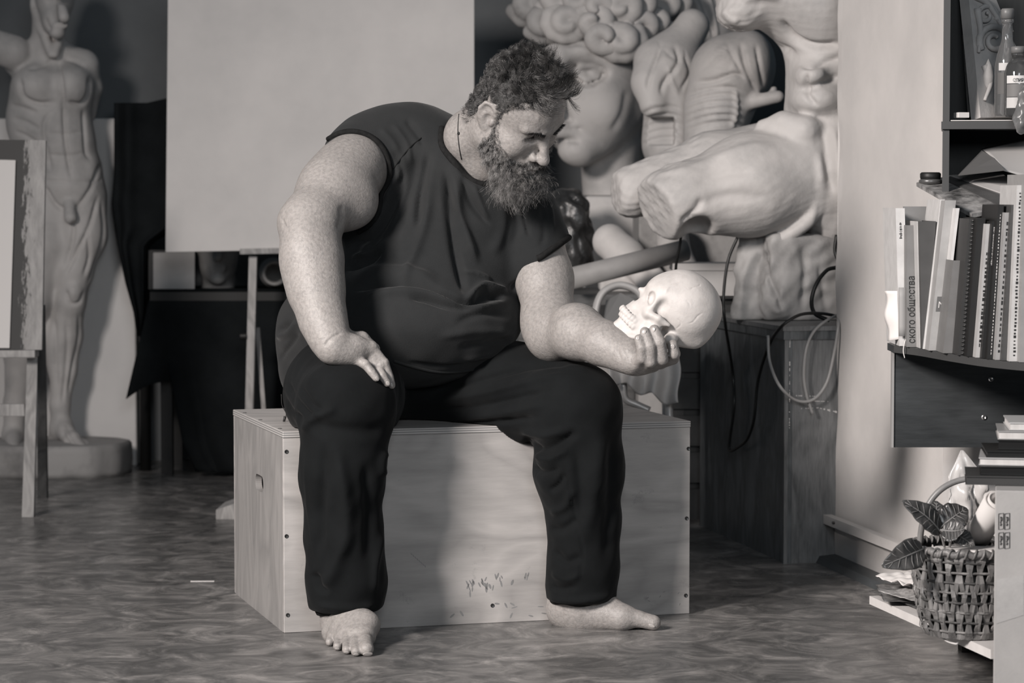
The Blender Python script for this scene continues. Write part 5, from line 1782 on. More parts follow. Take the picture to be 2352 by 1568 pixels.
t2.chain([W(1760, 235, D2 - 0.10), W(1778, 205, D2 - 0.12)], [M(9, D2), M(8, D2)], 0.006)
cP, cQ = t2.mesh(0.006)
cP = relief(cP, cQ, ribs(1640, 245, 150, 80, 6, 0.25, -0.009) + [([(1590, 190), (1640, 185), (1690, 170), (1720, 190)], 5, -0.014), ([(1700, 90), (1712, 150), (1740, 215)], 5, -0.014), ([(1668, 95), (1690, 140), (1712, 180)], 4, -0.009), ([(1735, 95), (1745, 150), (1755, 205)], 4, -0.010), ([(1690, 200), (1692, 260), (1680, 300)], 5, 0.010)] + [([(1600 + i * 9, 165 - i * 9), (1635 + i * 6, 150 - i * 6), (1685, 165 - i * 3)], 2.4, -0.004) for i in range(7)])
to2 = obj('torso_cast', (cP, cQ), M_PLASTER, None, True); tag(to2, 'ribbed plaster torso cast with a broken stub beside the large seated torso', 'sculpture', 'torso casts on the rear plinth')
tz = min(aP[:, 2].min(), cP[:, 2].min())
rp = obj('rear_plinth', box((W(1605, 500, 8.3)[0], 8.3, tz / 2 - 0.001), (0.40, 0.42, tz - 0.004), None, 0.005), M_PLASTERD)
tag(rp, 'grey plinth carrying the two torso casts, mostly hidden by the large torso', 'plinth')
# carved drapery fragment high up between head and large torso
D3 = 9.05
t3 = Sdf()
El(t3, 1580, 20, 90, 80, 0.13, D3, 0.04, 0.6); El(t3, 1610, 80, 60, 50, 0.11, D3, 0.04); t3.chain([W(1620, 60, D3 + 0.02), W(1625, 330, D3 + 0.1), W(1620, 420, D3 + 0.1)], [0.12, 0.11, 0.13], 0.05)
dP, dQ = t3.mesh(0.007)
dP = relief(dP, dQ, [([(1520 + i * 16, -40), (1545 + i * 15, 20), (1590 + i * 9, 70), (1610 + i * 6, 100)], 5, -0.014 * (1 if i % 2 else -0.8)) for i in range(7)])
fr_ = obj('drapery_fragment', (dP, dQ), M_PLASTER, None, True); tag(fr_, 'tall plaster drapery fragment rising behind the two torso casts', 'sculpture')

# ---------------------------------------------------------------- large seated torso with broken thighs on the pedestal
D4 = 7.28
bt_ = Sdf()
El(bt_, 1760, -20, 130, 80, 0.17, D4 - 0.02, 0.06, 0.25); El(bt_, 1880, 10, 130, 110, 0.19, D4, 0.06)
El(bt_, 1700, 30, 55, 42, 0.09, D4 - 0.08, 0.04)
bt_.chain([W(1905, 60, D4), W(1915, 160, D4 + 0.01), W(1905, 250, D4 + 0.02)], [M(112, D4), M(98, D4), M(104, D4)], 0.05)
El(bt_, 1862, 175, 40, 34, 0.09, D4 - 0.08, 0.03); El(bt_, 1880, 230, 66, 42, 0.10, D4 - 0.06, 0.03)
bt_.chain([W(1865, 395, D4 - 0.02), W(1720, 425, D4 - 0.09), W(1570, 462, D4 - 0.15), W(1528, 470, D4 - 0.165)], [M(120, D4), M(112, D4), M(80, D4), M(74, D4)], 0.04)      # near thigh
bt_.chain([W(1850, 345, D4 + 0.16), W(1640, 385, D4 + 0.10), W(1452, 440, D4 + 0.05)], [M(86, D4), M(80, D4), M(60, D4)], 0.03)                                          # far thigh
def facing_cut(sdf, p, n, size, k=0.008):
    n = nrm(n); x_ = nrm(np.cross(n, [0, 0, 1.0])); y_ = np.cross(n, x_)
    sdf.cut(sd_box(np.asarray(p) + n * 0.15, (size, size, 0.30), np.stack([x_, y_, n], 1)), k)
facing_cut(bt_, W(1512, 470, D4 - 0.20), (-0.80, -0.45, -0.38), 0.24)
facing_cut(bt_, W(1412, 450, D4 + 0.05), (-0.93, -0.25, -0.10), 0.22)
bt_.cut(sd_ell(W(1600, 532, D4 - 0.20), (M(40, D4), 0.10, M(34, D4)), rotm(0, -0.5, 0)), 0.02)
El(bt_, 1915, 420, 90, 160, 0.17, D4 + 0.02, 0.05)
El(bt_, 1950, 300, 90, 60, 0.16, D4 + 0.02, 0.05)
bt_.chain([W(1752, 290, D4 - 0.08), W(1800, 282, D4 - 0.10), W(1850, 300, D4 - 0.12)], [M(16, D4), M(24, D4), M(34, D4)], 0.02)
bt_.chain([W(1772, 302, D4 - 0.10), W(1828, 312, D4 - 0.13)], [M(14, D4), M(16, D4)], 0.012)
lip = catmull([(1845, 318), (1872, 370), (1884, 430), (1872, 490), (1832, 528), (1780, 556)], 5)
bt_.chain([W(x, y, D4 - 0.155 + 0.0003 * abs(y - 420)) for x, y in lip], [M(12, D4)] * len(lip), 0.012)
lP, lQ = bt_.mesh(0.006)
lN = vnormals(lP, lQ)
xs2, ys2 = project(lP)
rough_ = np.clip((xs2 - 1868) / 15, 0, 1) * np.clip((ys2 - 262) / 30, 0, 1)
stump = np.clip((1565 - xs2 - (ys2 - 460) * 0.45) / 20, 0, 1)
lP = lP + lN * (0.006 * wob(lP, 60, 3) * rough_ + 0.0025 * wob(lP, 130, 2) * np.maximum(stump, 0.25))[:, None]
lP = relief(lP, lQ, [([(1650, 60), (1720, 85), (1790, 110), (1840, 130)], 8, -0.020), ([(1790, 40), (1820, 85), (1870, 105), (1940, 100)], 8, -0.022), ([(1830, 150), (1870, 150), (1940, 130)], 7, -0.012), ([(1825, 205), (1870, 200), (1935, 170)], 7, -0.014), ([(1850, 160), (1852, 210), (1880, 250)], 6, -0.012),
                     ([(1520, 405), (1600, 385), (1700, 345), (1790, 330)], 12, 0.010), ([(1600, 470), (1680, 450), (1780, 455)], 16, -0.008), ([(1590, 425), (1660, 400), (1740, 390)], 12, -0.007), ([(1560, 520), (1600, 480), (1615, 450)], 9, -0.012),
                     ([(1890, 280), (1900, 360), (1915, 450)], 10, -0.014), ([(1915, 280), (1925, 380), (1930, 500)], 10, 0.014), ([(1700, 10), (1740, -10), (1800, -5)], 9, 0.010), ([(1660, 20), (1680, 45), (1700, 50)], 8, 0.008)])
big = thing('seated_torso', 'large plaster seated torso without arms, its two broken thighs pointing left', 'sculpture', (W(1800, 730, D4)[0], D4, PH))
obj('torso', (lP, lQ), M_PLASTER, big, True)
rk = Sdf()
rk.add(sd_box(W(1850, 635, D4 + 0.02), (M(250, D4), 0.26, M(200, D4)), rotm(0.05, 0.05, 0.2), 0.02), 0.02)
rk.add(sd_box(W(1790, 640, D4 - 0.02), (M(110, D4), 0.22, M(180, D4)), rotm(0, 0.25, 0.5), 0.02), 0.02)
rk.add(sd_cone(W(1725, 560, D4 - 0.02), W(1712, 722, D4 - 0.05), M(28, D4), M(32, D4)), 0.02)
rk.add(sd_cone(W(1712, 690, D4 - 0.04), W(1738, 712, D4 - 0.06), M(24, D4), M(26, D4)), 0.02)
kz = W(1800, 731, D4)[2]
rP, rQ = rk.mesh(0.007)
rP = rP + vnormals(rP, rQ) * (0.006 * wob(rP, 35, 1) + 0.004 * wob(rP, 90, 2))[:, None]
rP[:, 2] = np.maximum(rP[:, 2], PH + 0.001)
rP = relief(rP, rQ, [([(1765, 560), (1760, 620), (1790, 690), (1800, 730)], 6, -0.012), ([(1840, 560), (1850, 620), (1840, 720)], 7, -0.010), ([(1880, 600), (1890, 660), (1900, 725)], 6, -0.008)])
obj('rock_seat', (rP, rQ), M_PLASTERD, big, True)

# ---------------------------------------------------------------- clutter in the gap between the man and the pedestal
M_TUBE = mat('cardboard_tube', grey(0.26, 0.4), grey(0.32, 0.4), scale=10, rough=0.6)
a_, b_ = W(1310, 640, 7.62), W(1575, 574, 7.75)
tb_ = thing('cardboard_tube', 'long grey cardboard tube leaning across behind the skull', 'tube', (a_ + b_) / 2)
dir_ = nrm(b_ - a_)
obj('tube', tube([a_, b_], M(25, 7.65), 28), M_TUBE, tb_, True)
obj('end_cap', tube([a_ - dir_ * 0.003, a_ + dir_ * 0.004], M(22, 7.6), 24), mat('tube_end', grey(0.34, .4), rough=0.7), tb_, True)
# crumpled dark bag
jb = Sdf()
for q in ((1305, 560, 48, 70), (1320, 500, 34, 60), (1290, 480, 40, 44), (1330, 590, 30, 40), (1290, 620, 40, 40)): El(jb, q[0], q[1], q[2], q[3], 0.10, 8.3, 0.03)
jP, jQ = jb.mesh(0.008)
jN = vnormals(jP, jQ)
w1 = wob(jP, 40, 1); jP = jP + jN * (0.014 * np.abs(w1) - 0.010 * np.abs(wob(jP, 75, 3)))[:, None]
M_BAG = mat('dark_plastic', grey(0.012, -0.3), grey(0.05, -0.1), scale=14, rough=0.28, spec=0.6, bump=0.004, bscale=30)
jo_ = obj('dark_bag', (jP, jQ), M_BAG, None, True); tag(jo_, 'crumpled dark plastic bag heaped between the man and the white plinth', 'bag')
jz = jP[:, 2].min()
# low worktable that carries the bag, the feet and the bowl
wt = thing('work_table', 'paint-worn dark worktable behind the skull, mostly hidden by the man', 'table', (W(1420, 900, 8.1)[0], 8.1, 0))
M_OLDTABLE = mat_wood('old_table', grey(0.04), grey(0.14), 'x', scale=18, rough=0.5)
wz = W(1400, 668, 8.0)[2]
wx0, wx1 = W(1180, 700, 7.9)[0], W(1462, 700, 7.9)[0]
obj('table_top', box(((wx0 + wx1) / 2, 8.0, wz - 0.015), (wx1 - wx0, 0.60, 0.03)), M_OLDTABLE, wt)
for lx in (wx0 + 0.04, wx1 - 0.04):
    for ly in (7.76, 8.24): obj('leg', box((lx, ly, (wz - 0.03) / 2), (0.05, 0.05, wz - 0.03)), M_OLDTABLE, wt)
def cast_on(name, s, vox, mat_, label, cat, z=None):
    P_, Q_ = s.mesh(vox)
    if z is not None: P_[:, 2] = np.maximum(P_[:, 2], z + 0.001)
    o = obj(name, (P_, Q_), mat_, None, True); tag(o, label, cat); return o
ft = Sdf()
FD = 7.98
ft.chain([W(1402, 555, FD), W(1440, 590, FD - 0.04), W(1480, 640, FD - 0.1)], [0.055, 0.05, 0.03], 0.03)
for k_ in range(5): ft.chain([W(1455 + k_ * 9, 610, FD - 0.07), W(1472 + k_ * 13, 655 - k_ * 4, FD - 0.12)], [0.02, 0.014], 0.008)
ft.add(sd_box(W(1432, 650, FD), (0.15, 0.16, 0.05), None, 0.01), 0.01)
cast_on('foot_sculpture', ft, 0.005, M_PLASTERW, 'white plaster foot cast on the worktable under the broken thighs', 'sculpture', wz)
f2 = Sdf()
f2.chain([W(1545, 545, 7.99), W(1555, 600, 7.99)], [0.05, 0.045], 0.03); f2.chain([W(1540, 560, 7.95), W(1580, 640, 7.95)], [0.04, 0.05], 0.03)
f2.add(sd_box(W(1572, 650, 7.99), (0.11, 0.12, 0.06), None, 0.01), 0.02)
cast_on('limb_sculpture', f2, 0.006, M_PLASTER, 'rounded plaster limb fragment behind the upper end of the cardboard tube', 'sculpture', wz)
cz = W(1620, 680, 7.72)
ct = thing('carton', 'flat white carton with a loose lid behind the skull', 'carton', (W(1625, 690, 7.75)[0], 7.80, cz[2]))
def pbox3(x0, x1, y0, y1, d0, d1):
    return hexa([W(x0, y1, d0), W(x1, y1, d0), W(x1, y1, d0) + np.array([0, d1 - d0, 0]), W(x0, y1, d0) + np.array([0, d1 - d0, 0]), W(x0, y0, d0), W(x1, y0, d0), W(x1, y0, d0) + np.array([0, d1 - d0, 0]), W(x0, y0, d0) + np.array([0, d1 - d0, 0])])
obj('body', pbox3(1550, 1700, 622, 679, 7.72, 7.90), M_CARTON, ct)
obj('lid', pbox3(1545, 1705, 605, 621, 7.715, 7.905), mat('carton_lid', grey(0.5, .5), rough=0.7), ct)
# dark crate below the carton
dk = thing('dark_crate', 'dark crate in the shade beneath the white carton', 'crate', (W(1600, 1000, 7.85)[0], 7.82, 0))
zc = W(1620, 680, 7.72)[2] - 0.001
x0_, x1_ = W(1545, 700, 7.72)[0], W(1720, 700, 7.72)[0]
M_CRATE = mat('crate_dark', grey(0.02, -0.2), grey(0.04, -0.1), scale=12, rough=0.6)
for i in range(6):
    z0_, z1_ = 0.01 + i * (zc - 0.015) / 6, 0.01 + (i + 0.82) * (zc - 0.015) / 6
    obj('slat', box(((x0_ + x1_) / 2, 7.73, (z0_ + z1_) / 2), (x1_ - x0_, 0.012, z1_ - z0_)), M_CRATE, dk)
for lx in (x0_ + 0.02, x1_ - 0.02):
    for ly in (7.75, 7.9): obj('post', box((lx, ly, (zc - 0.006) / 2), (0.03, 0.03, zc - 0.006)), M_CRATE, dk)
obj('dark_backing', box(((x0_ + x1_) / 2, 7.745, zc / 2), (x1_ - x0_, 0.008, zc - 0.02)), M_BLACK, dk)  # black sheet added right behind the slats so their gaps stay dark
obj('lid_board', box(((x0_ + x1_) / 2, 7.82, zc - 0.003), (x1_ - x0_, 0.2, 0.006)), M_CRATE, dk)
# stool with bentwood back ring and white cloth hanging over its seat
SD2 = 7.30
stz = W(1480, 765, SD2)[2]
sl = thing('metal_stool', 'old stool with curved grey back and pale metal legs behind the seated man', 'stool', (W(1450, 900, SD2)[0], SD2, 0))
M_STOOL = mat('stool_paint', grey(0.34, .3), grey(0.40, .3), scale=9, rough=0.45)
arc = [W(1372 + 0, 760, SD2 + 0.05), W(1368, 715, SD2 + 0.05), W(1385, 672, SD2 + 0.06), W(1425, 655, SD2 + 0.07), W(1468, 672, SD2 + 0.06), W(1482, 715, SD2 + 0.05), W(1480, 760, SD2 + 0.05)]
obj('backrest', tube(catmull(arc, 6), 0.022, 12, flat=0.5), M_STOOL, sl, True)
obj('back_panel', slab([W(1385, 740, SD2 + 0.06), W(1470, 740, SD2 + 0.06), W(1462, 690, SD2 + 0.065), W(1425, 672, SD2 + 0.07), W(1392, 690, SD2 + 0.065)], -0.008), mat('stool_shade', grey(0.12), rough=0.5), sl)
obj('seat', box((W(1440, 800, SD2)[0], SD2 + 0.03, stz - 0.03), (M(190, SD2), 0.20, 0.035), None, 0.012, 2), M_STOOL, sl, True)
M_CHROME = mat('pale_metal', grey(0.55, .4), rough=0.3, metallic=0.3)
sxm, sxp = W(1352, 800, SD2)[0], W(1530, 800, SD2)[0]
for lx, ly in ((sxm, SD2 - 0.05), (sxp, SD2 - 0.05), (sxm, SD2 + 0.12), (sxp, SD2 + 0.12)):
    obj('leg', tube([(lx, ly, stz - 0.045), (lx + (0.02 if lx == sxp else -0.02), ly, 0.0)], 0.011, 10), M_CHROME, sl, True)
obj('stretcher', tube(catmull([W(1432, 880, SD2 - 0.06), W(1436, 915, SD2 - 0.06), W(1465, 930, SD2 - 0.06), W(1492, 942, SD2 - 0.06)], 5), 0.010, 8), M_CHROME, sl, True)
def hang(u, v):
    x = 1395 + 165 * u + 4 * math.sin(9 * v + 3 * u)
    y = 765 + v * (105 + 62 * u + 8 * math.sin(u * 17))
    return W(x, y, SD2 - 0.085 - 0.025 * v * math.sin(u * 19 + 1.5) - 0.015 * v)
def hang_top(u, v):
    p = hang(u, 0.0); q = p + np.array([0, 0.2 * v, 0.003]); return q
M_WCLOTH = mat('white_cloth', grey(0.50, .5), grey(0.60, .6), scale=8, rough=0.85, bump=0.0006, bscale=200)
cl_ = obj('white_cloth', thicken(merge(grid(hang, 50, 30), grid(hang_top, 30, 5)), -0.003), M_WCLOTH, None, True); tag(cl_, 'pale creased cloth hanging over the stool beneath the hand', 'cloth')

# ---------------------------------------------------------------- cables on and in front of the pedestal
M_CABLEB = mat('black_cable', grey(0.012), rough=0.4)
M_CABLEG = mat('grey_cable', grey(0.30, .2), rough=0.4)
def on_ped(x, y, off):
    if y < 733: return W(x, y, D4 - 0.21) if x < 1812 else PC + pr * 0.02 + (W(x, y, 6.98) - PC) * np.array([1, 0, 1]) * 1.0 + np.array([0, -PC[1] * 0, 0])
    if x < 1806: return ray_plane(x, y, PC - pr * (0.014 + off), pr)
    return ray_plane(x, y, PC - pu * (0.014 + off), pu)
def cable(name, pts, r, m, label, off=0.012):
    L = []
    for q in pts:
        L.append(W(q[0], q[1], q[2]) if len(q) > 2 else on_ped(q[0], q[1], off))
    o = obj(name, tube(catmull(L, 8), r, 8), m, None, True); tag(o, label, 'cable', 'cables around the pedestal'); return o
cable('cable', [(1565, 525, 7.30), (1562, 560, 7.30), (1554, 600, 7.32), (1552, 622, 7.35)], 0.0042, M_CABLEB, 'short black cable end hanging below the nearest broken thigh')
cable('cable', [(1694, 545, 7.12), (1672, 600, 7.12), (1662, 680, 7.10), (1666, 745, 7.10), (1682, 850), (1686, 930), (1676, 1010), (1676, 1034), (1690, 1030), (1716, 1008), (1732, 960), (1740, 880), (1756, 820), (1775, 775), (1800, 745, 6.84), (1840, 722, 6.86), (1890, 720, 6.90), (1930, 728, 6.97)], 0.0042, M_CABLEB, 'long black cable looping down the left side of the dark pedestal', 0.010)
cable('cable', [(1932, 720, 6.96), (1900, 735, 6.88), (1870, 760, 6.86), (1852, 800), (1846, 860), (1852, 905), (1866, 950)], 0.0040, M_CABLEG, 'grey cable hanging in a narrow curve over the pedestal front')
cable('cable', [(1764, 770), (1768, 830), (1790, 885), (1826, 918), (1866, 918), (1898, 880), (1916, 810), (1926, 745), (1924, 722, 6.93)], 0.0042, M_CABLEG, 'grey cable sagging in a wide loop below the edge of the pedestal', 0.020)
cable('cable', [(1922, 540, 7.03), (1918, 575, 7.02), (1926, 610, 7.0), (1900, 620, 6.98), (1876, 650, 6.96), (1864, 690, 6.95), (1872, 720, 6.93), (1905, 736, 6.93)], 0.0055, M_CABLEB, 'thick black cable coiled on top of the pedestal beside the wall')
# ================================================================== bookcase on the right-hand wall
M_CASE = mat_wood('bookcase_dark', grey(0.008, -1.6), grey(0.020, -1.4), 'z', scale=16, rings=0.2, rough=0.55, spec=0.2)
M_CASEH = mat_wood('bookcase_dark_board', grey(0.024, -1.6), grey(0.060, -1.4), 'x', scale=16, rings=0.25, rough=0.36)
M_EDGE = mat('case_edge', grey(0.055, -0.2), rough=0.5)
FR, BK = 5.84, 6.06                       # front and back of the upper case
bcx0 = W(2165, 300, FR)[0]; bcx1 = W(2560, 300, FR)[0]
case = thing('bookcase', 'dark veneered wall bookcase full of books at the right edge', 'bookcase', (bcx0 + 0.1, (FR + BK) / 2, W(2200, 1027, 5.86)[2]))
def rc(VF, a=-0.165):
    V, F = VF
    c, s_ = math.cos(a), math.sin(a)
    Q = np.asarray(V, float) - np.array([bcx0, FR, 0])
    return np.stack([Q[:, 0] * c - Q[:, 1] * s_ + bcx0, Q[:, 0] * s_ + Q[:, 1] * c + FR, Q[:, 2]], 1), F


zt_, zs, zl = W(2165, -60, FR)[2], W(2165, 288, FR)[2], W(2165, 800, 5.72)[2]
obj('side_panel', rc(box((bcx0 + 0.0075, (FR + BK) / 2, (zt_ + zl) / 2 + 0.02), (0.015, BK - FR, zt_ - zl - 0.04))), M_CASE, case)
obj('side_edge', rc(box((bcx0 + 0.0075, FR - 0.0005, (zt_ + zl) / 2 + 0.02), (0.015, 0.001, zt_ - zl - 0.04))), M_EDGE, case)
obj('back_panel', rc(box(((bcx0 + bcx1) / 2 + 0.008, BK - 0.004, (zt_ + zl) / 2 + 0.02), (bcx1 - bcx0, 0.008, zt_ - zl - 0.04))), M_CASE, case)
obj('shelf', rc(box(((bcx0 + bcx1) / 2, (FR + BK) / 2 - 0.006, zs), (bcx1 - bcx0 + 0.006, BK - FR + 0.004, 0.017), None, 0.001)), [M_CASEH], case)
obj('shelf_edge', rc(box(((bcx0 + bcx1) / 2, FR - 0.0095, zs), (bcx1 - bcx0 + 0.006, 0.001, 0.017))), M_EDGE, case)
# lower shelf with a swept front edge
LF = catmull([(2053, 793), (2110, 800), (2180, 812), (2260, 824), (2352, 833), (2430, 838), (2560, 840)], 5)
front = [G(x, y, zl) for x, y in LF]
poly = [(p[0], p[1]) for p in front] + [(front[-1][0], BK), (bcx0 - 0.02, BK), (front[0][0], front[0][1] + 0.10)]
obj('lower_shelf', prism(poly, zl - 0.016, zl), M_CASEH, case)
edge = [np.array([p[0], p[1] - 0.0008, zl - 0.008]) for p in front]
obj('lower_shelf_edge', merge(*[hexa([edge[i] + np.array([0, 0, -0.008]), edge[i + 1] + np.array([0, 0, -0.008]), edge[i + 1] + np.array([0, 0.001, -0.008]), edge[i] + np.array([0, 0.001, -0.008]), edge[i] + np.array([0, 0, 0.008]), edge[i + 1] + np.array([0, 0, 0.008]), edge[i + 1] + np.array([0, 0.001, 0.008]), edge[i] + np.array([0, 0.001, 0.008])]) for i in range(len(edge) - 1)]), M_EDGE, case)
KD = 5.90
kx0 = W(2053, 900, KD)[0]; kz0 = W(2053, 1027, KD)[2]; kx1 = W(2560, 900, KD)[0]
obj('skirt_board', box(((kx0 + kx1) / 2, KD + 0.008, (kz0 + zl - 0.017) / 2), (kx1 - kx0, 0.016, zl - 0.017 - kz0)), M_CASEH, case)
obj('skirt_edge', box((kx0 - 0.0025, KD + 0.006, (kz0 + zl - 0.017) / 2), (0.005, 0.02, zl - 0.017 - kz0)), mat('case_edge_light', grey(0.30, .3), rough=0.5), case)
for px, py in ((2276, 870), (2260, 958)):
    obj('screw', lathe([(0.006, 0), (0.006, 0.002), (0.004, 0.003), (0.0015, 0.0015), (0, 0.0015)], 14, W(px, py, KD - 0.0002), rotm(math.pi / 2, 0, 0)), mat('screw_bright', grey(0.35), rough=0.3, metallic=0.9), case)

# ---------------------------------------------------------------- lettering
def text_mesh(s, size, mat_, parent, O, X, Y, name='lettering', squeeze=1.0):
    cu = bpy.data.curves.new(name, 'FONT'); cu.body = s; cu.size = size; cu.extrude = 0.0002; cu.align_x = 'LEFT'
    to = bpy.data.objects.new(name + '_tmp', cu); COL.objects.link(to)
    dg = bpy.context.evaluated_depsgraph_get()
    me = bpy.data.meshes.new_from_object(to.evaluated_get(dg))
    bpy.data.objects.remove(to)
    n = len(me.vertices); co = np.zeros(n * 3); me.vertices.foreach_get('co', co); co = co.reshape(-1, 3)
    F_ = [tuple(p.vertices) for p in me.polygons]
    bpy.data.meshes.remove(me)
    X, Y = nrm(X), nrm(Y); N = np.cross(X, Y)
    V_ = np.asarray(O) + co[:, [0]] * X * squeeze + co[:, [1]] * Y + (co[:, [2]] + 0.0003) * N
    return obj(name, (V_, F_), mat_, parent)


M_INK = mat('black_ink', grey(0.015), rough=0.5)
M_WINK = mat('white_ink', grey(0.6, .4), rough=0.5)

# ---------------------------------------------------------------- books: spine corners read from the photograph, standing on the lower shelf
M_PAGES = mat('book_pages', grey(0.48, .5), grey(0.58, .5), scale=60, rough=0.8, stretch=(1, 1, 0.05))
BD_ = 5.70
def shelf_depth(px):
    x, y = np.interp(px, LF[:, 0], LF[:, 0]), np.interp(px, LF[:, 0], LF[:, 1])
    return G(x, y, zl)[1]
def book(xt0, xt1, yt, xb0, xb1, yb, tone, label, deep=0.17, gap=0.004, rough=0.5, name='book', pages=True, d=None):
    """spine towards the viewer; deep metres of boards and pages run back into the case"""
    dd = (d if d is not None else shelf_depth((xb0 + xb1) / 2) + 0.006)
    zb = zl + 0.0008
    P0, P1 = W(xb0, yb, dd), W(xb1, yb, dd); P0[2] = P1[2] = zb
    T0, T1 = W(xt0, yt, dd), W(xt1, yt, dd)
    back = np.array([0, deep, 0])
    th = thing(name, label, 'book', (P0 + P1) / 2 + back / 2, 'books standing on the lower shelf')
    mcol = mat('book_cover', grey(tone * 0.85, 0.2), grey(tone, 0.2), scale=25, rough=rough)
    u = nrm(P1 - P0); t = 0.0025
    if np.linalg.norm(P1 - P0) < 0.007: t = 0.0008
    def hx(a, b, c, d_, f0, f1):
        o0, o1 = np.array([0, f0, 0]), np.array([0, f1, 0])
        return hexa([a + o0, b + o0, b + o1, a + o1, d_ + o0, c + o0, c + o1, d_ + o1])
    obj('spine', hx(P0, P1, T1, T0, 0, t), mcol, th)
    obj('cover', hx(P0, P0 + u * t, T0 + u * t, T0, t, deep), mcol, th)
    obj('cover', hx(P1 - u * t, P1, T1, T1 - u * t, t, deep), mcol, th)
    if pages:
        dz = np.array([0, 0, 0.004])
        obj('pages', hx(P0 + u * t + dz, P1 - u * t + dz, T1 - u * t - dz, T0 + u * t - dz, t, deep - 0.006), M_PAGES, th)
    return th, P0, P1, T0, T1, mcol


def spine_marks(bk, n, f0, f1, w, dark=True):
    """rows of tiny printed strokes where a spine carries lettering too small to read"""
    th, P0, P1, T0, T1, m = bk
    r = random.Random(int(P0[0] * 9999))
    n, w = int(n * 1.8), w * 0.6
    parts = []
    c0, c1 = (P0 + P1) / 2, (T0 + T1) / 2
    ux, uz = nrm(P1 - P0), nrm(c1 - c0)
    H = np.linalg.norm(c1 - c0)
    for i in range(n):
        f = f0 + (f1 - f0) * i / n
        ln = H * (f1 - f0) / n * r.uniform(0.35, 0.8)
        c = c0 + (c1 - c0) * f + ux * r.uniform(-0.1, 0.1) * w - np.array([0, 0.0004, 0])
        ww = w * r.uniform(0.5, 1.0)
        parts.append((np.array([c - ux * ww / 2, c + ux * ww / 2, c + ux * ww / 2 + uz * ln, c - ux * ww / 2 + uz * ln]), [(0, 1, 2, 3)]))
    o = obj('print', merge(*parts), M_INK if dark else M_WINK, th); o['kind'] = 'stuff'


bk = book(2057, 2078, 478, 2066, 2086, 779, 0.62, 'tall white-spined book at the left end of the lower shelf row', 0.20); spine_marks(bk, 7, 0.78, 0.90, 0.010)
bk = book(2082, 2104, 517, 2083, 2106, 781, 0.19, 'grey book with large dark lettering on its spine', 0.19)
c_ = bk[1] * 0.15 + bk[2] * 0.85
text_mesh('ского общества', 0.0225, M_INK, bk[0], c_ * 0.97 + (bk[4]) * 0.03 + np.array([-0.001, -0.0006, 0]), bk[4] - bk[2], -(bk[2] - bk[1]), squeeze=0.86)
bk = book(2106, 2112, 508, 2113, 2117, 784, 0.55, 'thin pale booklet pressed beside the dark mottled book', 0.16, pages=False)
bk = book(2112, 2150, 508, 2118, 2130, 786, 0.07, 'dark mottled book leaning in a wedge beside the pale booklet', 0.18)
bk = book(2160, 2170, 458, 2120, 2132, 796, 0.60, 'white-edged leaning volume with fine lettering along its edge', 0.18); spine_marks(bk, 22, 0.5, 0.95, 0.004)
bk = book(2171, 2196, 460, 2133, 2158, 799, 0.36, 'broad grey spine with a small dark square on the lower part', 0.19)
sq = [bk[1] * (1 - a) + bk[2] * a for a in (0.25, 0.9)]
vz = bk[3] - bk[1]
obj('emblem_square', (np.array([sq[0] + vz * 0.26, sq[1] + vz * 0.26, sq[1] + vz * 0.36, sq[0] + vz * 0.36]) - np.array([0, 0.0004, 0]), [(0, 1, 2, 3)]), mat('emblem_grey', grey(0.12), rough=0.5), bk[0])
text_mesh('M', 0.020, M_WINK, bk[0], sq[0] + vz * 0.285 - np.array([-0.003, 0.0008, 0]), sq[1] - sq[0], vz, squeeze=1.0)
bk = book(2197, 2204, 478, 2159, 2165, 801, 0.66, 'bright white page block leaning beside the broad grey spine', 0.17, pages=False)
bk = book(2206, 2220, 474, 2194, 2207, 802, 0.50, 'pale thin book rising behind the short grey one', 0.16, d=5.80); spine_marks(bk, 12, 0.5, 0.9, 0.004)
bk = book(2190, 2219, 598, 2166, 2197, 803, 0.17, 'short plain grey book in the front of the row', 0.15)
bk = book(2226, 2244, 502, 2200, 2220, 804, 0.035, 'black spiral-bound album with a dotted edge', 0.18, pages=False)
ringo = []
for i in range(34):
    f = (i + 0.5) / 34
    c0 = (bk[1] * 0.4 + bk[2] * 0.6) * (1 - f) + (bk[3] * 0.4 + bk[4] * 0.6) * f
    ringo.append(tube([c0 + np.array([-0.006, -0.0005, -0.002]), c0 + np.array([0, -0.004, 0.001]), c0 + np.array([0.006, -0.0005, 0.003])], 0.0012, 5))
ro_ = obj('spiral_binding', merge(*ringo), mat('wire_dark', grey(0.10), rough=0.3, metallic=0.6), bk[0], True)
bk = book(2245, 2264, 500, 2221, 2240, 806, 0.010, 'plain black thick volume beside the spiral album', 0.19)
bk = book(2266, 2278, 514, 2241, 2254, 806, 0.44, 'pale spine with widely spaced dark letters', 0.18); spine_marks(bk, 12, 0.08, 0.8, 0.007)
bk = book(2279, 2292, 508, 2255, 2266, 808, 0.010, 'black spine with white lettering at its top', 0.18); spine_marks(bk, 14, 0.68, 0.96, 0.006, False)
bk = book(2293, 2306, 470, 2267, 2284, 811, 0.013, 'tall black spine with fine white print', 0.18); spine_marks(bk, 24, 0.03, 0.95, 0.003, False)
bk = book(2308, 2322, 488, 2286, 2300, 813, 0.33, 'light grey worn spine with tall dark letters', 0.18); spine_marks(bk, 14, 0.05, 0.95, 0.007)
bk = book(2323, 2334, 470, 2301, 2316, 815, 0.06, 'dark grey spine beside the white comb-bound one', 0.18)
bk = book(2336, 2352, 425, 2318, 2340, 818, 0.52, 'tall white comb-bound book near the right edge', 0.18); spine_marks(bk, 26, 0.03, 0.97, 0.009, True)
bk = book(2353, 2372, 400, 2342, 2364, 820, 0.30, 'grey spine cut by the right edge of the picture', 0.18)
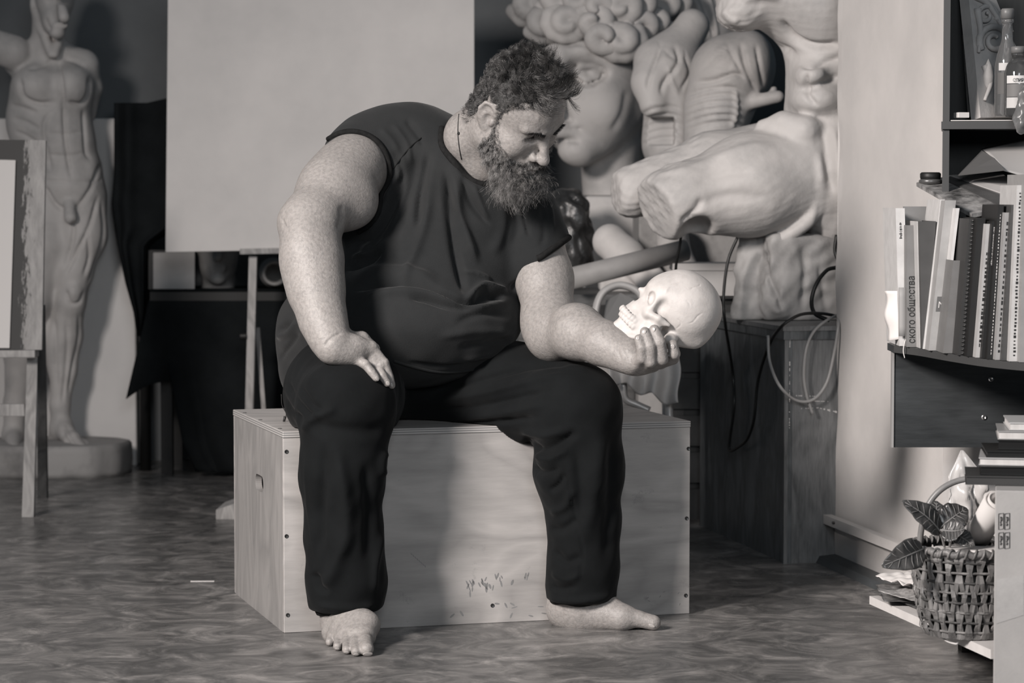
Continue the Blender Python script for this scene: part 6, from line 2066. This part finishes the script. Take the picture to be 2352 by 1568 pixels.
# torn white slip-case fragment standing out from the left end
tc_ = thing('torn_sleeve', 'torn white card sleeve sticking out left of the row of books', 'card', (W(2060, 775, 5.9)[0], 5.9, zl))
def sleeve(u, v):
    x = 2031 + 55 * u + 4 * math.sin(v * 9) * (1 - u); y = 668 + 107 * v + (8 * (1 - u) * (v > 0.9))
    return W(x + 6 * v * (1 - u), y, shelf_depth(2065) - 0.012 + 0.04 * (1 - u) ** 2)
V_, F_ = thicken(grid(sleeve, 10, 16), -0.0015)
V_[:, 2] = np.maximum(V_[:, 2], zl + 0.001)
obj('card', (V_, F_), mat('white_card', grey(0.70, .6), rough=0.6), tc_, True)
obj('grey_fold', thicken(grid(lambda u, v: W(2064 + 19 * u, 660 + 112 * v, shelf_depth(2070) - 0.016 - 0.004 * math.sin(3 * u)), 6, 6), -0.001), mat('grey_card', grey(0.30, .2), rough=0.6), tc_, True)
st_ = obj('string', tube(catmull([W(2080, 779, shelf_depth(2080) - 0.004), W(2076, 795, shelf_depth(2080) - 0.012), W(2075, 808, shelf_depth(2080) - 0.012), W(2078, 822, shelf_depth(2080) - 0.012)], 5), 0.0013, 6), M_PAPER, None, True); tag(st_, 'short white string dangling over the edge of lower shelf', 'string')
gk = obj('grey_folder', slab([W(2074, 560, 5.99), W(2160, 560, 5.99), W(2160, 474, 5.99), W(2076, 474, 5.99)], -0.012), mat('folder_grey', grey(0.20), grey(0.25), scale=12, rough=0.6)); tag(gk, 'grey folder standing behind the left books with its top showing', 'folder', None)
gk_z = gk

# ---------------------------------------------------------------- lying on top of the books
def lying(pts, d_fn, thick, m, name, label, cat, group=None):
    P_ = np.array([W(x, y, d) for x, y, d in pts])
    o = obj(name, slab(P_, thick), m); tag(o, label, cat, group); return o
M_PALETTE = mat('paint_palette', grey(0.05), grey(0.36, .3), scale=26, detail=9, rough=0.6, bump=0.002, bscale=40)
lying([(2105, 428, 5.93), (2232, 500, 5.66), (2300, 488, 5.68), (2180, 412, 5.98)], None, 0.009, M_PALETTE, 'paint_palette', 'paint-crusted palette board lying across the tops of the books', 'palette')
tn = thing('round_tin', 'dark round tin standing on the tip of the palette', 'tin', W(2137, 424, 5.92))
obj('body', lathe([(0, 0), (0.020, 0.0), (0.0255, 0.004), (0.0265, 0.008), (0.022, 0.012), (0, 0.012)], 28, W(2137, 423, 5.92)), mat('tin_rim', grey(0.18, .2), rough=0.3, metallic=0.6), tn, True)
obj('lid', lathe([(0, 0.012), (0.0225, 0.012), (0.0235, 0.016), (0.0235, 0.024), (0.020, 0.027), (0, 0.027)], 28, W(2137, 423, 5.92)), M_BLACK, tn, True)
lying([(2172, 418, 5.93), (2296, 478, 5.70), (2330, 462, 5.74), (2190, 405, 6.0)], None, 0.006, mat('magazine_dark', grey(0.07), grey(0.12), scale=10, rough=0.35), 'magazine', 'dark glossy magazine lying on the palette', 'magazine', 'papers on the books')
lying([(2178, 406, 5.98), (2318, 452, 5.76), (2352, 440, 5.78), (2300, 400, 6.04)], None, 0.004, mat('magazine_pale', grey(0.42, .4), grey(0.50, .4), scale=9, rough=0.5), 'magazine', 'pale loose sheets on top of the dark magazine', 'magazine', 'papers on the books')
def curled(u, v):
    top = np.array([2254 + 120 * u, 343 - 28 * u]); bot = np.array([2304 + 110 * u, 392 + 30 * u])
    p = top * (1 - v) + bot * v
    return W(p[0], p[1] - 5 * math.sin(math.pi * v), 5.96 - 0.16 * v - 0.02 * math.sin(math.pi * v))
cu_ = obj('curled_paper', thicken(grid(curled, 16, 14), 0.0012), mat('paper_pale', grey(0.46, .4), rough=0.55), None, True); tag(cu_, 'large sheet of pale paper bowed over inside the middle compartment', 'paper')
fs = obj('paper_underside', slab([W(2200, 402, 5.86), W(2308, 390, 5.78), W(2282, 362, 5.85), W(2255, 345, 5.92)], -0.002), mat('underside_shade', grey(0.11), rough=0.5)); tag(fs, 'underside of the bowed pale paper with its shade in the colour', 'paper')  # separate sheet, its dark colour painted as the paper's shaded underside

# ---------------------------------------------------------------- upper compartment: relief tiles and bottles
zs1 = zs + 0.0095
ln_ = obj('shelf_liner', rc(box((bcx0 + 0.13, FR + 0.10, zs1 + 0.0012), (0.225, 0.205, 0.002))), M_PAPER); tag(ln_, 'white paper lining the upper shelf under the tiles and bottles', 'paper')
def set_on(pts, z=zs1 + 0.004):
    return pts
zb_ = W(2250, 272, FR)[2] + 0.003
pa_ = obj('plain_tile', slab([W(2223, 268, 5.98), W(2248, 268, 5.92), W(2238, 78, 5.98), W(2210, 80, 6.04)], -0.03), M_PLASTER); tag(pa_, 'plain plaster slab leaning at the left of the upper shelf', 'tile')
rt = thing('relief_tile', 'plaster tile with carved scrollwork leaning behind the bottles', 'tile', W(2290, 272, 5.95))
A_, B_, C_, D_ = W(2252, 270, 5.90), W(2352, 268, 5.98), W(2345, -40, 6.08), W(2222, -40, 6.0)
obj('slab', slab([A_, B_, C_, D_], -0.03), M_PLASTER, rt)
nt = nrm(np.cross(B_ - A_, D_ - A_))
def on_tile(x, y, off=0.006): return ray_plane(x, y, A_ + nt * off, nt)
def scroll(cx, cy, r, turns, sgn, a0, w):
    pts, rad = [], []
    for i in range(26):
        t = i / 25
        a = a0 + sgn * t * turns * 2 * math.pi
        rr = r * (1 - 0.8 * t)
        pts.append(on_tile(cx + rr * math.cos(a), cy + rr * math.sin(a), 0.004 + 0.006 * t)); rad.append(M(w * (1 - 0.45 * t), 5.95))
    return tube(pts, rad, 8)
for q in ((2285, 92, 38, 1.5, 1, 2.5, 9), (2265, 35, 26, 1.3, -1, 0.5, 7), (2325, 40, 34, 1.4, 1, 1.0, 8), (2330, 130, 24, 1.2, -1, 3.0, 7)): obj('scroll', scroll(*q), M_PLASTER, rt, True)
for q in ([(2240, -10), (2270, 10), (2300, 60), (2310, 110)], [(2290, -20), (2310, 20), (2345, 60)], [(2262, 150), (2275, 190), (2262, 230)], [(2245, 20), (2252, 70), (2248, 120)]):
    L_ = catmull([on_tile(x, y) for x, y in q], 6); obj('tendril', tube(L_, np.linspace(0.009, 0.004, len(L_)), 8), M_PLASTER, rt, True)
lf = on_tile(2270, 175, 0.004); obj('carved_leaf', lathe([(0, -0.04), (0.012, -0.02), (0.014, 0.0), (0.008, 0.025), (0, 0.04)], 14, lf), M_PLASTER, rt, True)

def mat_glass(name, col, rough=0.05):
    m, t, b = _tree(name)
    b.inputs['Base Color'].default_value = (*col, 1); b.inputs['Roughness'].default_value = rough
    b.inputs['Transmission Weight'].default_value = 0.85; b.inputs['IOR'].default_value = 1.45
    return m
M_GLASS = mat_glass('bottle_glass', grey(0.55, -0.2)); M_GLASSD = mat_glass('bottle_glass_dark', grey(0.30, -0.2))
def bottle(px, ybase, ytop, wpx, d, label, label_rows, mt, shoulder=0.52):
    base = W(px, ybase, d); H = M(ybase - ytop, d); R_ = M(wpx / 2, d)
    b_ = thing('bottle', label, 'bottle', base, 'bottles on the upper shelf')
    n_ = R_ * 0.42
    prof = [(0, 0), (R_ * 0.92, 0), (R_, 0.006), (R_, H * shoulder), (R_ * 0.86, H * (shoulder + 0.1)), (n_ * 1.1, H * (shoulder + 0.25)), (n_, H * 0.86), (n_ * 1.25, H * 0.87), (n_ * 1.25, H * 0.90)]
    obj('glass', lathe(prof + [(n_, H * 0.90), (n_ * 0.8, H * 0.88), (0, H * 0.88)], 32, base), mt, b_, True)
    obj('cap', lathe([(0, H * 0.905), (n_ * 1.3, H * 0.905), (n_ * 1.3, H * 0.99), (n_ * 1.1, H), (0, H)], 20, base), mat('bottle_cap', grey(0.16), rough=0.4), b_, True)
    for z0, z1, a0, a1, tone in label_rows:
        def lab(u, v): 
            a = -math.pi / 2 + (a0 + (a1 - a0) * u); return (base[0] + (R_ + 0.0006) * math.cos(a), base[1] + (R_ + 0.0006) * math.sin(a), base[2] + H * (z0 + (z1 - z0) * v))
        obj('paper_label', grid(lab, 14, 3), mat('label_paper', grey(tone, .3), rough=0.6), b_, True)
    return b_, base, H, R_
bottle(2312, 266, 22, 56, 5.865, 'tall clear bottle with a hatched label on the upper shelf', [(0.42, 0.49, -0.9, 0.2, 0.5), (0.20, 0.40, -1.0, 0.4, 0.10)], M_GLASS, 0.46)
bo, base, H_, R_ = bottle(2338, 268, 108, 64, 5.80, 'squat labelled spirit bottle in front of the tall bottle', [(0.47, 0.58, -1.1, 0.9, 0.6), (0.28, 0.46, -1.1, 0.9, 0.16), (0.12, 0.27, -1.1, 0.9, 0.5)], M_GLASSD, 0.62)
text_mesh('СПИРИТ', 0.0105, M_INK, bo, np.array([base[0] - 0.018, base[1] - R_ - 0.001, base[2] + H_ * 0.49]), (1, 0, 0), (0, 0, 1), squeeze=0.8)
pkb = Sdf()
for q in ((2358, 250, 24, 44), (2375, 215, 26, 40), (2346, 284, 17, 24)): El(pkb, q[0], q[1], q[2], q[3], 0.016, 5.74, 0.02)
kP_, kQ_ = pkb.mesh(0.004); kP_ = kP_ + vnormals(kP_, kQ_) * (0.006 * np.abs(wob(kP_, 90, 2)) - 0.004 * np.abs(wob(kP_, 170, 5)))[:, None]
pk = obj('plastic_packet', (kP_, kQ_), mat_glass('clear_plastic', grey(0.6), 0.28), None, True); tag(pk, 'crumpled clear plastic packet hanging at the right edge of the shelf', 'packet')
sb_ = obj('small_carton', box(W(2212, 268, 5.84) + np.array([0, 0.02, 0.004]), (0.026, 0.03, 0.012), rotm(0, 0, 0.2), 0.001), M_PAPER); tag(sb_, 'tiny white carton at the left end of the upper shelf', 'carton')
# ================================================================== lower right corner: low bench, basket, plant, carton, magazines
BZ0 = 0.100
M_WHITEP = mat('white_board_paint', grey(0.58, .5), grey(0.66, .5), scale=14, rough=0.5, bump=0.0006, bscale=60)
e0, e1 = G(1997, 1368, BZ0), G(2290, 1498, BZ0)
bdir = nrm(e1 - e0); bn = np.array([-bdir[1], bdir[0], 0]); bn = bn if bn[0] > 0 else -bn
e1 = e0 + bdir * 0.69
bench = thing('low_bench', 'low white board bench along the wall carrying papers and the basket', 'bench', (e0 + e1) / 2 * np.array([1, 1, 0]) + bn * 0.12)
q_ = [e0, e1, e1 + bn * 0.26, e0 + bn * 0.26]
obj('board', hexa([p - np.array([0, 0, 0.018]) for p in q_] + [p for p in q_]), M_WHITEP, bench)
for t in (0.16, 0.60):
    c = e0 + bdir * t + bn * 0.20
    obj('block', box((c[0], c[1], (BZ0 - 0.018) / 2), (0.10, 0.05, BZ0 - 0.019)), M_BLACK, bench)

# ---------------------------------------------------------------- woven basket
M_WICKER = mat_wood('wicker', grey(0.05, .1), grey(0.21, .4), 'z', scale=40, rings=0.4, rough=0.4)
M_WICKERD = mat_wood('wicker_dark', grey(0.02), grey(0.07, .2), 'z', scale=40, rings=0.4, rough=0.4)
kb = W(2222, 1470, 5.17); kb[2] = BZ0 + 0.002
KH, KR0, KR1 = 0.172, 0.085, 0.116
bsk = thing('wicker_basket', 'brown woven wicker basket with an arched handle on the low bench', 'basket', kb)
NS = 34
def bk_r(t): return KR0 + (KR1 - KR0) * (t ** 0.7)
def bpnt(a, t, off=0.0): return np.array([kb[0] + (bk_r(t) + off) * math.cos(a), kb[1] + (bk_r(t) + off) * math.sin(a), kb[2] + KH * t])
for s in range(NS):                                          # slanted splints, two directions
    for sg in (1, -1):
        a0 = 2 * math.pi * s / NS + (0.08 if sg > 0 else 0)
        pts = []
        for i in range(13):
            t = i / 12
            pts.append(bpnt(a0 + sg * 0.30 * t, t, 0.0035 * math.sin(t * math.pi * 7 + (0 if sg > 0 else math.pi) + s * math.pi)))
        P_ = np.array(pts); tng = np.gradient(P_, axis=0)
        cen_ = np.array([kb[0], kb[1], 0])
        V_ = []
        for i in range(13):
            rad_ = nrm((P_[i] - cen_) * np.array([1, 1, 0])); sd = nrm(np.cross(tng[i], rad_))
            for w_, h_ in ((-0.0052, -0.001), (0.0052, -0.001), (0.0040, 0.0016), (-0.0040, 0.0016)): V_.append(P_[i] + sd * w_ + rad_ * h_)
        F_ = [(i * 4 + k, i * 4 + (k + 1) % 4, (i + 1) * 4 + (k + 1) % 4, (i + 1) * 4 + k) for i in range(12) for k in range(4)]
        obj('splint', (np.array(V_), F_), M_WICKER, bsk)
for i in range(8):                                           # horizontal weavers
    t = (i + 0.7) / 8.6
    ring = [bpnt(a, t, 0.0022 * math.sin(a * NS / 2 + i * math.pi)) for a in np.linspace(0, 2 * math.pi, 72, endpoint=False)]
    obj('weaver', tube(ring, 0.0028, 6, True), M_WICKERD if i % 2 else M_WICKER, bsk, True)
obj('liner', lathe([(0, 0.0), (KR0 - 0.008, 0.0), (KR0 - 0.006, 0.004), (KR1 - 0.012, KH - 0.02), (KR1 - 0.014, KH - 0.02), (KR0 - 0.012, 0.008), (0, 0.008)], 40, kb), M_BLACK, bsk, True)
rim = [bpnt(a, 1.0, 0.001) + np.array([0, 0, 0.003 * math.sin(a * 20)]) for a in np.linspace(0, 2 * math.pi, 120, endpoint=False)]
obj('rim', tube(rim, 0.0075, 8, True), M_WICKER, bsk, True)
wrap = [bpnt(a, 1.0, 0.001) + 0.0085 * (math.cos(a * 46) * np.array([math.cos(a), math.sin(a), 0]) + math.sin(a * 46) * np.array([0, 0, 1])) for a in np.linspace(0, 2 * math.pi, 46 * 10)]
obj('rim_wrapping', tube(wrap, 0.0026, 5), M_WICKER, bsk, True)
hl_ = catmull([W(2112, 1252, 5.20), W(2118, 1205, 5.2), W(2132, 1160, 5.2), W(2160, 1125, 5.2), W(2200, 1104, 5.2), W(2250, 1098, 5.2), W(2300, 1112, 5.2), W(2332, 1160, 5.2), W(2338, 1252, 5.2)], 6)
obj('handle', tube(hl_, 0.0062, 10), mat('handle_cane', grey(0.16, .2), grey(0.22, .2), scale=30, rough=0.35), bsk, True)

# ---------------------------------------------------------------- leafy branch in the basket
M_LEAF = mat('dark_leaf', grey(0.030, -0.1), grey(0.085, .1), scale=14, rough=0.30, bump=0.0012, bscale=26, spec=0.6)
M_VEIN = mat('leaf_vein', grey(0.20, .2), rough=0.5)
plant = thing('leafy_branch', 'artificial branch with large dark glossy leaves stuck in the wicker basket', 'plant', W(2165, 1262, 5.16))
def leaf(base, tip, width, bend, up, twist=0.0):
    base, tip = np.asarray(base, float), np.asarray(tip, float)
    ax = tip - base; L_ = np.linalg.norm(ax); u = ax / L_
    sd = nrm(np.cross(u, up)); n = np.cross(sd, u)
    def f(a, b):
        s = (b - 0.5) * 2
        w = width * (math.sin(math.pi * min(1, a * 0.92 + 0.06)) ** 0.75) * (1 - 0.35 * a)
        z = bend * math.sin(math.pi * a) - 0.30 * abs(s) * w * -1 * 0.6 + 0.10 * w * math.sin(a * 26) * abs(s) + twist * s * w
        return base + u * L_ * a + sd * s * w + n * z
    o = obj('leaf', thicken(grid(f, 18, 9), -0.0012), M_LEAF, plant, True)
    mid = [f(a, 0.5) + n * 0.0012 for a in np.linspace(-0.08, 0.95, 10)]
    obj('midrib', tube(mid, np.linspace(0.0022, 0.0006, 10), 6), M_VEIN, o, True)
    vs = []
    for a in np.linspace(0.12, 0.8, 6):
        for b in (0.06, 0.94): vs.append(tube([f(a, 0.5) + n * 0.001, f(min(1, a + 0.08), 0.5 + (b - 0.5) * 0.5) + n * 0.001, f(min(1, a + 0.13), b) + n * 0.0006], [0.0009, 0.0007, 0.0004], 5))
    obj('side_veins', merge(*vs), M_VEIN, o, True)
leaf(W(2160, 1222, 5.12), W(2072, 1150, 5.08), 0.030, 0.012, (0.2, -1, 0.5))
leaf(W(2162, 1210, 5.12), W(2222, 1168, 5.14), 0.036, 0.010, (-0.2, -1, 0.4))
leaf(W(2165, 1218, 5.10), W(2215, 1215, 5.07), 0.030, -0.006, (0, -1, 0.6))
leaf(W(2120, 1260, 5.10), W(2026, 1300, 5.03), 0.036, 0.014, (0.3, -1, 0.3))
leaf(W(2190, 1225, 5.12), W(2238, 1255, 5.08), 0.022, 0.004, (0.2, -1, 0.3))
leaf(W(2150, 1205, 5.14), W(2150, 1150, 5.17), 0.024, 0.006, (0, -1, 0.2))
for q in ([(2160, 1222, 5.12), (2168, 1250, 5.14), (2175, 1290, 5.17)], [(2120, 1260, 5.10), (2145, 1265, 5.12), (2170, 1285, 5.17)], [(2190, 1225, 5.12), (2182, 1250, 5.14), (2180, 1290, 5.17)]):
    obj('stem', tube(catmull([W(*p) for p in q], 5), 0.0026, 7), M_VEIN, plant, True)

# ---------------------------------------------------------------- things in and around the basket
def sheet(name, pts, thick, m, label, cat, group=None):
    o = obj(name, slab([W(*p) for p in pts], thick), m); tag(o, label, cat, group); return o
sheet('notepad', [(2120, 1270, 5.10), (2300, 1268, 5.05), (2300, 1258, 5.16), (2150, 1258, 5.17)], 0.004, M_PAPER, 'white notepad lying on top of the basket rim', 'notepad')
pr_ = thing('paper_roll', 'thick roll of white paper standing tilted in the basket', 'paper roll', W(2262, 1230, 5.19))
a_, b_ = W(2246, 1232, 5.20), W(2290, 1150, 5.12)
ax_ = nrm(b_ - a_)
sidev = nrm(np.cross(ax_, [0, 0, 1.0])); upv = np.cross(sidev, ax_)
def roll(r0, r1, h): return lathe([(r0, 0), (r1, 0), (r1, h), (r0, h), (r0, 0)], 36, a_, np.stack([sidev, upv, ax_], 1))
hh = np.linalg.norm(b_ - a_)
obj('outer_sheet', roll(0.021, 0.026, hh), M_PAPER, pr_, True)
obj('inner_sheet', roll(0.015, 0.0195, hh + 0.006), M_PAPER, pr_, True)
bagd = 5.42
def bag(u, v):
    x = np.interp(v, [0, 0.15, 1], [2207, 2178, 2172]) * (1 - u) + np.interp(v, [0, 0.15, 1], [2213, 2262, 2290]) * u
    y = 1034 + 376 * v + 10 * math.sin(7 * u + 3 * v) * v
    p = W(x, y, bagd)
    k_ = abs(wob(p[None, :], 45, 2)[0]) + 0.6 * abs(wob(p[None, :], 95, 4)[0])
    return p + np.array([0.012 * wob(p[None, :], 60, 1)[0] * v, -0.045 * k_ * min(1, v * 4), 0])
m_, t_, bs_ = _tree('milky_plastic'); bs_.inputs['Base Color'].default_value = (*grey(0.62, .4), 1); bs_.inputs['Roughness'].default_value = 0.22; bs_.inputs['Transmission Weight'].default_value = 0.25
bg = thing('plastic_bag', 'crumpled translucent white plastic bag peaking behind the basket', 'bag', W(2225, 1200, bagd))
obj('bag_front', thicken(grid(bag, 26, 24), -0.001), m_, bg, True)
obj('bag_back', thicken(grid(lambda u, v: bag(u, v) + np.array([0, 0.03 * math.sin(math.pi * u) * v + 0.004, 0]), 16, 14), -0.001), m_, bg, True)
# papers on the bench
def crumple(s0, s1, t0, t1, z0, amp, ang, name, label, m, seed=1, fold=0.0, n=26):
    """a sheet lying on the bench: along and across its board, with creases of real height"""
    ca, sa = math.cos(ang), math.sin(ang)
    def f(u, v):
        ds, dt = (u - 0.5) * (s1 - s0), (v - 0.5) * (t1 - t0)
        p = e0 + bdir * ((s0 + s1) / 2 + ds * ca - dt * sa) + bn * ((t0 + t1) / 2 + ds * sa + dt * ca)
        q = p[None, :]
        h = abs(wob(q, 38, seed)[0]) + 0.5 * abs(wob(q, 85, seed + 1)[0])
        return np.array([p[0], p[1], BZ0 + z0 + amp * h + fold * (1 - u) ** 2])
    o = obj(name, thicken(grid(f, n, n), 0.0012), m, None, True); tag(o, label, 'paper', 'papers on the low bench'); return o
M_PDARK = mat('dark_print', grey(0.02), grey(0.16), scale=28, rough=0.35)
M_NEWS = mat('newsprint', grey(0.20, .3), grey(0.5, .4), scale=90, rough=0.7)
crumple(-0.03, 0.24, 0.02, 0.20, 0.003, 0.003, 0.10, 'dark_papers', 'loose dark printed papers lying lowest on the low bench', M_PDARK, 3, 0.004)
crumple(-0.02, 0.17, 0.00, 0.12, 0.011, 0.003, -0.25, 'printed_sheet', 'dark glossy printed sheet sticking out over the bench edge', mat('glossy_print', grey(0.03), grey(0.22), scale=20, rough=0.25), 5, 0.008)
crumple(0.08, 0.26, 0.01, 0.12, 0.019, 0.003, 0.35, 'newspaper', 'folded pale newspaper between the dark papers and basket', M_NEWS, 4, 0.006)
crumple(0.00, 0.15, 0.07, 0.19, 0.024, 0.004, -0.1, 'torn_page', 'pale torn page under the crumpled white paper', mat('torn_page', grey(0.45, .4), grey(0.55, .4), scale=30, rough=0.6), 6, 0.006)
crumple(-0.04, 0.20, 0.04, 0.20, 0.034, 0.014, 0.15, 'crumpled_paper', 'crumpled white wrapping paper on top of the papers on the low bench', mat('paper_bright', grey(0.66, .6), rough=0.6), 2, 0.0, 34)
cz_ = obj('twine_knot', tube(catmull([W(2130, 1430, 5.16), W(2142, 1442, 5.15), W(2136, 1452, 5.15), W(2126, 1442, 5.15), W(2150, 1450, 5.14), W(2172, 1470, 5.12), W(2196, 1478, 5.11), W(2200, 1472, 5.11)], 6), 0.0022, 6), M_PAPER, None, True); tag(cz_, 'loose pale twine on the front edge of the low bench', 'twine')

# ---------------------------------------------------------------- cardboard carton with a pile of magazines
CDp = 4.80
cx0, cx1 = W(2284, 1300, CDp)[0], W(2284, 1300, CDp)[0] + 0.34
czt = W(2300, 1126, CDp)[2]
M_CARD = mat('cardboard', grey(0.30, .4), grey(0.36, .45), scale=7, rough=0.6, bump=0.0003, bscale=200)
cbx = thing('cardboard_carton', 'tall grey cardboard carton with handling marks at the lower right edge', 'carton', ((cx0 + cx1) / 2, CDp + 0.1, 0))
_q = np.array([cx0, CDp, 0]); _fx = np.array([math.cos(0.19), -math.sin(0.19), 0]); _fy = np.array([math.sin(0.19), math.cos(0.19), 0])
obj('carton_body', box(_q + _fx * 0.17 + _fy * 0.09 + np.array([0, 0, czt / 2]), (0.34, 0.18, czt), np.stack([_fx, _fy, np.array([0, 0, 1.0])], 1), 0.002), M_CARD, cbx)
def CF(x, y, off=0.0005): return ray_plane(x, y, _q - _fy * off, _fy)
obj('clear_tape', slab([CF(2288, 1330), CF(2352, 1320), CF(2352, 1412), CF(2288, 1432)][::-1], 0.0002), mat('tape', grey(0.33, .3), grey(0.40, .3), scale=20, rough=0.16, bump=0.001, bscale=40), cbx)
def mark(pts, name='handling_mark'):
    obj(name, tube([CF(x, y) for x, y in pts], 0.0008, 4), M_INK, cbx)
for y0 in (1178, 1222):
    for x0 in (2294, 2308):
        mark([(x0, y0 + 2), (x0 + 11, y0), (x0 + 11, y0 + 36), (x0, y0 + 38), (x0, y0 + 2)])
        mark([(x0 + 3, y0 + 10), (x0 + 8, y0 + 10), (x0 + 8, y0 + 16), (x0 + 3, y0 + 22)]); mark([(x0 + 3, y0 + 28), (x0 + 8, y0 + 26)]); mark([(x0 + 5, y0 + 8), (x0 + 5, y0 + 30)])
random.seed(9)
zc0 = czt + 0.001
rows = [(2232, 1104, 0.014, 0.03, 'lowest dark-covered magazine of the pile on the carton', 0.05), (2266, 1082, 0.012, 0.10, 'black-edged magazine second from the bottom of the pile', 0.012), (2266, 1062, 0.010, 0.30, 'pale magazine in the middle of the pile on the carton', 0.40),
        (2275, 1046, 0.010, 0.02, 'thin black folder above the pale magazine in the pile', 0.016), (2310, 1022, 0.012, 0.02, 'black glossy volume near the top of the pile', 0.012), (2306, 1000, 0.014, 0.2, 'light grey book second from the top of the pile', 0.30), (2328, 980, 0.012, 0.5, 'pale little book on top of the pile at right edge', 0.50)]
z = zc0
for i, (x, y, th_, _, lab, tone) in enumerate(rows):
    dd = 4.86 + 0.012 * i
    p = W(x, y, dd)
    top_z = W(x, y - 8, dd)[2]
    z1 = max(z + 0.006, top_z)
    mg = thing('magazine', lab, 'magazine', (p[0] + 0.12, dd + 0.09, z), 'magazines piled on the carton')
    Rz = rotm(0, 0, random.uniform(-0.05, 0.05) - 0.16)
    m1 = mat('magazine_cover', grey(tone, .1), rough=0.3)
    obj('cover', box((p[0] + 0.13, dd + 0.09, z1 - 0.0012), (0.25, 0.17, 0.002), Rz), m1, mg)
    obj('pages', box((p[0] + 0.13, dd + 0.09, (z + z1) / 2 - 0.0003), (0.245, 0.165, z1 - z - 0.004), Rz), M_PAGES if tone > 0.1 else m1, mg)
    obj('cover', box((p[0] + 0.13, dd + 0.09, z + 0.001), (0.25, 0.17, 0.0016), Rz), m1, mg)
    z = z1 + 0.0005
# wood offcut lying on the floor behind the box
oc = obj('wood_offcut', hexa([G(496, 1192), G(545, 1192), G(545, 1192) + np.array([0, 0.2, 0]), G(500, 1192) + np.array([0, 0.2, 0]), G(496, 1192) + np.array([0, 0, 0.028]), G(545, 1192) + np.array([0, 0, 0.05]), G(545, 1192) + np.array([0, 0.2, 0.05]), G(500, 1192) + np.array([0, 0.2, 0.028])]), M_EASELOLD)
tag(oc, 'small wooden offcut on the floor behind the left side of the plywood box', 'offcut')
sp = obj('paper_strip', box(G(465, 1335) + np.array([0, 0, 0.001]), (0.06, 0.005, 0.0016), rotm(0, 0, 0.03)), M_PAPER)
tag(sp, 'thin white paper strip on the floor left of the plywood box', 'paper')
